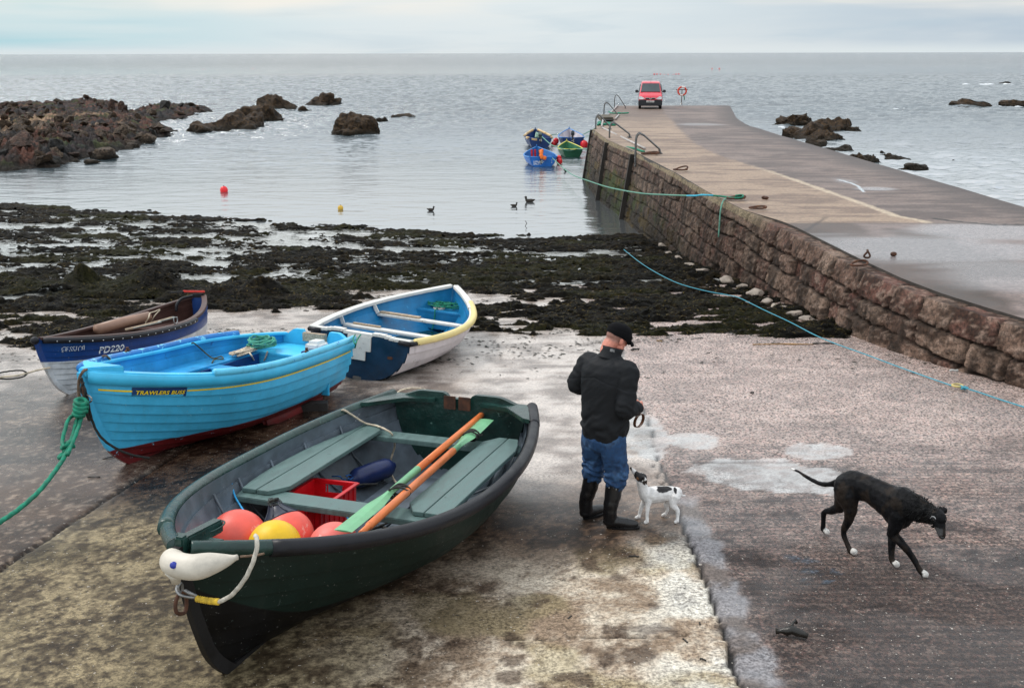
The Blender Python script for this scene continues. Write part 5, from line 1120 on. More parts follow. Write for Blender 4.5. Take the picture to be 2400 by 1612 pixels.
mb = MB(); mb.ball((HN.L+.03, 0, HN.sheer(1)-.01), .05, 14, (1, 1, 1)); mb.build('stem_fender', black_rub, Nn)
scr = mat('zinc_screw', (.6, .6, .6), .4)
for k in range(18):
    t_ = .35+.6*k/17; p = HN.P(t_, 1, 1)+HN.N(min(t_, .96), 1, .98)*.064+Vector((0, 0, -.012)); MB().ball(p, .0085, 8).build('screw', scr, Nn)
for x in (.95, 1.85, 2.6): HN.thwart('thwart', Nn, n_in, x, .44, .20, .03, .01)
bench(Nn, HN, 'stern_bench', n_in, -1, .12, .95, .02, .43); bench(Nn, HN, 'stern_bench', n_in, 1, .12, .95, .02, .43)
mb = MB(); z = HN.sheer(.02)+.02
mb.sweep(spline([(.10, -.02, z+.03), (.25, -.12, z+.01), (.34, -.16, z-.07), (.36, -.17, z-.17)], 6), .022, 10); mb.build('black_hose', black_rub, Nn)
mb = MB(); mb.bar((-.06, .10, z+.07), (.0, -.24, z+.09), .03, .03); mb.build('tiller', mat('red_tiller', rgb(205, 60, 50), .5), Nn, .004)
MB().bar((.05, -.20, z+.09), (.06, -.42, z+.085), .02, .02).build('tiller_grip', black_rub, Nn); MB().box((-.02, .0, z+.02), (.06, .2, .06)).build('motor_clamp', black_rub, Nn, .01)
white_p = mat('white_lettering', rgb(225, 228, 230), .5, .05)
HN.onhull(text_mesh('PD220', 1.0, .02), .81, HN.P(.80, 1, .80).z-.05, 1, .125, 'registration_lettering', white_p, Nn, .006)
J = [[(.3, 1.0), (.75, .95), (.62, .3), (.25, -.1), (.05, .15), (.3, .4)], [(.55, 1.0), (.05, .8), (.02, .4)]]
E_ = [[(1.35, .95), (1.0, .95), (.95, .6), (1.2, .52), (.9, .45), (.8, .05), (1.25, 0.02)]]
S_ = lambda x: [[(x+.5, .85), (x+.3, 1.), (x+.1, .8), (x+.25, .5), (x+.4, .22), (x+.15, -.02), (x-.1, .2), (x+.1, .3)]]
I_ = [[(2.65, .95), (3.05, .98)], [(2.85, .97), (2.75, .3), (2.5, -.02), (2.4, .2)]]
C_ = [[(3.75, .85), (3.5, 1.), (3.2, .6), (3.25, .1), (3.6, .05)]]
A_ = [[(3.85, .0), (4.15, .98), (4.35, 1.0), (4.4, 0.)], [(4.0, .4), (4.4, .42)], [(4.15, .98), (3.9, .8), (3.85, .6)]]
HN.onhull(strokes_mesh(J+E_+S_(1.5)+S_(2.0)+I_+C_+A_, .045), .935, HN.P(.92, 1, .80).z+.0, 1, .060, 'name_lettering', white_p, Nn, .006, shear=.15)
HN.onhull(text_mesh('A2', 1.0, .02), .075, HN.P(.08, 1, .80).z, 1, .07, 'stern_lettering', white_p, Nn, .006)
R6 = lambda x, y: (60+x*.1884, 690+y*.1884)
mb = MB(); a_, b2 = HN.local(*R6(880, 440), .60), HN.local(*R6(1530, 275), .64)
mb.sweep([a_, a_.lerp(b2, .5)+Vector((0, 0, .01)), b2], .075, 20); o = mb.build('tan_roll', mat('tan_plastic', rgb(150, 118, 100), .45, .12, 4, .15, 20), None, mw=HN.M); tag(o, 'long tan brown tube lying along the far side of the navy boat', 'tube')
rope('cord', wr_(HN.M, [HN.local(*R6(1490, 360), .60), HN.local(*R6(1530, 290), .70), HN.local(*R6(1545, 235), .74), HN.local(*R6(1600, 215), .72), HN.local(*R6(1670, 190), .72), HN.local(*R6(1610, 260), .66), HN.local(*R6(1560, 345), .55)]), .008, r_cream, 'cream cord tied round the end of the tan tube', 'rope')
for k, (p_, q_, lb) in enumerate((((1310, 430), (1820, 290), 'grey painted oar lying aft in the navy boat'), ((1240, 440), (1640, 350), 'darker oar beneath the grey oar in the navy boat'))):
    a_, b2 = HN.local(*R6(*p_), .58), HN.local(*R6(*q_), .62); mb = MB(); mb.sweep([a_, b2], .018, 10); e = empty('oar', mw=HN.M, label=lb, cat='oar', group='oars in the navy boat'); mb.build('shaft', wood_old, e)
    d_ = (b2-a_).normalized(); mb = MB(); mb.bar(b2-d_*.35, b2+d_*.05, .10, .012); mb.build('blade', mat('grey_blade', rgb(120, 124, 120), .5), e, .004)
mb = MB(); c_ = HN.P(.45, 1, 1)+Vector((0, -.02, .03))
for s_ in (-1, 1): mb.sweep(spline([c_, c_+Vector((s_*.035, 0, .01)), c_+Vector((s_*.045, 0, .05)), c_+Vector((s_*.04, 0, .09))], 5), .008, 8)
mb.build('rowlock', steel, Nn)
r0 = PY(118, 861, (HN.M @ HN.P(1, 1, .45)).y-.04)
rope('mooring_line', [r0, PY(85, 868, r0.y-.10), PY(64, 874, r0.y-.2), PY(40, 880, r0.y-.3), PY(0, 884, r0.y-.4), PY(-60, 892, r0.y-.5)], .013, r_cream, 'pale mooring line tied to the navy and white bow', 'rope')
rope('mooring_line', [PY(64, 874, r0.y-.2), PY(50, 868, r0.y-.25), PY(20, 870, r0.y-.3), PY(-10, 876, r0.y-.35), PY(-20, 884, r0.y-.4), PY(15, 888, r0.y-.3), PY(50, 884, r0.y-.25), PY(64, 876, r0.y-.2)], .010, r_black, 'dark loop knotted to the pale mooring line of the navy boat', 'rope')
# ================================================================== white boat
HW = Hull(-2.0779, 12.7621, 1.5797, 1.2861, -.0771, .0725, 3.7389, 1.8391, .7773, .5578, .2013, .0568, .35, 2.0701, .4118, .0233, n=6, lap=.024, FF=.10)
Wb = empty('rowing_boat', mw=HW.M, label='white rowing boat with bright blue inside, yellow rail and navy transom', cat='boat')
w_hull = two_tone('white_hull_paint', rgb(206, 198, 200), (.014, .022, .035), .13, (0., 9.), .45, streaks=.30, var=.08, chip=((.30, .28, .26), 13, .62))
w_in = mat('bright_blue_inside', rgb(26, 120, 170), .38, .16, 4, .3, 26, grime=.3, chip=(rgb(70, 160, 200), 8, .64))
w_tr = mat('navy_transom_paint', rgb(14, 48, 74), .42, .25, 5, .3, 26, grime=.35)
w_wh = mat('worn_white_paint', rgb(214, 212, 206), .45, .08, 6, .3, 30, chip=(rgb(120, 112, 96), 13, .62), grime=.2)
w_ye = mat('cream_yellow_rail', rgb(226, 206, 138), .42, .08, 5, .3, 26, grime=.18)
HW.shell('hull', Wb, w_hull, w_in)
HW.transom(Wb, w_tr, .05, lambda f: float(.03*ss(.75, .45, abs(f))-.02*ss(.35, .25, abs(f))), nrow=12, ncol=31)
HW.keel(Wb, mat('white_boat_keel', (.014, .016, .02), .6, .4, 6, .4, 30), .07, .05)
HW.cap_rail('gunwale', Wb, w_wh, 0, .985, 1, .07, .035, .045, .01)
HW.cap_rail('gunwale', Wb, w_wh, .72, .985, -1, .07, .035, .045, .01); HW.tube_rail('yellow_rail', Wb, w_ye, .03, .80, -1, .050, .012, .008)
HW.cap_rail('inner_rail', Wb, w_wh, 0, .8, -1, .06, -.02, .03, .01)
mb = MB(); z = HW.sheer(0)
for f0 in range(24):
    f = -1+f0/12; y = HW.P(0, 1, 1).y*(f+1/24); zz = z+float(.03*ss(.75, .45, abs(f))-.02*ss(.35, .25, abs(f))); mb.box((.02, y, zz+.01), (.10, HW.P(0, 1, 1).y/12+.002, .035))
mb.build('transom_cap', w_wh, Wb)
for sd in (1, -1):
    mb = MB(); y = HW.P(0, sd, 1).y; mb.sweep([(-.045, y*1.02, z-.01), (-.05, y*.8, z-.005)], .032, 10); mb.sweep([(-.045, y*1.02, z-.01), (.14, HW.P(.04, sd, 1).y*1.035, z-.02)], .032, 10); mb.build('corner_fender', black_rub, Wb)
mb = MB(); mb.box((-.03, .0, z-.10), (.03, .34, .2)); mb.box((-.035, .0, z-.26), (.02, .2, .14)); mb.build('motor_pad', w_wh, Wb, .004)
for y in (-.45, .45): MB().box((-.02, y, z-.24), (.02, .07, .035)).build('drain_fitting', rust, Wb)
HW.thwart('thwart', Wb, w_wh, 1.28, .43, .15, .035, .01); HW.thwart('thwart', Wb, w_wh, 2.30, .43, .15, .035, .01)
for x, y0_, y1_, lb in ((1.33, .28, .72, 0), (2.33, .05, .75, 1)): MB().box((x, (y0_+y1_)/2, .445), (.05 if lb == 0 else .10, y1_-y0_, .02)).build('seat_batten', wood_old, Wb, .003)
for x in (1.22, 2.24): MB().bar((x-.02, HW.yin(x, .44)-.03, .44), (x-.03, HW.yin(x, .55)-.01, .56), .035, .05).build('thwart_knee', w_wh, Wb)
xs = [2.98+(.62)*i/10 for i in range(11)]; poly = [(x, -HW.yin(x, .44)+.005) for x in xs]+[(x, HW.yin(x, .44)-.005) for x in reversed(xs)]
mb = MB(); mb.prism(poly, .40, .44); yy_ = HW.yin(2.98, .30); mb.prism([(2.98, -HW.yin(2.98, .42)), (3.0, -HW.yin(2.98, .42)), (3.0, HW.yin(2.98, .42)), (2.98, HW.yin(2.98, .42))], .14, .40); mb.build('bow_seat', w_in, Wb, .008)
mb = MB(); poly = [(x, -HW.yin(x, .12)) for x in [.9+2*i/12 for i in range(13)]]+[(x, HW.yin(x, .12)) for x in [2.9-2*i/12 for i in range(13)]]
t = NT('bilge_water'); wat = t.fin((.004, .03, .035), .05, t.bump(t.noise(6), .1, .02), ior=1.33)
o = mb.prism(poly, .06, .12).build('bilge_water', wat); o.matrix_world = HW.M; tag(o, 'dark rain water lying in the bottom of the white boat', 'water')
MB().lathe([(.001, 0), (.10, 0), (.10, .012), (.001, .014)], 20, Matrix.Translation((3.2, .06, .442))).build('hatch', w_wh, Wb)
for k in range(3):
    rope('rope_coil', wr_(HW.M, coil((3.27+.03*k, .10-.1*k, .47), .17, 3, 0, 9+k, 1.1, hz=.02, jit=.35)), .010, r_green, ('green rope coil heaped on the bow seat of the white boat', 'inner turns of the green rope heap in the white boat', 'outer loose turns of the green rope heap in the white boat')[k], 'rope', 'green rope heap in the white boat')
rope('rope_tail', wr_(HW.M, [(3.1, .05, .46), (2.99, .05, .455), (2.965, .04, .36), (2.955, .05, .2), (2.93, .06, .14)]), .010, r_green, 'green rope tail hanging down the bow seat front of the white boat', 'rope')
b_ = HW.M @ Vector((.05, .0, -.07)); mb = MB(); mb.box((b_.x, b_.y, slipz(b_.y)+.02), (.16, .12, .07)); o = mb.build('stone_block', mat('grey_block', (.12, .11, .10), .8), None, .01); tag(o, 'small grey block under the keel heel of the white boat', 'block')
# ------------------------------------------------------------------ organic figures: tubes and lumps fused into one skin
def organic(name, mb, voxel, it, m, parent=None, colf=None, disp=None, **k):
    me = bpy.data.meshes.new('tmp'); me.from_pydata([tuple(v) for v in mb.V], [], mb.F); me.update()
    bm = bmesh.new(); bm.from_mesh(me); bmesh.ops.recalc_face_normals(bm, faces=bm.faces[:]); bm.to_mesh(me); bm.free()
    o = bpy.data.objects.new('tmp', me); COL.objects.link(o)
    r = o.modifiers.new('r', 'REMESH'); r.mode = 'VOXEL'; r.voxel_size = voxel; r.adaptivity = 0
    s_ = o.modifiers.new('s', 'SMOOTH'); s_.factor = .5; s_.iterations = it
    dg = bpy.context.evaluated_depsgraph_get(); dg.update(); m2 = bpy.data.meshes.new_from_object(o.evaluated_get(dg)); bpy.data.objects.remove(o); bpy.data.meshes.remove(me)
    m2.name = name; m2.materials.clear(); n = len(m2.vertices); co = np.empty(n*3, np.float32); m2.vertices.foreach_get('co', co); co = co.reshape(-1, 3)
    if disp is not None:
        nr = np.empty(n*3, np.float32); m2.vertices.foreach_get('normal', nr); nr = nr.reshape(-1, 3); co = co+nr*disp(co, nr)[:, None]; m2.vertices.foreach_set('co', co.astype(np.float32).ravel())
    if colf is not None:
        a = m2.color_attributes.new('Col', 'FLOAT_COLOR', 'POINT'); c = np.ones((n, 4), np.float32); c[:, :3] = colf(co); a.data.foreach_set('color', c.ravel())
    m2.polygons.foreach_set('use_smooth', np.ones(len(m2.polygons), bool)); m2.update(); return link(name, m2, m, parent, **k)
def limb(mb, pts, rad, n=14, sy=1., up=None):
    P = spline(pts, 5); k = len(P); R_ = np.interp(np.linspace(0, len(pts)-1, k), range(len(pts)), rad)
    mb.sweep(P, list(R_), n, True, sy=sy, up=up); q = (1, 1, sy) if (up is not None and abs(up[2]) > .5) else (1, 1, 1); mb.ball(P[0], R_[0]*.98, 12, q); mb.ball(P[-1], R_[-1]*.98, 12, q); return mb
def fold(co, sx, sy_, sz, seed, amp, o=3):
    x, y, z = co[:, 0], co[:, 1], co[:, 2]; n = fbm(x*sx+z*2.1, z*sz+y*sy_, o, seed); return (1-np.abs(n*2-1)*1.6)*amp
# ================================================================== the man
O = Vector((.762, 7.66, 0)); gz = slipz(7.66); f_ = Vector((.67, .742, 0)).normalized(); l_ = Vector((-f_.y, f_.x, 0)); up_ = Vector((0, 0, 1))
MM = Matrix(((f_.x, l_.x, 0, O.x), (f_.y, l_.y, 0, O.y), (0, 0, 1, gz), (0, 0, 0, 1)))
def tol(w_): return MM.inverted() @ Vector(w_)
man = empty('person', mw=MM, label='man in black jacket, flat cap, jeans and wellington boots standing over the small dog', cat='person')
fr = tol((.868, 7.545, slipz(7.545))); fl = tol((.672, 7.79, slipz(7.79)))
dr_ = Vector((f_.dot(Vector((1, -.04, 0))), l_.dot(Vector((1, -.04, 0))), 0)).normalized(); dl_ = Vector((f_.dot(Vector((.80, .6, 0))), l_.dot(Vector((.80, .6, 0))), 0)).normalized()
hc = tol((.852, 7.755, 3.575)); 
hd = Vector((f_.dot(Vector((.86, .50, 0))), l_.dot(Vector((.86, .50, 0))), 0)).normalized()     # where the face points
HMx = Matrix.Translation(hc) @ hd.to_track_quat('X', 'Z').to_matrix().to_4x4() @ Matrix.Rotation(.42, 4, 'Y')
H_ = lambda x, y, z: HMx @ Vector((x, y, z))
sh_r, el_r, wr_r = Vector((.02, -.185, 1.395)), Vector((-.05, -.235, 1.085)), Vector((.155, -.205, 1.045))
sh_l, el_l, wr_l = Vector((.02, .185, 1.395)), Vector((-.035, .275, 1.18)), Vector((.19, .12, 1.16))
mb = MB()
mb.ball(H_(-.012, 0, .035), 1, 20, (.098, .076, .092), M=HMx.to_3x3().to_4x4()); mb.ball(H_(.028, 0, -.035), 1, 16, (.062, .056, .075), M=HMx.to_3x3().to_4x4()); mb.ball(H_(.062, 0, -.088), 1, 12, (.026, .030, .022), M=HMx.to_3x3().to_4x4())
mb.ball(H_(.012, .05, -.055), .03, 10); mb.ball(H_(.012, -.05, -.055), .03, 10); mb.sweep([H_(.082, 0, .018), H_(.105, 0, -.022), H_(.098, 0, -.03)], [.009, .014, .010], 8); mb.ball(H_(.085, 0, -.06), 1, 8, (.012, .024, .008)); mb.ball(H_(.082, 0, .03), 1, 8, (.014, .05, .011), M=HMx.to_3x3().to_4x4())
for s_ in (1, -1):
    mb.ball(H_(-.012, s_*.079, -.008), 1, 14, (.020, .008, .033), M=HMx.to_3x3().to_4x4()); mb.ball(H_(-.006, s_*.080, -.03), .009, 8)
limb(mb, [H_(-.03, 0, -.02), H_(-.055, 0, -.09), (.01, 0, 1.44), (-.01, 0, 1.38)], [.066, .060, .066, .09])
limb(mb, [(-.01, 0, .92), (-.01, 0, 1.1), (.0, 0, 1.28), (.01, 0, 1.36)], [.11, .11, .11, .08], sy=.75, up=(1, 0, 0))
limb(mb, [sh_r+Vector((0, 0, -.03)), el_r, wr_r], [.042, .036, .026]); limb(mb, [sh_l+Vector((0, 0, -.03)), el_l, wr_l], [.042, .036, .026]); limb(mb, [(0, -.17, 1.365), (.01, 0, 1.38), (0, .17, 1.365)], [.045, .06, .045])
for foot, dd, s_ in ((fr, dr_, -1), (fl, dl_, 1)): kn_ = Vector((.012+foot.x*.5, foot.y*.78, .48)); ak_ = Vector((foot.x, foot.y, foot.z))-dd*.055; limb(mb, [(-.01, s_*.08, .88), (-.01, s_*.09, .7), kn_, ak_+Vector((0, 0, .20)), ak_+Vector((0, 0, .09))], [.075, .075, .045, .035, .032]); limb(mb, [ak_+Vector((0, 0, .055)), ak_+dd*.17+Vector((0, 0, .042))], [.03, .025])
def hand(mb, w0, fw, dn, th, curl=1.0, open_=0.):
    """palm from the wrist along fw; dn = palm normal (fingers curl that way); th = thumb side"""
    fw = fw.normalized(); th = (th-fw*th.dot(fw)).normalized(); dn = (dn-fw*dn.dot(fw)-th*dn.dot(th)).normalized()
    for y in (-.022, 0, .022): limb(mb, [w0, w0+fw*.045+th*y*.8, w0+fw*.082+th*y], [.019, .016, .012], 8)
    for i, (y, L_) in enumerate(((.030, .072), (.010, .080), (-.010, .074), (-.029, .058))):
        b0 = w0+fw*.084+th*y; c1 = .55*curl+.06*i; p1 = b0+(fw*math.cos(c1)+dn*math.sin(c1))*L_*.42; c2 = c1+1.15*curl; p2 = p1+(fw*math.cos(c2)+dn*math.sin(c2))*L_*.34; c3 = c2+.8*curl; p3 = p2+(fw*math.cos(c3)+dn*math.sin(c3))*L_*.26
        mb.sweep([b0-fw*.012, b0, p1, p2, p3], [.009, .0098, .0088, .008, .0066], 8); mb.ball(p1, .009, 8); mb.ball(p3, .0066, 8)
    t0 = w0+fw*.028+th*.026; t1 = t0+(fw*.55+th*.65+dn*.4).normalized()*.036; t2 = t1+(fw*.8+dn*.7+th*-.1).normalized()*.032; t3 = t2+(fw*.6+dn*.75-th*.3).normalized()*.022
    mb.sweep([t0, t1, t2, t3], [.014, .011, .0098, .0075], 8); mb.ball(t3, .0075, 8)
fwr = (wr_r-el_r).normalized(); hand(mb, wr_r+fwr*.01, Vector((.85, .12, -.10)), Vector((.15, .9, -.45)), Vector((-.1, .35, 1.)), 1.05)
fwl = (wr_l-el_l).normalized(); hand(mb, wr_l, Vector((.5, -.75, -.25)), Vector((-.1, -.45, -.9)), Vector((.8, .5, .2)), .8)
def skin(co):
    c = np.tile(C(206, 132, 112), (len(co), 1)); n = pnoise(co, 28., 2, 3); c *= (1+.14*n)[:, None]
    hl = np.array([(HMx.inverted() @ Vector(p))[:] for p in co]) if len(co) < 400000 else None
    hair = ss(.030, .005, hl[:, 0])*ss(-.045, -.01, hl[:, 2])*(co[:, 2] > 1.45)*(np.abs(hl[:, 1]) < .0775); c = c*(1-hair[:, None]*.7)+C(112, 92, 84)*(hair[:, None]*.7)
    c = c*(1-.25*ss(-.03, -.075, hl[:, 2])*(co[:, 2] > 1.4))[:, None] if False else c
    eye = (np.abs(hl[:, 2]-.012) < .009)*(np.abs(np.abs(hl[:, 1])-.030) < .013)*(hl[:, 0] > .06); c[eye > 0] = C(60, 42, 38)
    mo = (np.abs(hl[:, 2]+.06) < .005)*(np.abs(hl[:, 1]) < .022)*(hl[:, 0] > .06); c[mo > 0] = C(150, 70, 66)
    return c
skin_m = mat('skin', (1, 1, 1), .48, .10, 60, .15, 160, attr=True)
organic('body', mb, .0048, 3, skin_m, man, skin, label=None)
# jacket
jk = MB(); rings = [(.785, -.005, .184, .142), (.86, -.005, .190, .148), (.98, -.005, .188, .146), (1.12, -.01, .190, .143), (1.26, -.012, .200, .142), (1.36, -.008, .200, .132), (1.42, .004, .165, .112), (1.452, .02, .105, .085), (1.475, .03, .08, .075)]
V = []; nn = 32
for z, fo, hw, hdp in rings:
    for j in range(nn):
        a = 2*PI*j/nn; ca, sa = math.cos(a), math.sin(a); e_ = 2.3; V.append((fo+hdp*math.copysign(abs(ca)**(2/e_), ca), hw*math.copysign(abs(sa)**(2/e_), sa), z))
jk.add(V, gridfaces(len(rings), nn, 0, True).tolist()+[tuple(range(nn-1, -1, -1)), tuple((len(rings)-1)*nn+j for j in range(nn))], True)
limb(jk, [Vector((.0, -.13, 1.385)), sh_r+Vector((0, -.01, -.03)), sh_r.lerp(el_r, .55), el_r, el_r.lerp(wr_r, .5), wr_r], [.075, .086, .078, .068, .060, .045]); limb(jk, [Vector((.0, .13, 1.385)), sh_l+Vector((0, .01, -.03)), sh_l.lerp(el_l, .55), el_l, el_l.lerp(wr_l, .5), wr_l], [.075, .086, .078, .068, .060, .045])
def jd(co, nr):
    z = co[:, 2]; y = co[:, 1]; d = fold(co, 4, 6, 3.5, 3, .007)+fold(co, 9, 10, 12, 9, .005, 4); arm = ss(.16, .24, np.abs(y)); d += arm*.006*(np.sin(z*60+co[:, 0]*50+pnoise(co, 8., 2, 5)*5)*.5)
    low = ss(1.1, .9, z); d += low*.008*np.sin(z*36+y*14+pnoise(co, 6., 2, 8)*6); d = d*ss(.80, .88, z)+.004
    yk = np.abs(z-(1.33-.3*np.abs(y))); d -= .004*ss(.008, .0, yk); return d
jm = mat('black_softshell', (.017, .018, .020), .65, .15, 6, .25, 90, spec=.12)
organic('jacket', jk, .008, 4, jm, man, disp=jd)
cl_ = MB(); 
for q in range(2):
    pass
V = []; n = 28
for (dz, k_, ff) in ((-.02, 1.12, .0), (.015, 1.0, .0), (.05, .98, .004), (.072, 1.04, .006), (.066, .90, .006), (.01, .88, .0), (-.02, .9, 0)):
    for j in range(n):
        a = 2*PI*j/n; x, y = .088*k_*math.cos(a), .082*k_*math.sin(a); V.append(Vector((.036+x+dz*.45+ff, y-.006, 1.466+dz*.9+x*-.36)))
cl_.add(V, gridfaces(7, n, 0, True).tolist(), True); cl_.build('collar', jm, man)
for p_, w_ in ((V[2*n+18]*1.0, .0), ): pass
mk_ = MB(); 
for q in range(3):
    b0 = V[2*n+16]+Vector((-.004, -.003, .006-.008*q)); b1 = V[2*n+18]+Vector((-.004, -.004, .006-.008*q)); mk_.sweep([b0, b0.lerp(b1, .5)+Vector((0, -.002, .003)), b1], .0013, 5)
mk_.build('collar_mark', mat('grey_print', (.5, .5, .5), .6), man)
for pt_, dd in ((wr_r, fwr), (wr_l, fwl)): MB().sweep([pt_-dd*.02, pt_+dd*.012], [.047, .042], 16, False, sy=.9).build('cuff', jm, man)
# jeans
jn = MB(); kr = Vector((.015+fr.x*.5, fr.y*.75, .50)); kl = Vector((.01+fl.x*.5, fl.y*.8, .50))
limb(jn, [(-.012, -.0, .95), (-.012, 0, .86), (-.012, 0, .78)], [.146, .150, .145], 20, .84, (1, 0, 0))
for s_, kn in ((-1, kr), (1, kl)): limb(jn, [(-.01, s_*.085, .84), (-.012, s_*.095, .72), (kn.x, kn.y, .56), (kn.x-.005, kn.y, .455), (kn.x-.005, kn.y, .40)], [.104, .104, .092, .092, .082], 18)
def jnd(co, nr):
    z = co[:, 2]; d = fold(co, 9, 9, 6, 13, .008)+ss(.66, .5, z)*.016*(np.sin(z*95+co[:, 0]*22+pnoise(co, 9., 2, 4)*6)*.5)+fold(co, 20, 20, 16, 17, .004); return d
def jcol(co):
    n = pnoise(co, 9., 4, 6); c = mixc(np.tile(C(34, 66, 104), (len(co), 1)), C(78, 112, 150), ss(-.1, .6, n)*.5); c = mixc(c, C(20, 36, 62), ss(.0, .6, pnoise(co, 20., 4, 9))*.6); c = mixc(c, C(140, 160, 180), ss(.0022, .0, np.abs(np.abs(co[:, 1])-.205))*0); return c
organic('jeans', jn, .008, 3, mat('denim', (1, 1, 1), .85, .2, 60, .4, 220, attr=True), man, jcol, jnd)
# back pocket and side seam stitching
st_m = mat('stitch_thread', rgb(150, 160, 172), .8)
def onjeans(a, z, r=.0): 
    x = -.012-math.cos(a)*(.142+r); y = math.sin(a)*(.178+r); return Vector((x, y, z))
for a0 in (-.45, .45):
    pk = [onjeans(a0-.28, .80), onjeans(a0-.27, .70), onjeans(a0, .665), onjeans(a0+.27, .70), onjeans(a0+.28, .80)]
# boots
for z0_, a_ in ((1, 1),):
    for yy0 in (-1,):
        pass
for a0, k0 in ((-2.95, 0), ):
    pass
bt_m = mat('black_boot_rubber', (.008, .008, .009), .30, .25, 6, .2, 30, grime=.25, chip=((.20, .18, .15), 26, .70))
for foot, dd, kn, lb in ((fr, dr_, kr, 'r'), (fl, dl_, kl, 'l')):
    b = MB(); g0 = Vector((foot.x, foot.y, foot.z)); ank = g0-dd*.055
    limb(b, [Vector((kn.x-.01, kn.y, .425)), Vector((kn.x, kn.y, .3)).lerp(ank+Vector((0, 0, .3)), .5), ank+Vector((0, 0, .18))+dd*.0, ank+Vector((0, 0, .09))], [.073, .068, .058, .056], 18)
    limb(b, [ank+Vector((0, 0, .065))-dd*.01, ank+dd*.07+Vector((0, 0, .06)), ank+dd*.155+Vector((0, 0, .047)), ank+dd*.205+Vector((0, 0, .042))], [.052, .050, .045, .036], 16, .86, (0, 0, 1))
    oo = organic('boot', b, .007, 4, bt_m, man, disp=lambda co, nr: .0016*np.sin(co[:, 2]*70+co[:, 0]*25)*ss(.12, .2, co[:, 2])*ss(.32, .25, co[:, 2])+fold(co, 12, 12, 9, 3, .003))
    V = []; k_ = 22; side = Vector((-dd.y, dd.x, 0))
    for z_, q in ((.0, 1.), (.022, 1.04), (.026, .9)):
        for j in range(k_):
            a = 2*PI*j/k_; xx = .138*math.cos(a); ww = .043*(1+.12*math.cos(a)); V.append(g0+dd*(xx*q+.055)+side*(math.sin(a)*ww*q)+Vector((0, 0, z_)))
    s2 = MB(); s2.add(V, gridfaces(3, k_, 0, True).tolist()+[tuple(range(k_-1, -1, -1)), tuple(2*k_+j for j in range(k_))], False); so_ = s2.build('sole', bt_m, oo)
    if lb == 'r':
        camd = (tol((0, 0, CZ))-Vector((kn.x, kn.y, .39))); camd.z = 0; camd.normalize(); sd2 = Vector((-camd.y, camd.x, 0)); c_ = Vector((kn.x-.008, kn.y, .385))+camd*.074
        bk = MB(); q4 = [c_+sd2*a+Vector((0, 0, b_)) for a, b_ in ((-.012, -.016), (.012, -.016), (.012, .016), (-.012, .016), (-.012, -.016))]; bk.sweep(q4, .0028, 6); bk.ball(c_-sd2*.045+Vector((0, 0, 0))-camd*.012, .006, 8); bk.build('buckle', mat('bright_metal', (.75, .75, .72), .3, metal=.6), oo)
# cap
cp = MB(); V = []; n = 30
prof = [(.020, 1.00), (.045, 1.07), (.075, 1.05), (.100, .86), (.116, .52), (.121, .0)]
for z, k_ in prof:
    for j in range(n):
        a = 2*PI*j/n; x = math.cos(a); fx = .108*x*k_+(.018*(x > 0)*x*(1-z/.2)); V.append(H_(fx-.006+z*.12, .087*math.sin(a)*k_, z-.004-.020*x*(1-z/.13)+(.0 if x < 0 else -.012*x)))
cp.add(V, gridfaces(len(prof), n, 0, True).tolist()+[tuple((len(prof)-1)*n+j for j in range(n))], True)
cp.ball(H_(-.002, 0, .068), 1, 22, (.113, .090, .070), M=HMx.to_3x3().to_4x4()); cp.ball(H_(-.030, 0, .055), 1, 18, (.085, .083, .062), M=HMx.to_3x3().to_4x4())
cap_m = mat('black_wool', (.006, .006, .007), .95, .2, 30, .4, 200, spec=.1)
co_ = cp.build('flat_cap', cap_m, man)
pk = MB(); V = []
for i in range(9):
    u = -1+2*i/8
    for v_ in range(5):
        r_ = v_/4; x = .062+.085*r_*math.sqrt(max(0, 1-.75*u*u))+.03*(1-u*u); y = .078*u*(1-.10*r_); z = .022-.030*r_*r_-.012*u*u; V.append(H_(x, y, z))
V2 = [v+(HMx.to_3x3() @ Vector((0, 0, .014))) for v in V]; m_ = len(V)
pk.add(V+V2, gridfaces(9, 5)[:, ::-1].tolist()+gridfaces(9, 5, m_).tolist()+[(i*5+4, (i+1)*5+4, m_+(i+1)*5+4, m_+i*5+4) for i in range(8)], True); pk.build('peak', cap_m, co_)
# the lead he holds
hw_ = MM @ (wr_r+Vector((.085, -.005, -.03))); LE = empty('dog_lead', loc=hw_, label='green handled lead with brown leather collar loop dangling from the man\'s hand', cat='lead')
pz = lambda x, y: PY(x, y, hw_.y)-hw_
MB().sweep([pz(1499, 948), pz(1498, 960), pz(1495, 972)], [.014, .017, .014], 10, sy=.7).build('grip', mat('teal_webbing', rgb(16, 88, 84), .7), LE)
mb = MB(); R0 = pz(1497.5, 985.5); P_ = [R0+Vector((.038*math.cos(a)+.010*math.sin(a), .028*math.cos(a), .058*math.sin(a))) for a in [2*PI*j/26 for j in range(27)]]; V = []
for i, p in enumerate(P_):
    o2 = (p-R0).normalized(); wd_ = Vector((.75, -.65, .1)).normalized()*.013
    V += [p+wd_+o2*.002, p-wd_+o2*.002, p-wd_-o2*.002, p+wd_-o2*.002]
mb.add(V, gridfaces(27, 4, 0, True).tolist()); mb.build('collar_loop', mat('brown_leather', (.11, .045, .022), .45, .3, 30), LE)
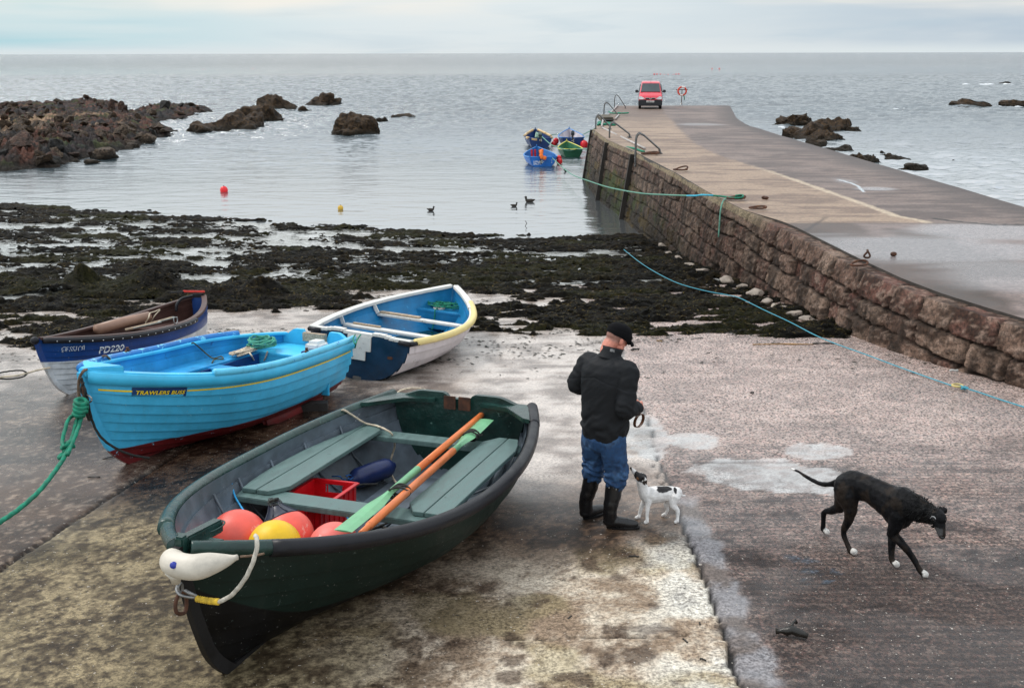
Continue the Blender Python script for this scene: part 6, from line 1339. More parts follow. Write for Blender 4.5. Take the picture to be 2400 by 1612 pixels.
# ================================================================== dogs
def plane_pt(px, py, o2, a2, off):
    s2 = Vector((-a2.y, a2.x, 0)); q = Vector((o2[0], o2[1], 0))+s2*off; d = ray(px, py); k = (q.dot(s2))/(d.x*s2.x+d.y*s2.y); return Vector((d.x*k, d.y*k, CZ+d.z*k))
def dog(name, o2, a2, off, spec, m, colf, label, voxel=.006, it=3, disp=None):
    base = Vector((o2[0], o2[1], slipz(o2[1]))); e = empty(name, loc=base, label=label, cat='dog'); mb = MB()
    for pts, rad, sy, n in spec:
        P = []
        for p in pts:
            if p[0] == 'g': w_ = PS(p[1], p[2], p[3])
            else: w_ = plane_pt(p[0], p[1], o2, a2, p[2])
            P.append(w_-base)
        limb(mb, P, rad, 14, sy, (0, 0, 1) if sy != 1. else None)
    return e, organic('body', mb, voxel, it, m, e, colf, disp), base
a2 = Vector((.587, -.81, 0)).normalized(); o2 = (2.81, 6.97)
L_ = lambda x, y, o=0.: (x, y, o)
spec = [([L_(1980, 1136), L_(2003, 1136), L_(2040, 1148), L_(2078, 1170), L_(2104, 1186), L_(2122, 1188)], [.082, .096, .088, .106, .118, .112], 1.2, 0),
        ([L_(2092, 1200), L_(2108, 1214), L_(2124, 1210)], [.085, .088, .062], 1., 0),
        ([L_(2112, 1180), L_(2138, 1188), L_(2162, 1198), L_(2180, 1206)], [.122, .098, .080, .066], 1.1, 0),
        ([L_(2172, 1205), L_(2192, 1208, -.02), L_(2202, 1214, -.03)], [.058, .064, .052], 1., 0),
        ([L_(2196, 1213, -.03), L_(2202, 1230, -.04), L_(2206, 1246, -.05), L_(2208, 1256, -.055)], [.050, .040, .031, .026], 1., 0),
        ([L_(2168, 1195, -.055), L_(2160, 1200, -.075), L_(2161, 1212, -.08)], [.026, .022, .010], 1., 0), ([L_(2207, 1196, .03), L_(2215, 1194, .05), L_(2216, 1203, .055)], [.024, .018, .008], 1., 0),
        ([L_(1980, 1140, -.05), L_(1986, 1165, -.06), L_(1994, 1192, -.065)], [.088, .088, .052], 1.1, 0),
        ([L_(1994, 1190, -.065), L_(1989, 1218, -.065), L_(1977, 1246, -.065), L_(1984, 1270, -.065), L_(1992, 1288, -.065)], [.054, .038, .023, .020, .020], 1., 0), ([L_(1991, 1289, -.065), ('g', 2003, 1293, .018)], [.022, .028], 1., 0),
        ([L_(1978, 1142, .05), L_(1975, 1168, .06), L_(1968, 1190, .065)], [.078, .068, .046], 1., 0),
        ([L_(1968, 1188, .065), L_(1950, 1196, .065), L_(1932, 1200, .065), L_(1930, 1222, .065), L_(1929, 1240, .065)], [.044, .033, .023, .020, .020], 1., 0), ([L_(1929, 1241, .065), ('g', 1938, 1246, .018)], [.022, .028], 1., 0),
        ([L_(2106, 1205, -.06), L_(2098, 1232, -.07), L_(2090, 1250, -.07)], [.068, .052, .038], 1., 0),
        ([L_(2090, 1250, -.05), L_(2112, 1272, -.07), L_(2134, 1298, -.035), L_(2146, 1318, -.025), L_(2156, 1336, -.02)], [.040, .033, .025, .023, .021], 1., 0), ([L_(2156, 1336, -.02), ('g', 2168, 1346, .016)], [.022, .028], 1., 0),
        ([L_(2100, 1215, .05), L_(2094, 1245, .03), L_(2090, 1275, .0), L_(2089, 1300, -.02), L_(2091, 1314, -.03)], [.060, .040, .029, .023, .021], 1., 0), ([L_(2092, 1315, -.03), ('g', 2101, 1322, .018)], [.022, .028], 1., 0),
        ([L_(1978, 1126), L_(1962, 1130), L_(1940, 1135), L_(1920, 1132), L_(1895, 1120), L_(1872, 1105), L_(1855, 1098)], [.040, .028, .021, .018, .016, .013, .008], 1., 0)]
dog_b = (.012, .012, .014)
paws = [PS(2004, 1293, .018), PS(1938, 1246, .018), PS(2169, 1346, .016), PS(2102, 1323, .018)]; tipw = plane_pt(1855, 1098, o2, a2, 0); eyeL = plane_pt(2186, 1216, o2, a2, -.08); chin = plane_pt(2196, 1246, o2, a2, -.075); browR = plane_pt(2213, 1216, o2, a2, 0)
def lcol(co):
    base = Vector((o2[0], o2[1], slipz(o2[1]))); W_ = co+np.array(base[:]); c = np.tile(np.array([.008, .008, .009]), (len(co), 1)); n = pnoise(co, 30., 3, 4); c *= (1+.6*n)[:, None]
    br = ss(.1, .5, pnoise(co*np.array([1, 1, .6]), 9., 3, 8)); c = mixc(c, np.array([.035, .025, .018]), br*.5)
    def bl(p, r, col, k=1.):
        nonlocal c; d = np.linalg.norm(W_-np.array(p[:]), axis=1)+.02*n*.6; c = mixc(c, np.array(col), ss(r, r*.75, d)*k)
    for p in paws: bl(p+Vector((.01, 0, .005)), .043, (.66, .64, .60))
    bl(tipw, .05, (.75, .73, .70)); bl(eyeL, .030, (.10, .10, .105), k=.5); bl(chin, .04, (.14, .14, .14), .5); return c
fur = mat('black_coat', (1, 1, 1), .45, .25, 40, .6, 120, attr=True, spec=.10)
lur, lb_, base_ = dog('dog', o2, a2, 0, spec, fur, lcol, 'lean black long legged dog with white paws walking with lowered head', .0065, 9, lambda co, nr: pnoise(co, 22., 2, 2)*.003)
# eyes, nose, brow streaks and the ruff of longer hair
MB().ball(plane_pt(2188, 1218, o2, a2, -.082)-base_, .009, 10).build('eye', mat('dog_eye', (.01, .006, .004), .08), lur); MB().ball(plane_pt(2211, 1219, o2, a2, -.02)-base_, .009, 10).build('eye', bpy.data.materials['dog_eye'], lur)
MB().ball(plane_pt(2208, 1259, o2, a2, -.065)-base_, .016, 10, (1, 1, .8)).build('nose', mat('dog_nose', (.008, .008, .008), .25), lur)
for p_ in (((2180, 1214), (2184, 1210), (2190, 1211), (2193, 1216)), ((2208, 1213), (2213, 1214), (2217, 1218))):
    MB().sweep(spline([plane_pt(x, y, o2, a2, -.088 if x < 2200 else -.028)-base_ for x, y in p_], 4), .0022, 5).build('white_brow', mat('white_fur', (.7, .7, .7), .8), lur)
mb = MB(); rs = random.Random(3)
vs_ = lb_.data.vertices; cand = [v for v in vs_ if (lambda w: True)(v)]
a2v = np.array(a2[:]); 
sel = []
for v in vs_:
    w_ = v.co+base_; s1 = (w_-Vector((o2[0], o2[1], 0))).dot(a2)
    if .20 < s1 < .50 and v.co.z > .34 and v.normal.dot(Vector((0, 0, 1))) > -.6 and rs.random() < (s1-.20)/.14: sel.append(v)
for v in rs.sample(sel, min(1500, len(sel))):
    n = v.normal.copy(); d = (n*.55+Vector((0, 0, -.5))-a2*.5+Vector((rs.uniform(-.4, .4), rs.uniform(-.4, .4), rs.uniform(-.2, .5)))).normalized(); L = rs.uniform(.012, .036)*min(1.15, .4+((v.co+base_-Vector((o2[0], o2[1], 0))).dot(a2)-.2)/.16); w_ = d.cross(n).normalized()*.0022 if d.cross(n).length > .01 else Vector((.002, 0, 0))
    p = v.co-n*.004; q = p+d*L*.5+n*.006; mb.add([p-w_, p+w_, q+w_*.8, q-w_*.8, p+d*L], [(0, 1, 2, 3), (3, 2, 4)], True)
mb.build('ruff', mat('ruff_hair', (.008, .008, .008), .5, spec=.12), lur)
# ---- terrier
a3_ = Vector((-.985, -.12, 0)).normalized(); o3 = (1.235, 7.745)
spec = [([L_(1586, 1156), L_(1568, 1156), L_(1545, 1158), L_(1526, 1160), L_(1514, 1160)], [.052, .058, .066, .070, .058], 1.1, 0),
        ([L_(1516, 1162), L_(1510, 1152), L_(1505, 1138), L_(1501, 1126)], [.060, .052, .042, .038], 1., 0),
        ([L_(1507, 1118), L_(1500, 1117), L_(1494, 1115)], [.034, .040, .032], 1., 0), ([L_(1494, 1114), L_(1487, 1106), L_(1480, 1098)], [.027, .020, .013], 1., 0),
        ([L_(1508, 1118, .035), L_(1513, 1126, .045), L_(1515, 1134, .045)], [.013, .012, .006], 1., 0), ([L_(1506, 1116, -.03), L_(1511, 1124, -.035), L_(1513, 1132, -.035)], [.013, .012, .006], 1., 0),
        ([L_(1520, 1172, .04), L_(1518, 1190, .06), L_(1517, 1208, .08), ('g', 1517, 1222, .02)], [.032, .020, .015, .015], 1., 0), ([L_(1517, 1219, .085), ('g', 1512, 1224, .012)], [.014, .015], 1., 0),
        ([L_(1512, 1172, -.03), L_(1503, 1190, -.03), L_(1499, 1204, -.03), ('g', 1498, 1211, .02)], [.030, .019, .015, .014], 1., 0), ([L_(1498, 1208, -.03), ('g', 1491, 1213, .012)], [.013, .015], 1., 0),
        ([L_(1582, 1164, .04), L_(1577, 1182, .06), L_(1588, 1196, .08), L_(1588, 1210, .095), ('g', 1588, 1221, .02)], [.048, .034, .020, .015, .014], 1., 0), ([L_(1587, 1218, .10), ('g', 1583, 1223, .012)], [.014, .015], 1., 0),
        ([L_(1568, 1168, -.03), L_(1562, 1182, -.03), L_(1564, 1192, -.03), L_(1562, 1200, -.03), ('g', 1560, 1206, .02)], [.036, .026, .016, .013, .013], 1., 0), ([L_(1560, 1203, -.03), ('g', 1553, 1207, .012)], [.013, .015], 1., 0),
        ([L_(1586, 1150), L_(1596, 1160), L_(1606, 1161)], [.018, .012, .007], 1., 0)]
b3 = Vector((o3[0], o3[1], slipz(o3[1])))
def tcol(co):
    W_ = co+np.array(b3[:]); c = np.tile(np.array([.74, .72, .70]), (len(co), 1)); n = pnoise(co, 25., 3, 4); c *= (1+.10*n)[:, None]
    def bl(p, r, col, sc=(1, 1, 1), k=1.):
        nonlocal c; d = np.linalg.norm((W_-np.array(p[:]))/np.array(sc), axis=1)+.012*n; c = mixc(c, np.array(col), ss(r, r*.88, d)*k)
    pp = lambda x, y, o: plane_pt(x, y, o3, a3_, o)
    bl(pp(1559, 1143, .06), .062, (.014, .013, .014), (1.5, 1.3, .8)); bl(pp(1584, 1146, .04), .036, (.014, .013, .014), (.5, 1., 1.1)); 
    bl(pp(1500, 1116, .04), .054, (.014, .013, .014)); bl(pp(1508, 1118, .0), .040, (.014, .013, .014)); bl(pp(1515, 1130, .05), .030, (.03, .018, .012)); bl(pp(1513, 1130, -.035), .022, (.02, .015, .012)); bl(pp(1493, 1123, .035), .016, (.30, .14, .06), k=.8); bl(pp(1488, 1110, .0), .014, (.3, .28, .26), k=.4); bl(pp(1479, 1097, .0), .012, (.01, .01, .01))
    return c
ter, tb_, base3 = dog('dog', o3, a3_, 0, spec, mat('white_coat', (1, 1, 1), .7, .10, 40, .3, 120, attr=True), tcol, 'small white terrier with black patches looking up at the man', .0045, 3, lambda co, nr: pnoise(co, 30., 2, 2)*.0015)
MB().ball(plane_pt(1491, 1110, o3, a3_, .033)-base3, .0065, 8).build('eye', bpy.data.materials['dog_eye'], ter); MB().ball(plane_pt(1478.5, 1096.5, o3, a3_, 0)-base3, .010, 8).build('nose', bpy.data.materials['dog_nose'], ter)
# ------------------------------------------------------------------ boats afloat by the pier
def smallboat(cx, cy_base, bowx, bowy, beam_px, L, D, paint, inside, rim, label, yawd=0., ws=.8, n=5):
    w0 = PZ(cx, cy_base, 0); B = beam_px/FPX*(w0.y*math.cos(TH)+5.8*math.sin(TH)); yaw = PI/2+math.radians(yawd)
    H = Hull(0, 0, 0, 0, 0, 0, L, B, ws, D, D*.45, D*.10, .30, 2.2, .42, .04, mw=Matrix.Translation((w0.x, w0.y, -.16)) @ Matrix.Rotation(yaw, 4, 'Z'), n=n, lap=.018, th=.035)
    e = empty('moored_boat', mw=H.M, label=label, cat='boat', group='small boats moored by the pier')
    H.shell('hull', e, paint, inside, nt=26, sub=2); H.transom(e, paint, .05, lambda f: float(-.06*ss(.3, .2, abs(f))), nrow=8, ncol=21)
    for sd in (1, -1): H.tube_rail('gunwale', e, rim, 0, .99, sd, .038, .01, .0, n=26)
    mb = MB(); y = H.P(0, 1, 1).y; z = H.sheer(0)
    mb.sweep([(0, -y, z), (0, -y*.3, z-.02), (0, y*.3, z-.02), (0, y, z)], .03, 8); mb.build('transom_cap', rim, e)
    MB().box((L-.03, 0, H.sheer(1)+.05), (.07, .06, .16)).build('stem_head', rim, e, .01)
    for x in (L*.36, L*.66): H.thwart('thwart', e, inside, x, D*.66, .22, .03, .01)
    MB().prism([(x, -H.yin(x, .22)) for x in (L*.1, L*.3, L*.5, L*.7, L*.8)]+[(x, H.yin(x, .22)) for x in (L*.8, L*.7, L*.5, L*.3, L*.1)], .19, .21).build('floor', inside, e)
    return e, H
pb = lambda n_, c: mat(n_, c, .4, .15, 3, .2, 20, grime=.2)
b_blue, b_navy, b_grn = pb('boat_blue', rgb(24, 104, 186)), pb('boat_navy', rgb(16, 52, 104)), pb('boat_green', rgb(26, 84, 58))
in_wh, in_bl, rim_y, rim_b, foamt = pb('inside_white', rgb(196, 190, 196)), pb('inside_blue', rgb(44, 104, 168)), pb('rim_yellow', rgb(214, 206, 92)), pb('rim_blue', rgb(40, 120, 190)), pb('tan_foam', rgb(196, 166, 118))
e1, H1 = smallboat(1272, 391, 1265, 345, 76, 3.5, .62, b_blue, in_bl, rim_b, 'bright blue moored boat nearest the camera with orange cloth over its outboard', 4)
e2, H2 = smallboat(1266, 348, 1264, 306, 62, 4.2, .72, b_navy, pb('inside_navy', rgb(30, 60, 110)), b_navy, 'navy moored boat ringed with tan foam tubes, left of the group', 3)
e3, H3 = smallboat(1342, 346, 1342, 305, 60, 4.2, .72, b_navy, in_wh, rim_b, 'moored boat with white inside and blue rim, behind the green one', 0)
e4, H4 = smallboat(1342, 369, 1336, 331, 56, 2.9, .58, b_grn, pb('inside_green', rgb(60, 116, 84)), rim_y, 'small green moored boat with yellow rim in front of the white lined one', 4)
for sd, segs in ((1, ((.05, .16), (.55, .74), (.76, .95))), (-1, ((.02, .10), (.50, .72), (.74, .95)))):
    for a_, b2 in segs: H2.tube_rail('foam_tube', e2, foamt, a_, b2, sd, .085, .03, .03, n=10)
MB().sweep([(0.02, .55, .74), (0, .2, .70)], .08, 10).build('foam_tube', foamt, e2)
def outboard(H, name, cowl, label, tilt=.9, cover=None, y=0.):
    e = empty('outboard_motor', mw=H.M @ Matrix.Translation((-.05, y, H.sheer(0)+.05)) @ Matrix.Rotation(tilt, 4, 'Y'), label=label, cat='outboard', group='outboard motors on the moored boats')
    mb = MB(); mb.box((.0, 0, .26), (.30, .24, .30), taper=.8); mb.build('cowl', cowl, e, .05); MB().box((-.03, 0, -.10), (.10, .08, .55), taper=1.2).build('leg', black_rub, e, .02)
    MB().box((-.08, 0, -.42), (.26, .05, .12)).build('gearcase', black_rub, e, .02); mb = MB()
    for k in range(3): a = 2*PI*k/3; mb.box((-.22, math.cos(a)*.07, -.42+math.sin(a)*.07), (.02, .06, .06), Matrix.Rotation(a, 3, 'X'))
    mb.lathe([(.02, -.03), (.02, .03)], 8, Matrix.Translation((-.22, 0, -.42)) @ Matrix.Rotation(PI/2, 4, 'Y')); mb.build('propeller', pb('prop_'+name, rgb(150, 150, 140)), e); MB().bar((.1, 0, .2), (.5, .05, .24), .04, .04).build('tiller', black_rub, e); return e
outboard(H3, 'a', mat('dark_cowl', (.02, .028, .035), .3), 'dark outboard tilted up in the white lined moored boat', .6)
outboard(H1, 'b', mat('grey_cowl', (.05, .055, .06), .4), 'outboard under the orange cloth on the nearest moored boat', .5, y=.12)
cv = MB(); P_ = [(.30, .05, .84), (.15, .05, 1.0), (.0, .1, 1.02), (-.14, .1, .92), (-.22, .08, .7), (-.2, -.16, .62)]
cv.sweep(spline([Vector(p) for p in P_], 6), [.10+.03*math.sin(i*2.1) for i in range(31)], 9, sy=.5); o = cv.build('orange_cloth', mat('orange_cloth', rgb(240, 122, 50), .7, .2, 8, .6, 14), None, mw=H1.M); tag(o, 'crumpled orange cloth thrown over the outboard of the nearest moored boat', 'cloth')
outboard(H2, 'c', mat('striped_cowl', rgb(90, 104, 100), .6, .5, 9), 'outboard wrapped in a grey green sheet on the foam ringed boat', .8)
sm = MB(); 
for k in range(5): sm.sweep(spline([Vector((.9-.1*k, -.3+.15*k, .5)), Vector((.5, .0+.05*k, 1.0+.03*k)), Vector((.05, .1*k-.1, .85))], 6), .05, 7, sy=.6)
o = sm.build('tarpaulin', mat('pale_tarp', rgb(140, 168, 150), .8, .4, 12, .6, 12), None, mw=H2.M); tag(o, 'grey green tarpaulin heaped in the foam ringed boat', 'tarpaulin')
for k, y in enumerate((.52, .34)):
    mb = MB(); mb.bar((.55, y, .45), (.5, y+.03, 1.02), .10, .05); o = mb.build('red_marker', mat('marker_red', rgb(196, 36, 40), .5) if k == 0 else bpy.data.materials['marker_red'], None, .01, mw=H1.M); tag(o, ('leftmost red upright float in the nearest moored boat', 'second red upright float in the nearest moored boat')[k], 'float')
HS_ = lambda H: H.P(0, 1, .75)
me = text_mesh('DALEYN', 1., .02)
me2 = text_mesh('SALTY', 1., .02)
for m_, dz in ((me, .0), (me2, -.13)):
    for v in m_.vertices:
        x_, y_ = v.co.x, v.co.y; v.co = Vector((-.012-.02, .50-x_*.15, .40+dz+y_*.15))
    link('transom_lettering', m_, white_p, e1)
for y, z in ((-.48, .5), (-.48, .38)): MB().ball((-.03, y, z), .025, 8).build('scupper', white_p, e1)
# floats
red_f = mat('red_buoy', rgb(226, 42, 48), .35, .12, 4, .1, 30, grime=.1)
def buoy(px, py, r, m, lab, z=None, grp=None, Y=None):
    p = PY(px, py, Y) if Y else PZ(px, py, z if z is not None else r*.45); e = empty('buoy', loc=p, label=lab, cat='buoy', group=grp)
    MB().ball((0, 0, 0), r, 20, (1, 1, 1.08)).build('body', m, e); mb = MB(); mb.lathe([(r*.30, -r*1.0), (r*.26, -r*1.2), (r*.1, -r*1.28)], 12); mb.lathe([(r*.2, r*.98), (r*.15, r*1.18), (r*.04, r*1.2)], 12); mb.build('neck', navy_rub, e); return e
buoy(525, 446, .17, red_f, 'red buoy alone in the calm water of the bay'); buoy(798, 488, .11, mat('yellow_buoy', rgb(206, 166, 60), .5, .3, 6, grime=.3), 'small weathered yellow buoy near the weed edge', .05)
buoy(1303, 331, .20, red_f, 'red buoy between the two farther moored boats', .15, 'red buoys among the moored boats'); buoy(1297, 338, .16, red_f, 'smaller red buoy against the foam ringed boat', .12, 'red buoys among the moored boats'); buoy(1369, 339, .25, red_f, 'largest red buoy at the right side of the white lined boat', .2, 'red buoys among the moored boats')
buoy(1310, 371, .15, red_f, 'upper red buoy at the right quarter of the nearest moored boat', .30, 'red buoys among the moored boats'); buoy(1311, 379, .17, red_f, 'lower red buoy at the right quarter of the nearest moored boat', .14, 'red buoys among the moored boats')
for k, (x, y, r) in enumerate(((1533.5, 174.6, .5), (1539.8, 174.6, .5), (1548, 174.6, .42), (1557, 174.8, .25), (1566, 174.8, .3), (1578, 175, .25), (1584.5, 174.4, .42), (1591, 174.2, .42), (1669, 161.6, .5), (1686, 161.8, .6), (593, 161, .3), (477, 163, .22))):
    p = PZ(x, y, .25); MBb = MB(); MBb.ball((0, 0, 0), r*.45, 10); o = MBb.build('net_marker', red_f, loc=p); tag(o, 'tiny red net float on the open sea beyond the pier' if k < 8 else ('left of two far red net floats right of the row' if k == 8 else 'right of two far red net floats right of the row' if k == 9 else ('tiny red speck of a float far out above the ridge' if k == 10 else 'faint red float far out at left')), 'float', 'net floats in a row beyond the van' if k < 8 else None)
# ducks
duck_m = mat('duck_brown', (.03, .024, .018), .7, .4, 30)
def duck(px, py, s_, face, lab):
    p = PZ(px, py, .0); e = empty('duck', loc=p, label=lab, cat='duck', group='ducks on the calm water'); mb = MB()
    limb(mb, [(-.20*face*s_, 0, .10*s_), (-.08*face*s_, 0, .06*s_), (.08*face*s_, 0, .06*s_), (.13*face*s_, 0, .12*s_), (.14*face*s_, 0, .20*s_)], [.02*s_, .075*s_, .07*s_, .04*s_, .042*s_]); mb.sweep([(.16*face*s_, 0, .20*s_), (.23*face*s_, 0, .185*s_)], [.018*s_, .008*s_], 6)
    organic('body', mb, .008, 2, duck_m, e)
duck(1241, 474, 1.05, -1, 'largest duck swimming left near the pier wall'); duck(1205, 484, .7, 1, 'second duck low in the water left of the largest'); duck(1010, 494, .75, 1, 'duck swimming alone in mid bay')
p = PZ(1231, 530, 0); o = MB().sweep([p, p+Vector((.06, 0, .10)), p+Vector((.0, 0, .18))], .012, 5).build('stick', duck_m); tag(o, 'thin bent stick poking from the shallows below the ducks', 'stick')
# ------------------------------------------------------------------ red van
vz = float(deckz(70.)); VX = PZ(1523.5, 256.5, vz); vy = VX.y
van = empty('parked_van', mw=Matrix.Translation((VX.x, vy, vz)) @ Matrix.Rotation(-PI/2-.125, 4, 'Z'), label='small red van with black bumper facing the camera at the end of the pier', cat='van')
v_red = mat('faded_red_paint', rgb(206, 44, 62), .3, .05, 2, .02, 10, coat=.6); v_blk = mat('black_bumper_plastic', (.02, .022, .026), .5, .2, 6, .1, 30); v_gl = mat('van_glass', (.035, .05, .055), .06, .2, 2, .0, 10, spec=.8); v_lt = mat('headlight_glass', (.6, .62, .62), .15, .3, 20); v_ch = mat('chrome', (.8, .82, .82), .15, .05, 4, 0, 10, metal=.9)
# local: x forward (towards camera), y left, z up; front bumper at x=0
W_ = .80
prof = [(0.0, .30, .96), (.02, .62, .97), (-.04, .78, .96), (-.16, .90, .94), (-.75, 1.08, .92), (-.80, 1.10, .91), (-1.33, 1.66, .76), (-1.45, 1.74, .76), (-2.0, 1.80, .76), (-3.9, 1.78, .76), (-4.05, 1.55, .78), (-4.1, .9, .92), (-4.1, .30, .94)]
V = []; F = []; nx = len(prof); ys_ = (-1, -.93, -.6, 0, .6, .93, 1)
for (x, z, wk) in prof:
    for y in ys_: V.append((x-(.07*abs(y)**3 if x > -.3 else 0), y*W_*wk*1.03, z-(.05 if abs(y) == 1 else (.012 if abs(y) > .9 else 0))*(1 if z > .95 else .3)))
F = gridfaces(nx, 7).tolist()
# side skins
off = len(V)
side_st = [(-.05, .30, .78), (-.3, .30, .95), (-.78, .30, 1.06), (-1.3, .30, 1.62), (-1.5, .30, 1.70), (-2.5, .30, 1.75), (-3.9, .30, 1.73), (-4.08, .30, .9)]
def wsz(z): return .985-.20*max(0, (z-1.0))/.75
for sd in (-1, 1):
    o2_ = len(V)
    for (x, z0, z1) in side_st:
        for j in range(6):
            z = z0+(z1-z0)*j/5; V.append((x, sd*W_*1.03*(wsz(z)), z))
    f = gridfaces(len(side_st), 6, o2_); F += (f if sd < 0 else f[:, ::-1]).tolist()
mb = MB(); mb.add(V, F, True); mb.build('body', v_red, van)
mb = MB(); mb.box((-.02, 0, .42), (.16, 1.62, .40)); mb.box((-.75, 0, .32), (1.5, 1.60, .16)); mb.build('front_bumper', v_blk, van, .05)
def panel(pts, name, m, off=.012):
    c = sum((Vector(p) for p in pts), Vector())/len(pts); n = (Vector(pts[1])-Vector(pts[0])).cross(Vector(pts[-1])-Vector(pts[0])).normalized()
    if n.dot(c-Vector((-2, 0, .9))) < 0: n = -n
    V = [Vector(p)+n*off for p in pts]+[Vector(p)-n*.02 for p in pts]; k = len(pts); F = [tuple(range(k)), tuple(range(2*k-1, k-1, -1))]+[(i, (i+1) % k, k+(i+1) % k, k+i) for i in range(k)]
    return MB().add(V, F).build(name, m, van)
panel([(-.81, -.66, 1.115), (-.81, .66, 1.115), (-1.34, .57, 1.655), (-1.34, -.57, 1.655)], 'windscreen', v_gl, .03)
for sd in (1, -1):
    panel([(-1.05, sd*.80, 1.12), (-2.0, sd*.80, 1.12), (-2.0, sd*.69, 1.62), (-1.42, sd*.69, 1.62)], 'side_window', v_gl, .03)
    hl = [(.02, sd*.36, .70), (-.0, sd*.50, .66), (-.06, sd*.74, .66), (-.12, sd*.79, .74), (-.13, sd*.74, .86), (-.08, sd*.60, .84), (-.0, sd*.44, .75)]
    V = [Vector(p)+Vector((.045, 0, .0)) for p in hl]+[Vector(p)-Vector((.1, 0, 0)) for p in hl]; k = 7; MB().add(V, [tuple(range(k)), tuple(range(2*k-1, k-1, -1))]+[(i, (i+1) % k, k+(i+1) % k, k+i) for i in range(k)]).build('headlight', v_lt, van)
    MB().box((-.95, sd*.94, 1.16), (.10, .20, .19)).build('wing_mirror', v_blk, van, .03); MB().bar((-.93, sd*.80, 1.10), (-.95, sd*.90, 1.13), .05, .05).build('mirror_arm', v_blk, van)
    for x in (-.70, -3.35):
        e_ = MB().lathe([(.10, -.09), (.28, -.09), (.30, -.06), (.30, .06), (.28, .09), (.1, .09)], 24, Matrix.Translation((x, sd*.70, .30)) @ Matrix.Rotation(PI/2, 4, 'X')).build('wheel', black_rub, van)
        MB().lathe([(.02, -.095), (.18, -.092), (.18, .092), (.02, .095)], 16, Matrix.Translation((x, sd*.70, .30)) @ Matrix.Rotation(PI/2, 4, 'X')).build('rim', steel, e_)
MB().box((.055, 0, .70), (.03, .62, .10)).build('grille', v_blk, van, .01)
gr = MB(); gr.bar((.085, -.36, .775), (.085, -.09, .755), .015, .025); gr.bar((.085, .36, .775), (.085, .09, .755), .015, .025); gr.bar((.09, -.10, .765), (.09, 0, .66), .02, .035); gr.bar((.09, .10, .765), (.09, 0, .66), .02, .035); gr.build('chrome_trim', v_ch, van)
npl = MB().box((.085, 0, .52), (.02, .52, .115)).build('number_plate', mat('plate_white', (.75, .75, .72), .4), van)
me = text_mesh('YP08 ETE', 1.05, .03)
for v in me.vertices: v.co = Vector((.099, .235-(-v.co.x*.112)-.0-.47, .482+v.co.y*.10))
link('plate_lettering', me, black_rub, npl)
MB().sweep([(-1.36, 0, 1.70), (-1.5, 0, 1.92)], .008, 6).build('aerial', v_blk, van); MB().bar((-.84, -.5, 1.15), (-.86, .4, 1.17), .02, .015).build('wiper', v_blk, van); MB().box((-.98, -.46, 1.31), (.01, .05, .05), Matrix.Rotation(-.78, 3, 'Y')).build('tax_disc', white_p, van)
MB().box((-2.4, 0, .5), (3.0, 1.5, .4)).build('underbody', v_blk, van)
# ------------------------------------------------------------------ lifebuoy on its stand
lz = float(deckz(72.)); lp = PZ(1597, 246.5, lz); LB = empty('lifebuoy_stand', loc=lp, label='thin metal post with crossbar holding the lifebuoy at the pier end', cat='post')
k_ = lp.y/FPX; mb = MB(); mb.sweep([(0, 0, .03), (0, 0, 1.12)], .03, 8); mb.sweep([(-.45, 0, 1.08), (.42, 0, 1.11)], .03, 8); mb.build('post', rust, LB)
mb = MB(); 
for a in (.4, 2.2, 3.9, 5.4): mb.bar((0, 0, .16), (.14*math.cos(a), .14*math.sin(a), .015), .03, .03)
mb.build('foot', steel, LB)
RG = empty('lifebuoy', loc=lp+Vector((0, -.06, 1.0)), label='orange and white ring lifebuoy hung on the stand beside the red van', cat='lifebuoy')
lb_o = mat('buoy_orange', rgb(206, 62, 40), .45, .15); lb_w = mat('buoy_white', rgb(226, 214, 206), .45, .08)
for k in range(8):
    a0, a1 = 2*PI*k/8+.2, 2*PI*(k+1)/8+.2; MB().sweep([(.30*math.cos(a0+(a1-a0)*i/8), 0, .30*math.sin(a0+(a1-a0)*i/8)) for i in range(9)], .062, 10).build('ring_segment', lb_w if k in (1, 5) else lb_o, RG)
rope('hanging_line', [lp+Vector(p) for p in ((.14, -.1, .74), (.15, -.1, .6), (.19, -.1, .5), (.17, -.1, .35))], .035, r_green, 'teal rope bundle hanging under the lifebuoy', 'rope', strands=False, seg=.05)
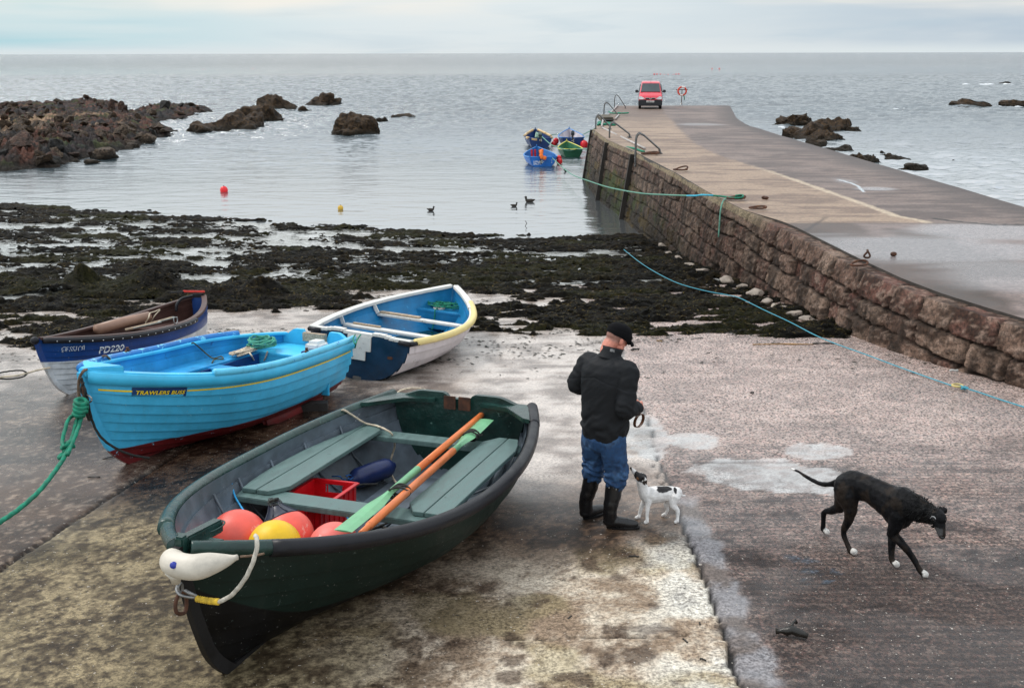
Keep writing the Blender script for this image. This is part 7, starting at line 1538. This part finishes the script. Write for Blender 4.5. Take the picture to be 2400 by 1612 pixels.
# ------------------------------------------------------------------ ladders, hoops, rails, timbers on the harbour side
bar_m = mat('grey_tube_steel', (.12, .12, .12), .45, .4, 8, .3, 40, metal=.5, chip=((.12, .055, .03), 9, .62)); tmb = mat('wet_timber', (.022, .017, .013), .6, .4, 4, .5, 14, stretch=(4, 4, 1), chip=((.18, .10, .06), 9, .72))
def hoop(foot, apex, end, Y, dY, label, twin=True, post=True):
    a = PY(foot[0], foot[1], Y); b = PY(apex[0], apex[1], Y); c_ = PY(end[0], end[1], Y); dz_ = float(deckz(Y)); c_.z = dz_+.02; e = empty('ladder_rail', loc=a, label=label, cat='hand rail', group='bent steel hand rails along the pier edge')
    for k in range(2 if twin else 1):
        o_ = Vector((-.03*k, -dY*k, 0)); P_ = [a+Vector((0, 0, -.55)), a+Vector((0, 0, (b.z-a.z)*.55)), Vector((a.x+(b.x-a.x)*.25, Y, b.z-.10)), b, Vector((b.x+(c_.x-b.x)*.22, Y, b.z-.08)), c_+Vector((-.06, 0, .17)), c_+Vector((-.01, 0, .12)), c_]
        MB().sweep([p+o_-a for p in [P_[0], P_[1]]+spline(P_[1:4], 5)[1:]+spline(P_[3:5], 3)[1:]+[P_[5]]+spline(P_[5:], 3)[1:]], .028, 8).build('hoop_tube', bar_m, e)
        MB().box(c_+o_-a+Vector((0, 0, .0)), (.16, .12, .02)).build('base_plate', bar_m, e)
    if post:
        mb = MB()
        for k in range(9): z = -.25-.27*k; mb.sweep([(-.02, 0, z), (-.03-.03, -dY, z)], .014, 6)
        mb.build('rungs', bar_m, e)
    return e, a
hoop((1489, 352), (1498, 311), (1545, 357), 35.8, .42, 'nearest pair of bent steel hand rails at a ladder head')
hoop((1428, 320), (1436, 286), (1475, 324), 42.6, .45, 'second pair of bent steel hand rails from the nearest')
hoop((1396, 294), (1402, 268), (1429, 292), 47.6, .5, 'third pair of bent hand rails at the corner of the pier')
hoop((1415, 272), (1421, 240), (1447, 267), 60., .5, 'fourth pair of bent hand rails beyond the stairs', post=False)
hoop((1440, 250), (1445, 223), (1466, 250), 71., .4, 'farthest single bent hand rail near the pier end', False, False)
def timber(p0, p1, Y, label, w=.22):
    q0 = PZ(*p0, 2.35); Yw = q0.y; xw = float(xl(Yw)); a = Vector((xw-.10, Yw, 2.32)); b = Vector((xw-.12-.14*2.9, Yw, -.6)); mb = MB(); mb.bar(a, b, w, .14, (0, 1, 0)); o = mb.build('fender_timber', tmb, None, .01)
    tag(o, label, 'timber', 'upright fender timbers on the pier wall')
timber((1391, 303), (1380, 430), 47.3, 'upright dark timber at the outer corner of the pier wall', .16); timber((1427, 333), (1413, 448), 41.6, 'middle upright dark timber on the pier wall', .18); timber((1488, 360), (1470, 492), 35.2, 'nearest upright dark timber on the pier wall', .17)
o = MB().sweep([PY(1393, 306, 47.), PY(1390, 352, 47.)], .035, 8).build('pale_pipe', steel); tag(o, 'short pale pipe beside the corner timber', 'pipe')
def lowrail(p0, p1, Y0, Y1, label):
    a, b = PY(*p0, Y0), PY(*p1, Y1); e = empty('kerb_rail', loc=a, label=label, cat='rail', group='low pale kerb rails'); MB().sweep([(0, 0, 0), b-a], .045, 8).build('tube', mat('pale_rail', rgb(176, 170, 166), .5, .25, 5, grime=.3) if 'pale_rail' not in bpy.data.materials else bpy.data.materials['pale_rail'], e)
    for f in (.12, .55, .92): q = (b-a)*f; MB().sweep([q+Vector((0, 0, -.28)), q], .035, 6).build('rail_post', rust, e)
lowrail((1455, 321), (1511, 348), 42.6, 36.9, 'low pale kerb rail between the two nearest hand rails'); lowrail((1412, 300), (1446, 317), 47.6, 43.8, 'low pale kerb rail at the corner of the pier'); lowrail((1410, 297), (1414, 277), 48.2, 55., 'steep looking pale rail past the corner, beside the steps'); lowrail((1442, 279), (1450, 269), 55., 60.5, 'pale rail on the inland side of the stair opening'); lowrail((1428, 268), (1448, 247), 62., 75., 'farthest pale rail running to the pier end')
# raised landing and a flat dark slab painted as the shaded stair opening
for k, (p0, p1, yb, lab) in enumerate((((1416, 275), (1442, 275), 0, 'block'),)):
    a = PZ(1414, 284, 2.35); b = PZ(1443, 284, 2.35); mb = MB(); mb.box(((a.x+b.x)/2-.1, a.y+1.4, 2.42), (b.x-a.x, 2.6, .22)); o = mb.build('landing_stone', mat('landing_stone', (.09, .075, .05), .8, .5, 3, .6, 14), None, .03); tag(o, 'raised stone landing by the stair opening past the corner', 'stone')
    mb = MB(); mb.box(((a.x+b.x)/2-.1, a.y-.05, 2.415), (b.x-a.x, .5, .03)); o = mb.build('stair_shade_slab', mat('stair_painted_shade', (.012, .012, .010), .9), None); tag(o, 'flat dark slab painted as the shaded stair opening in front of the raised stone landing', 'painted shade')
rope('rope_heap', [PZ(*p, 2.42) for p in ((1401, 293), (1408, 286), (1402, 288), (1412, 292), (1425, 291), (1432, 292), (1420, 288), (1438, 290), (1428, 293), (1443, 293))], .05, r_green, 'green rope heap trailing past the corner hand rail', 'rope', strands=False)
rope('rope_heap', [PZ(*p, 2.36) for p in ((1427, 262), (1432, 265), (1440, 266), (1455, 266), (1473, 265), (1462, 266), (1448, 265))], .04, r_green, 'thin green rope lying on the deck near the far rail', 'rope', strands=False)
# ------------------------------------------------------------------ mooring rings
def ring_shape(px, py, R_, label, tiltx=1.2, rot=0., z=None, two=False):
    c_ = PZ(px, py, z or 2.44); e = empty('mooring_ring', loc=c_, label=label, cat='ring', group='rusty mooring rings along the pier deck', rz=rot); r = R_*.11
    MB().sweep([(R_*math.cos(a), R_*.55*math.sin(a), .02+R_*.35*max(0, math.cos(a-.6))*tiltx) for a in [2*PI*k/24 for k in range(25)]], r, 8, False).build('ring', rust, e)
    if two: MB().sweep([(R_*1.0+R_*.28*math.cos(a), .03*math.sin(2*a), .10+R_*.45+R_*.38*math.sin(a)) for a in [2*PI*k/20 for k in range(21)]], r*.9, 8, False).build('eye_loop', rust, e)
    else: MB().box((R_*.8, 0, .02), (R_*.4, R_*.3, .05)).build('staple', rust, e, .01)
ring_shape(1595, 399, .21, 'mooring ring standing up near the second lane stones', 1.2); ring_shape(1524, 361, .30, 'mooring ring lying by the nearest hand rails', .3); ring_shape(1725, 466, .22, 'mooring ring with green rope tied to it', .5); ring_shape(1776, 489, .19, 'mooring ring lying flat just nearer than the roped one', .35); ring_shape(2013, 622, .17, 'large rusty mooring ring propped on the coping stones', .7, .5, 2.40, True)
for x, y in ((1790, 465), (1796, 466), (2094, 598)): p = PZ(x, y, 2.42); o = MB().ball((0, 0, .02), .05, 10, (1.2, .9, .8)).build('deck_stone', rust, loc=p); tag(o, {1790: 'left of two dark pebbles on the pier deck', 1796: 'right of two dark pebbles on the pier deck', 2094: 'dark pebble in the wet patch on the near deck'}[x], 'pebble')
# ------------------------------------------------------------------ long ropes
A0 = H1.M @ Vector((.1, -.5, .62)); A1 = PZ(1716, 464, 2.47)
def cat(a, b, sag, n=18): return [a.lerp(b, i/n)-Vector((0, 0, sag*4*(i/n)*(1-i/n))) for i in range(n+1)]
m_gr = mat('pale_green_line', rgb(96, 146, 128), .75, .3, 10)
yA, yB = A0.y, A1.y; E1 = PZ(1655, 457, 2.46); E1.x -= .1; dE = Vector((E1.x-A0.x, E1.y-A0.y, 0)).normalized(); pxs = [(1297, 373, 0), (1318, 392, .07), (1342, 410, .15), (1385, 426, .27), (1430, 440, .40), (1500, 453, .56), (1560, 457, .68), (1610, 459, .78)]
P_ = [A0]+[plane_pt(x, y, (A0.x, A0.y), dE, 0.) for x, y, f in pxs[1:]]
rope('mooring_rope', P_, .022, m_gr, 'long sagging pale green rope from the nearest moored boat to the pier deck', 'rope', strands=False, seg=.3)
rope('mooring_rope', [P_[-1], plane_pt(1632, 459, (A0.x, A0.y), dE, 0.), E1, PZ(1672, 458.5, 2.46)], .022, r_cyan, 'bright blue stretch of the long rope above the wall', 'rope', strands=False, seg=.2)
rope('mooring_rope', [PZ(1672, 458.5, 2.46), PZ(1700, 461.5, 2.46), A1, A1+Vector((.2, -.1, .02)), A1+Vector((.28, .15, .05)), A1+Vector((.1, .1, .04))], .022, r_green, 'green end of the long rope tied to the roped mooring ring', 'rope', strands=False, seg=.1)
wx = lambda px, py, Y: PY(px, py, Y)
rope('hanging_rope', [A1, PZ(1700, 466, 2.44), PY(1692, 478, 23.55), PY(1688, 500, 23.45), PY(1686, 530, 23.35), PY(1684, 556, 23.3)], .018, m_gr, 'pale green rope end hanging down the pier wall', 'rope', strands=False, seg=.12)
rope('hanging_weed_string', [PY(1322, 396, 51), PY(1326, 402, 51), PY(1326, 408, 51)], .05, duck_m, 'weed clump caught on the long sagging rope', 'weed', strands=False, seg=.1)
corner = PY(1394, 302, 47.2)
rope('mooring_line', [H3.M @ Vector((2.2, -.8, .8)), PY(1380, 309, 52), corner], .026, m_gr, 'line from the white lined boat up to the corner rail', 'rope', strands=False, seg=.3)
rope('mooring_line', [H3.M @ Vector((.9, -.9, .8)), PY(1386, 318, 52), PY(1393, 306, 47.5)], .022, m_gr, 'second thinner line from the white lined boat to the corner', 'rope', strands=False, seg=.3)
rope('mooring_line', [H3.M @ Vector((3.2, .5, .8)), H2.M @ Vector((3.0, -.6, .7))], .022, m_gr, 'line linking the white lined boat and the foam ringed boat', 'rope', strands=False, seg=.3)
rope('mooring_line', [H2.M @ Vector((.2, -.1, .9)), PY(1290, 338, 60), PY(1306, 345, 58), PY(1332, 353, 57), H4.M @ Vector((.1, -.3, .62)), PY(1385, 349, 51), PY(1424, 340, 42.2)], .028, m_gr, 'pale line from the foam ringed boat past the green boat to the middle timber', 'rope', strands=False, seg=.3)
rope('mooring_line', [PY(1424, 340, 42.2), PY(1432, 339, 41.), PY(1450, 343, 39.5), PY(1485, 348, 37.2), PY(1500, 353, 36.2), PY(1510, 356, 35.8)], .04, r_green, 'green rope running along the wall top to the nearest hand rails', 'rope', strands=False, seg=.2)
rope('mooring_line', [PY(1374, 352, 52), PY(1382, 340, 51), PY(1389, 318, 48.5), corner], .022, m_gr, 'slack line drooping from the corner rail to the green boat', 'rope', strands=False, seg=.3)
cy = [(1462, 585), (1500, 615), (1540, 640), (1590, 664), (1650, 681), (1708, 692), (1735, 699), (1790, 726), (1850, 754), (1910, 785), (1960, 806), (2030, 831), (2110, 861), (2180, 886), (2232, 904)]
P_ = []
for x, y in cy:
    p = PS(x, y)
    if p.y > 13.2:
        lo, hi = 10., 40.
        for _ in range(40):
            m_ = (lo+hi)/2; q = PY(x, y, m_)
            if q.z > float(fore_z(np.array(q.x), np.array(q.y)))+.24*min(1, max(.15, (q.y-13)/4)): lo = m_
            else: hi = m_
        p = PY(x, y, lo)
    else: p = PS(x, y, .03)
    P_.append(p)
cyl = mat('cyan_line', rgb(66, 150, 170), .6, .15, 20)
rope('cyan_line', P_, .0085, cyl, 'long cyan line stretched over the weed and slipway below the pier', 'rope', strands=False, seg=.15)
e0 = PS(2244, 905, .04); rope('cyan_line', [PS(2262, 909, .05), PS(2300, 921, .03), PS(2350, 938, .03), PS(2440, 966, .03)], .009, cyl, 'cyan line leaving the photo at the right edge', 'rope', strands=False)
er = MB().sweep([e0+Vector((.065*math.cos(a), .055*math.sin(a), .012)) for a in [2*PI*k/20 for k in range(21)]], .013, 8, False).build('rope_eye', mat('straw_eye', rgb(196, 178, 112), .6)); tag(er, 'straw coloured rope eye joining the two cyan lines', 'rope eye')
rope('cyan_line', [PS(2250, 903, .03), PS(2258, 908, .07), PS(2254, 911, .03), PS(2263, 906, .05), PS(2260, 912, .03), PS(2268, 908, .04)], .014, cyl, 'cyan knot beside the straw coloured rope eye', 'knot', strands=False)
# ------------------------------------------------------------------ small things on the ground
def bit(px, py, L, w_, h_, m, lab, cat_, a=0., seed=0):
    p = PS(px, py); rs = random.Random(seed+px); mb = MB(); n = 6
    P2 = [Vector((math.cos(a)*L*(i/n-.5), math.sin(a)*L*(i/n-.5), h_*.6+rs.uniform(0, h_)*math.sin(PI*i/n))) for i in range(n+1)]; mb.sweep(P2, [w_*rs.uniform(.5, 1.1) for _ in P2], 6); o = mb.build(lab.split()[-1] if False else 'debris', m, loc=p); tag(o, lab, cat_)
kelp = mat('black_kelp', (.015, .013, .010), .35, .3, 20, .5, 30); strw = mat('driftwood', rgb(150, 116, 74), .8, .3, 10, .4, 40)
bit(1855, 1490, .20, .030, .03, kelp, 'black lump of kelp lying on the dark slipway at bottom right', 'kelp', -.3); bit(1860, 1478, .10, .010, .07, kelp, 'thin curled kelp strand on the black lump', 'kelp', .9, 2)
bit(1835, 808, .95, .012, .01, strw, 'long thin brown stalk lying below the weed at right', 'stalk', .0); bit(1930, 806, .35, .014, .01, kelp, 'dark stem at the right end of the brown stalk', 'stem', .0)
bit(1545, 800, .09, .012, .012, strw, 'small yellow brown curl of weed right of the man', 'weed', -.5); bit(1488, 820, .13, .018, .015, kelp, 'dark weed scrap just right of the flat cap', 'weed', .1); bit(1644, 965, .07, .006, .008, kelp, 'thin dark curl on the pink slipway', 'weed', .0); bit(1762, 921, .05, .014, .01, kelp, 'dark speck of weed on the upper right slipway', 'weed')
bit(2075, 811, .10, .016, .015, mat('green_scrap', rgb(70, 150, 120), .6), 'scrap of green netting near the foot of the pier wall', 'netting'); bit(2235, 870, .12, .02, .015, mat('white_scrap', rgb(200, 200, 196), .6), 'white scrap lying near the foot of the pier wall', 'scrap', .1); bit(1660, 828, .05, .01, .01, kelp, 'tiny dark scrap near the upper crack', 'weed')
for k, (x, y, L, lab) in enumerate(((220, 1118, .12, 'dark weed twig on the slab left of the green boat'), (262, 1072, .18, 'dark twig near the forefoot of the turquoise boat'), (1335, 1448, .05, 'small dark chip on the cream concrete'), (1640, 1462, .03, 'tiny dark chip near the joint'), (1606, 1502, .05, 'dark chip left of the joint at the bottom'), (1648, 1546, .04, 'small brown leaf by the joint at the bottom'), (1486, 1304, .08, 'dark weed smear on the pale concrete below the man'))): bit(x, y, L, .007, .006, kelp, lab, 'debris', .5*k, k)
# stones and white lumps along the foot of the pier wall
fo = mat('lime_stone', rgb(156, 144, 132), .7, .3, 6, .6, 20, chip=((.08, .06, .05), 5, .60), grime=.35)
for k, (x, y, w_, h_) in enumerate(((1552, 575, 22, 18), (1570, 592, 30, 16), (1590, 602, 26, 12), (1622, 618, 36, 18), (1645, 632, 36, 14), (1706, 654, 44, 22), (1740, 668, 40, 20), (1772, 684, 44, 22), (1800, 700, 40, 18), (1828, 716, 46, 20), (1860, 730, 40, 18), (1893, 742, 40, 16))):
    d = PY(x, y, 20); lo, hi = 12., 36.
    for _ in range(30):
        m_ = (lo+hi)/2; q = PY(x, y+4, m_); 
        if q.z > float(fore_z(np.array(q.x), np.array(q.y)))+.05: lo = m_
        else: hi = m_
    p = PY(x, y+4, lo); P, Fc = rockmesh(700+k, 9, 3, .1); P *= np.array([w_*p.y/FPX*.55, w_*p.y/FPX*.5, h_*p.y/FPX*.6]); link('foot_stone', npmesh('foot_stone', P, Fc, True), fo, label='pale lime crusted stone at the foot of the pier wall', cat='stone', group='pale stones along the foot of the pier wall', loc=p)
# clear the helper collections of curves left over
for c in list(bpy.data.curves):
    if c.users == 0: bpy.data.curves.remove(c)
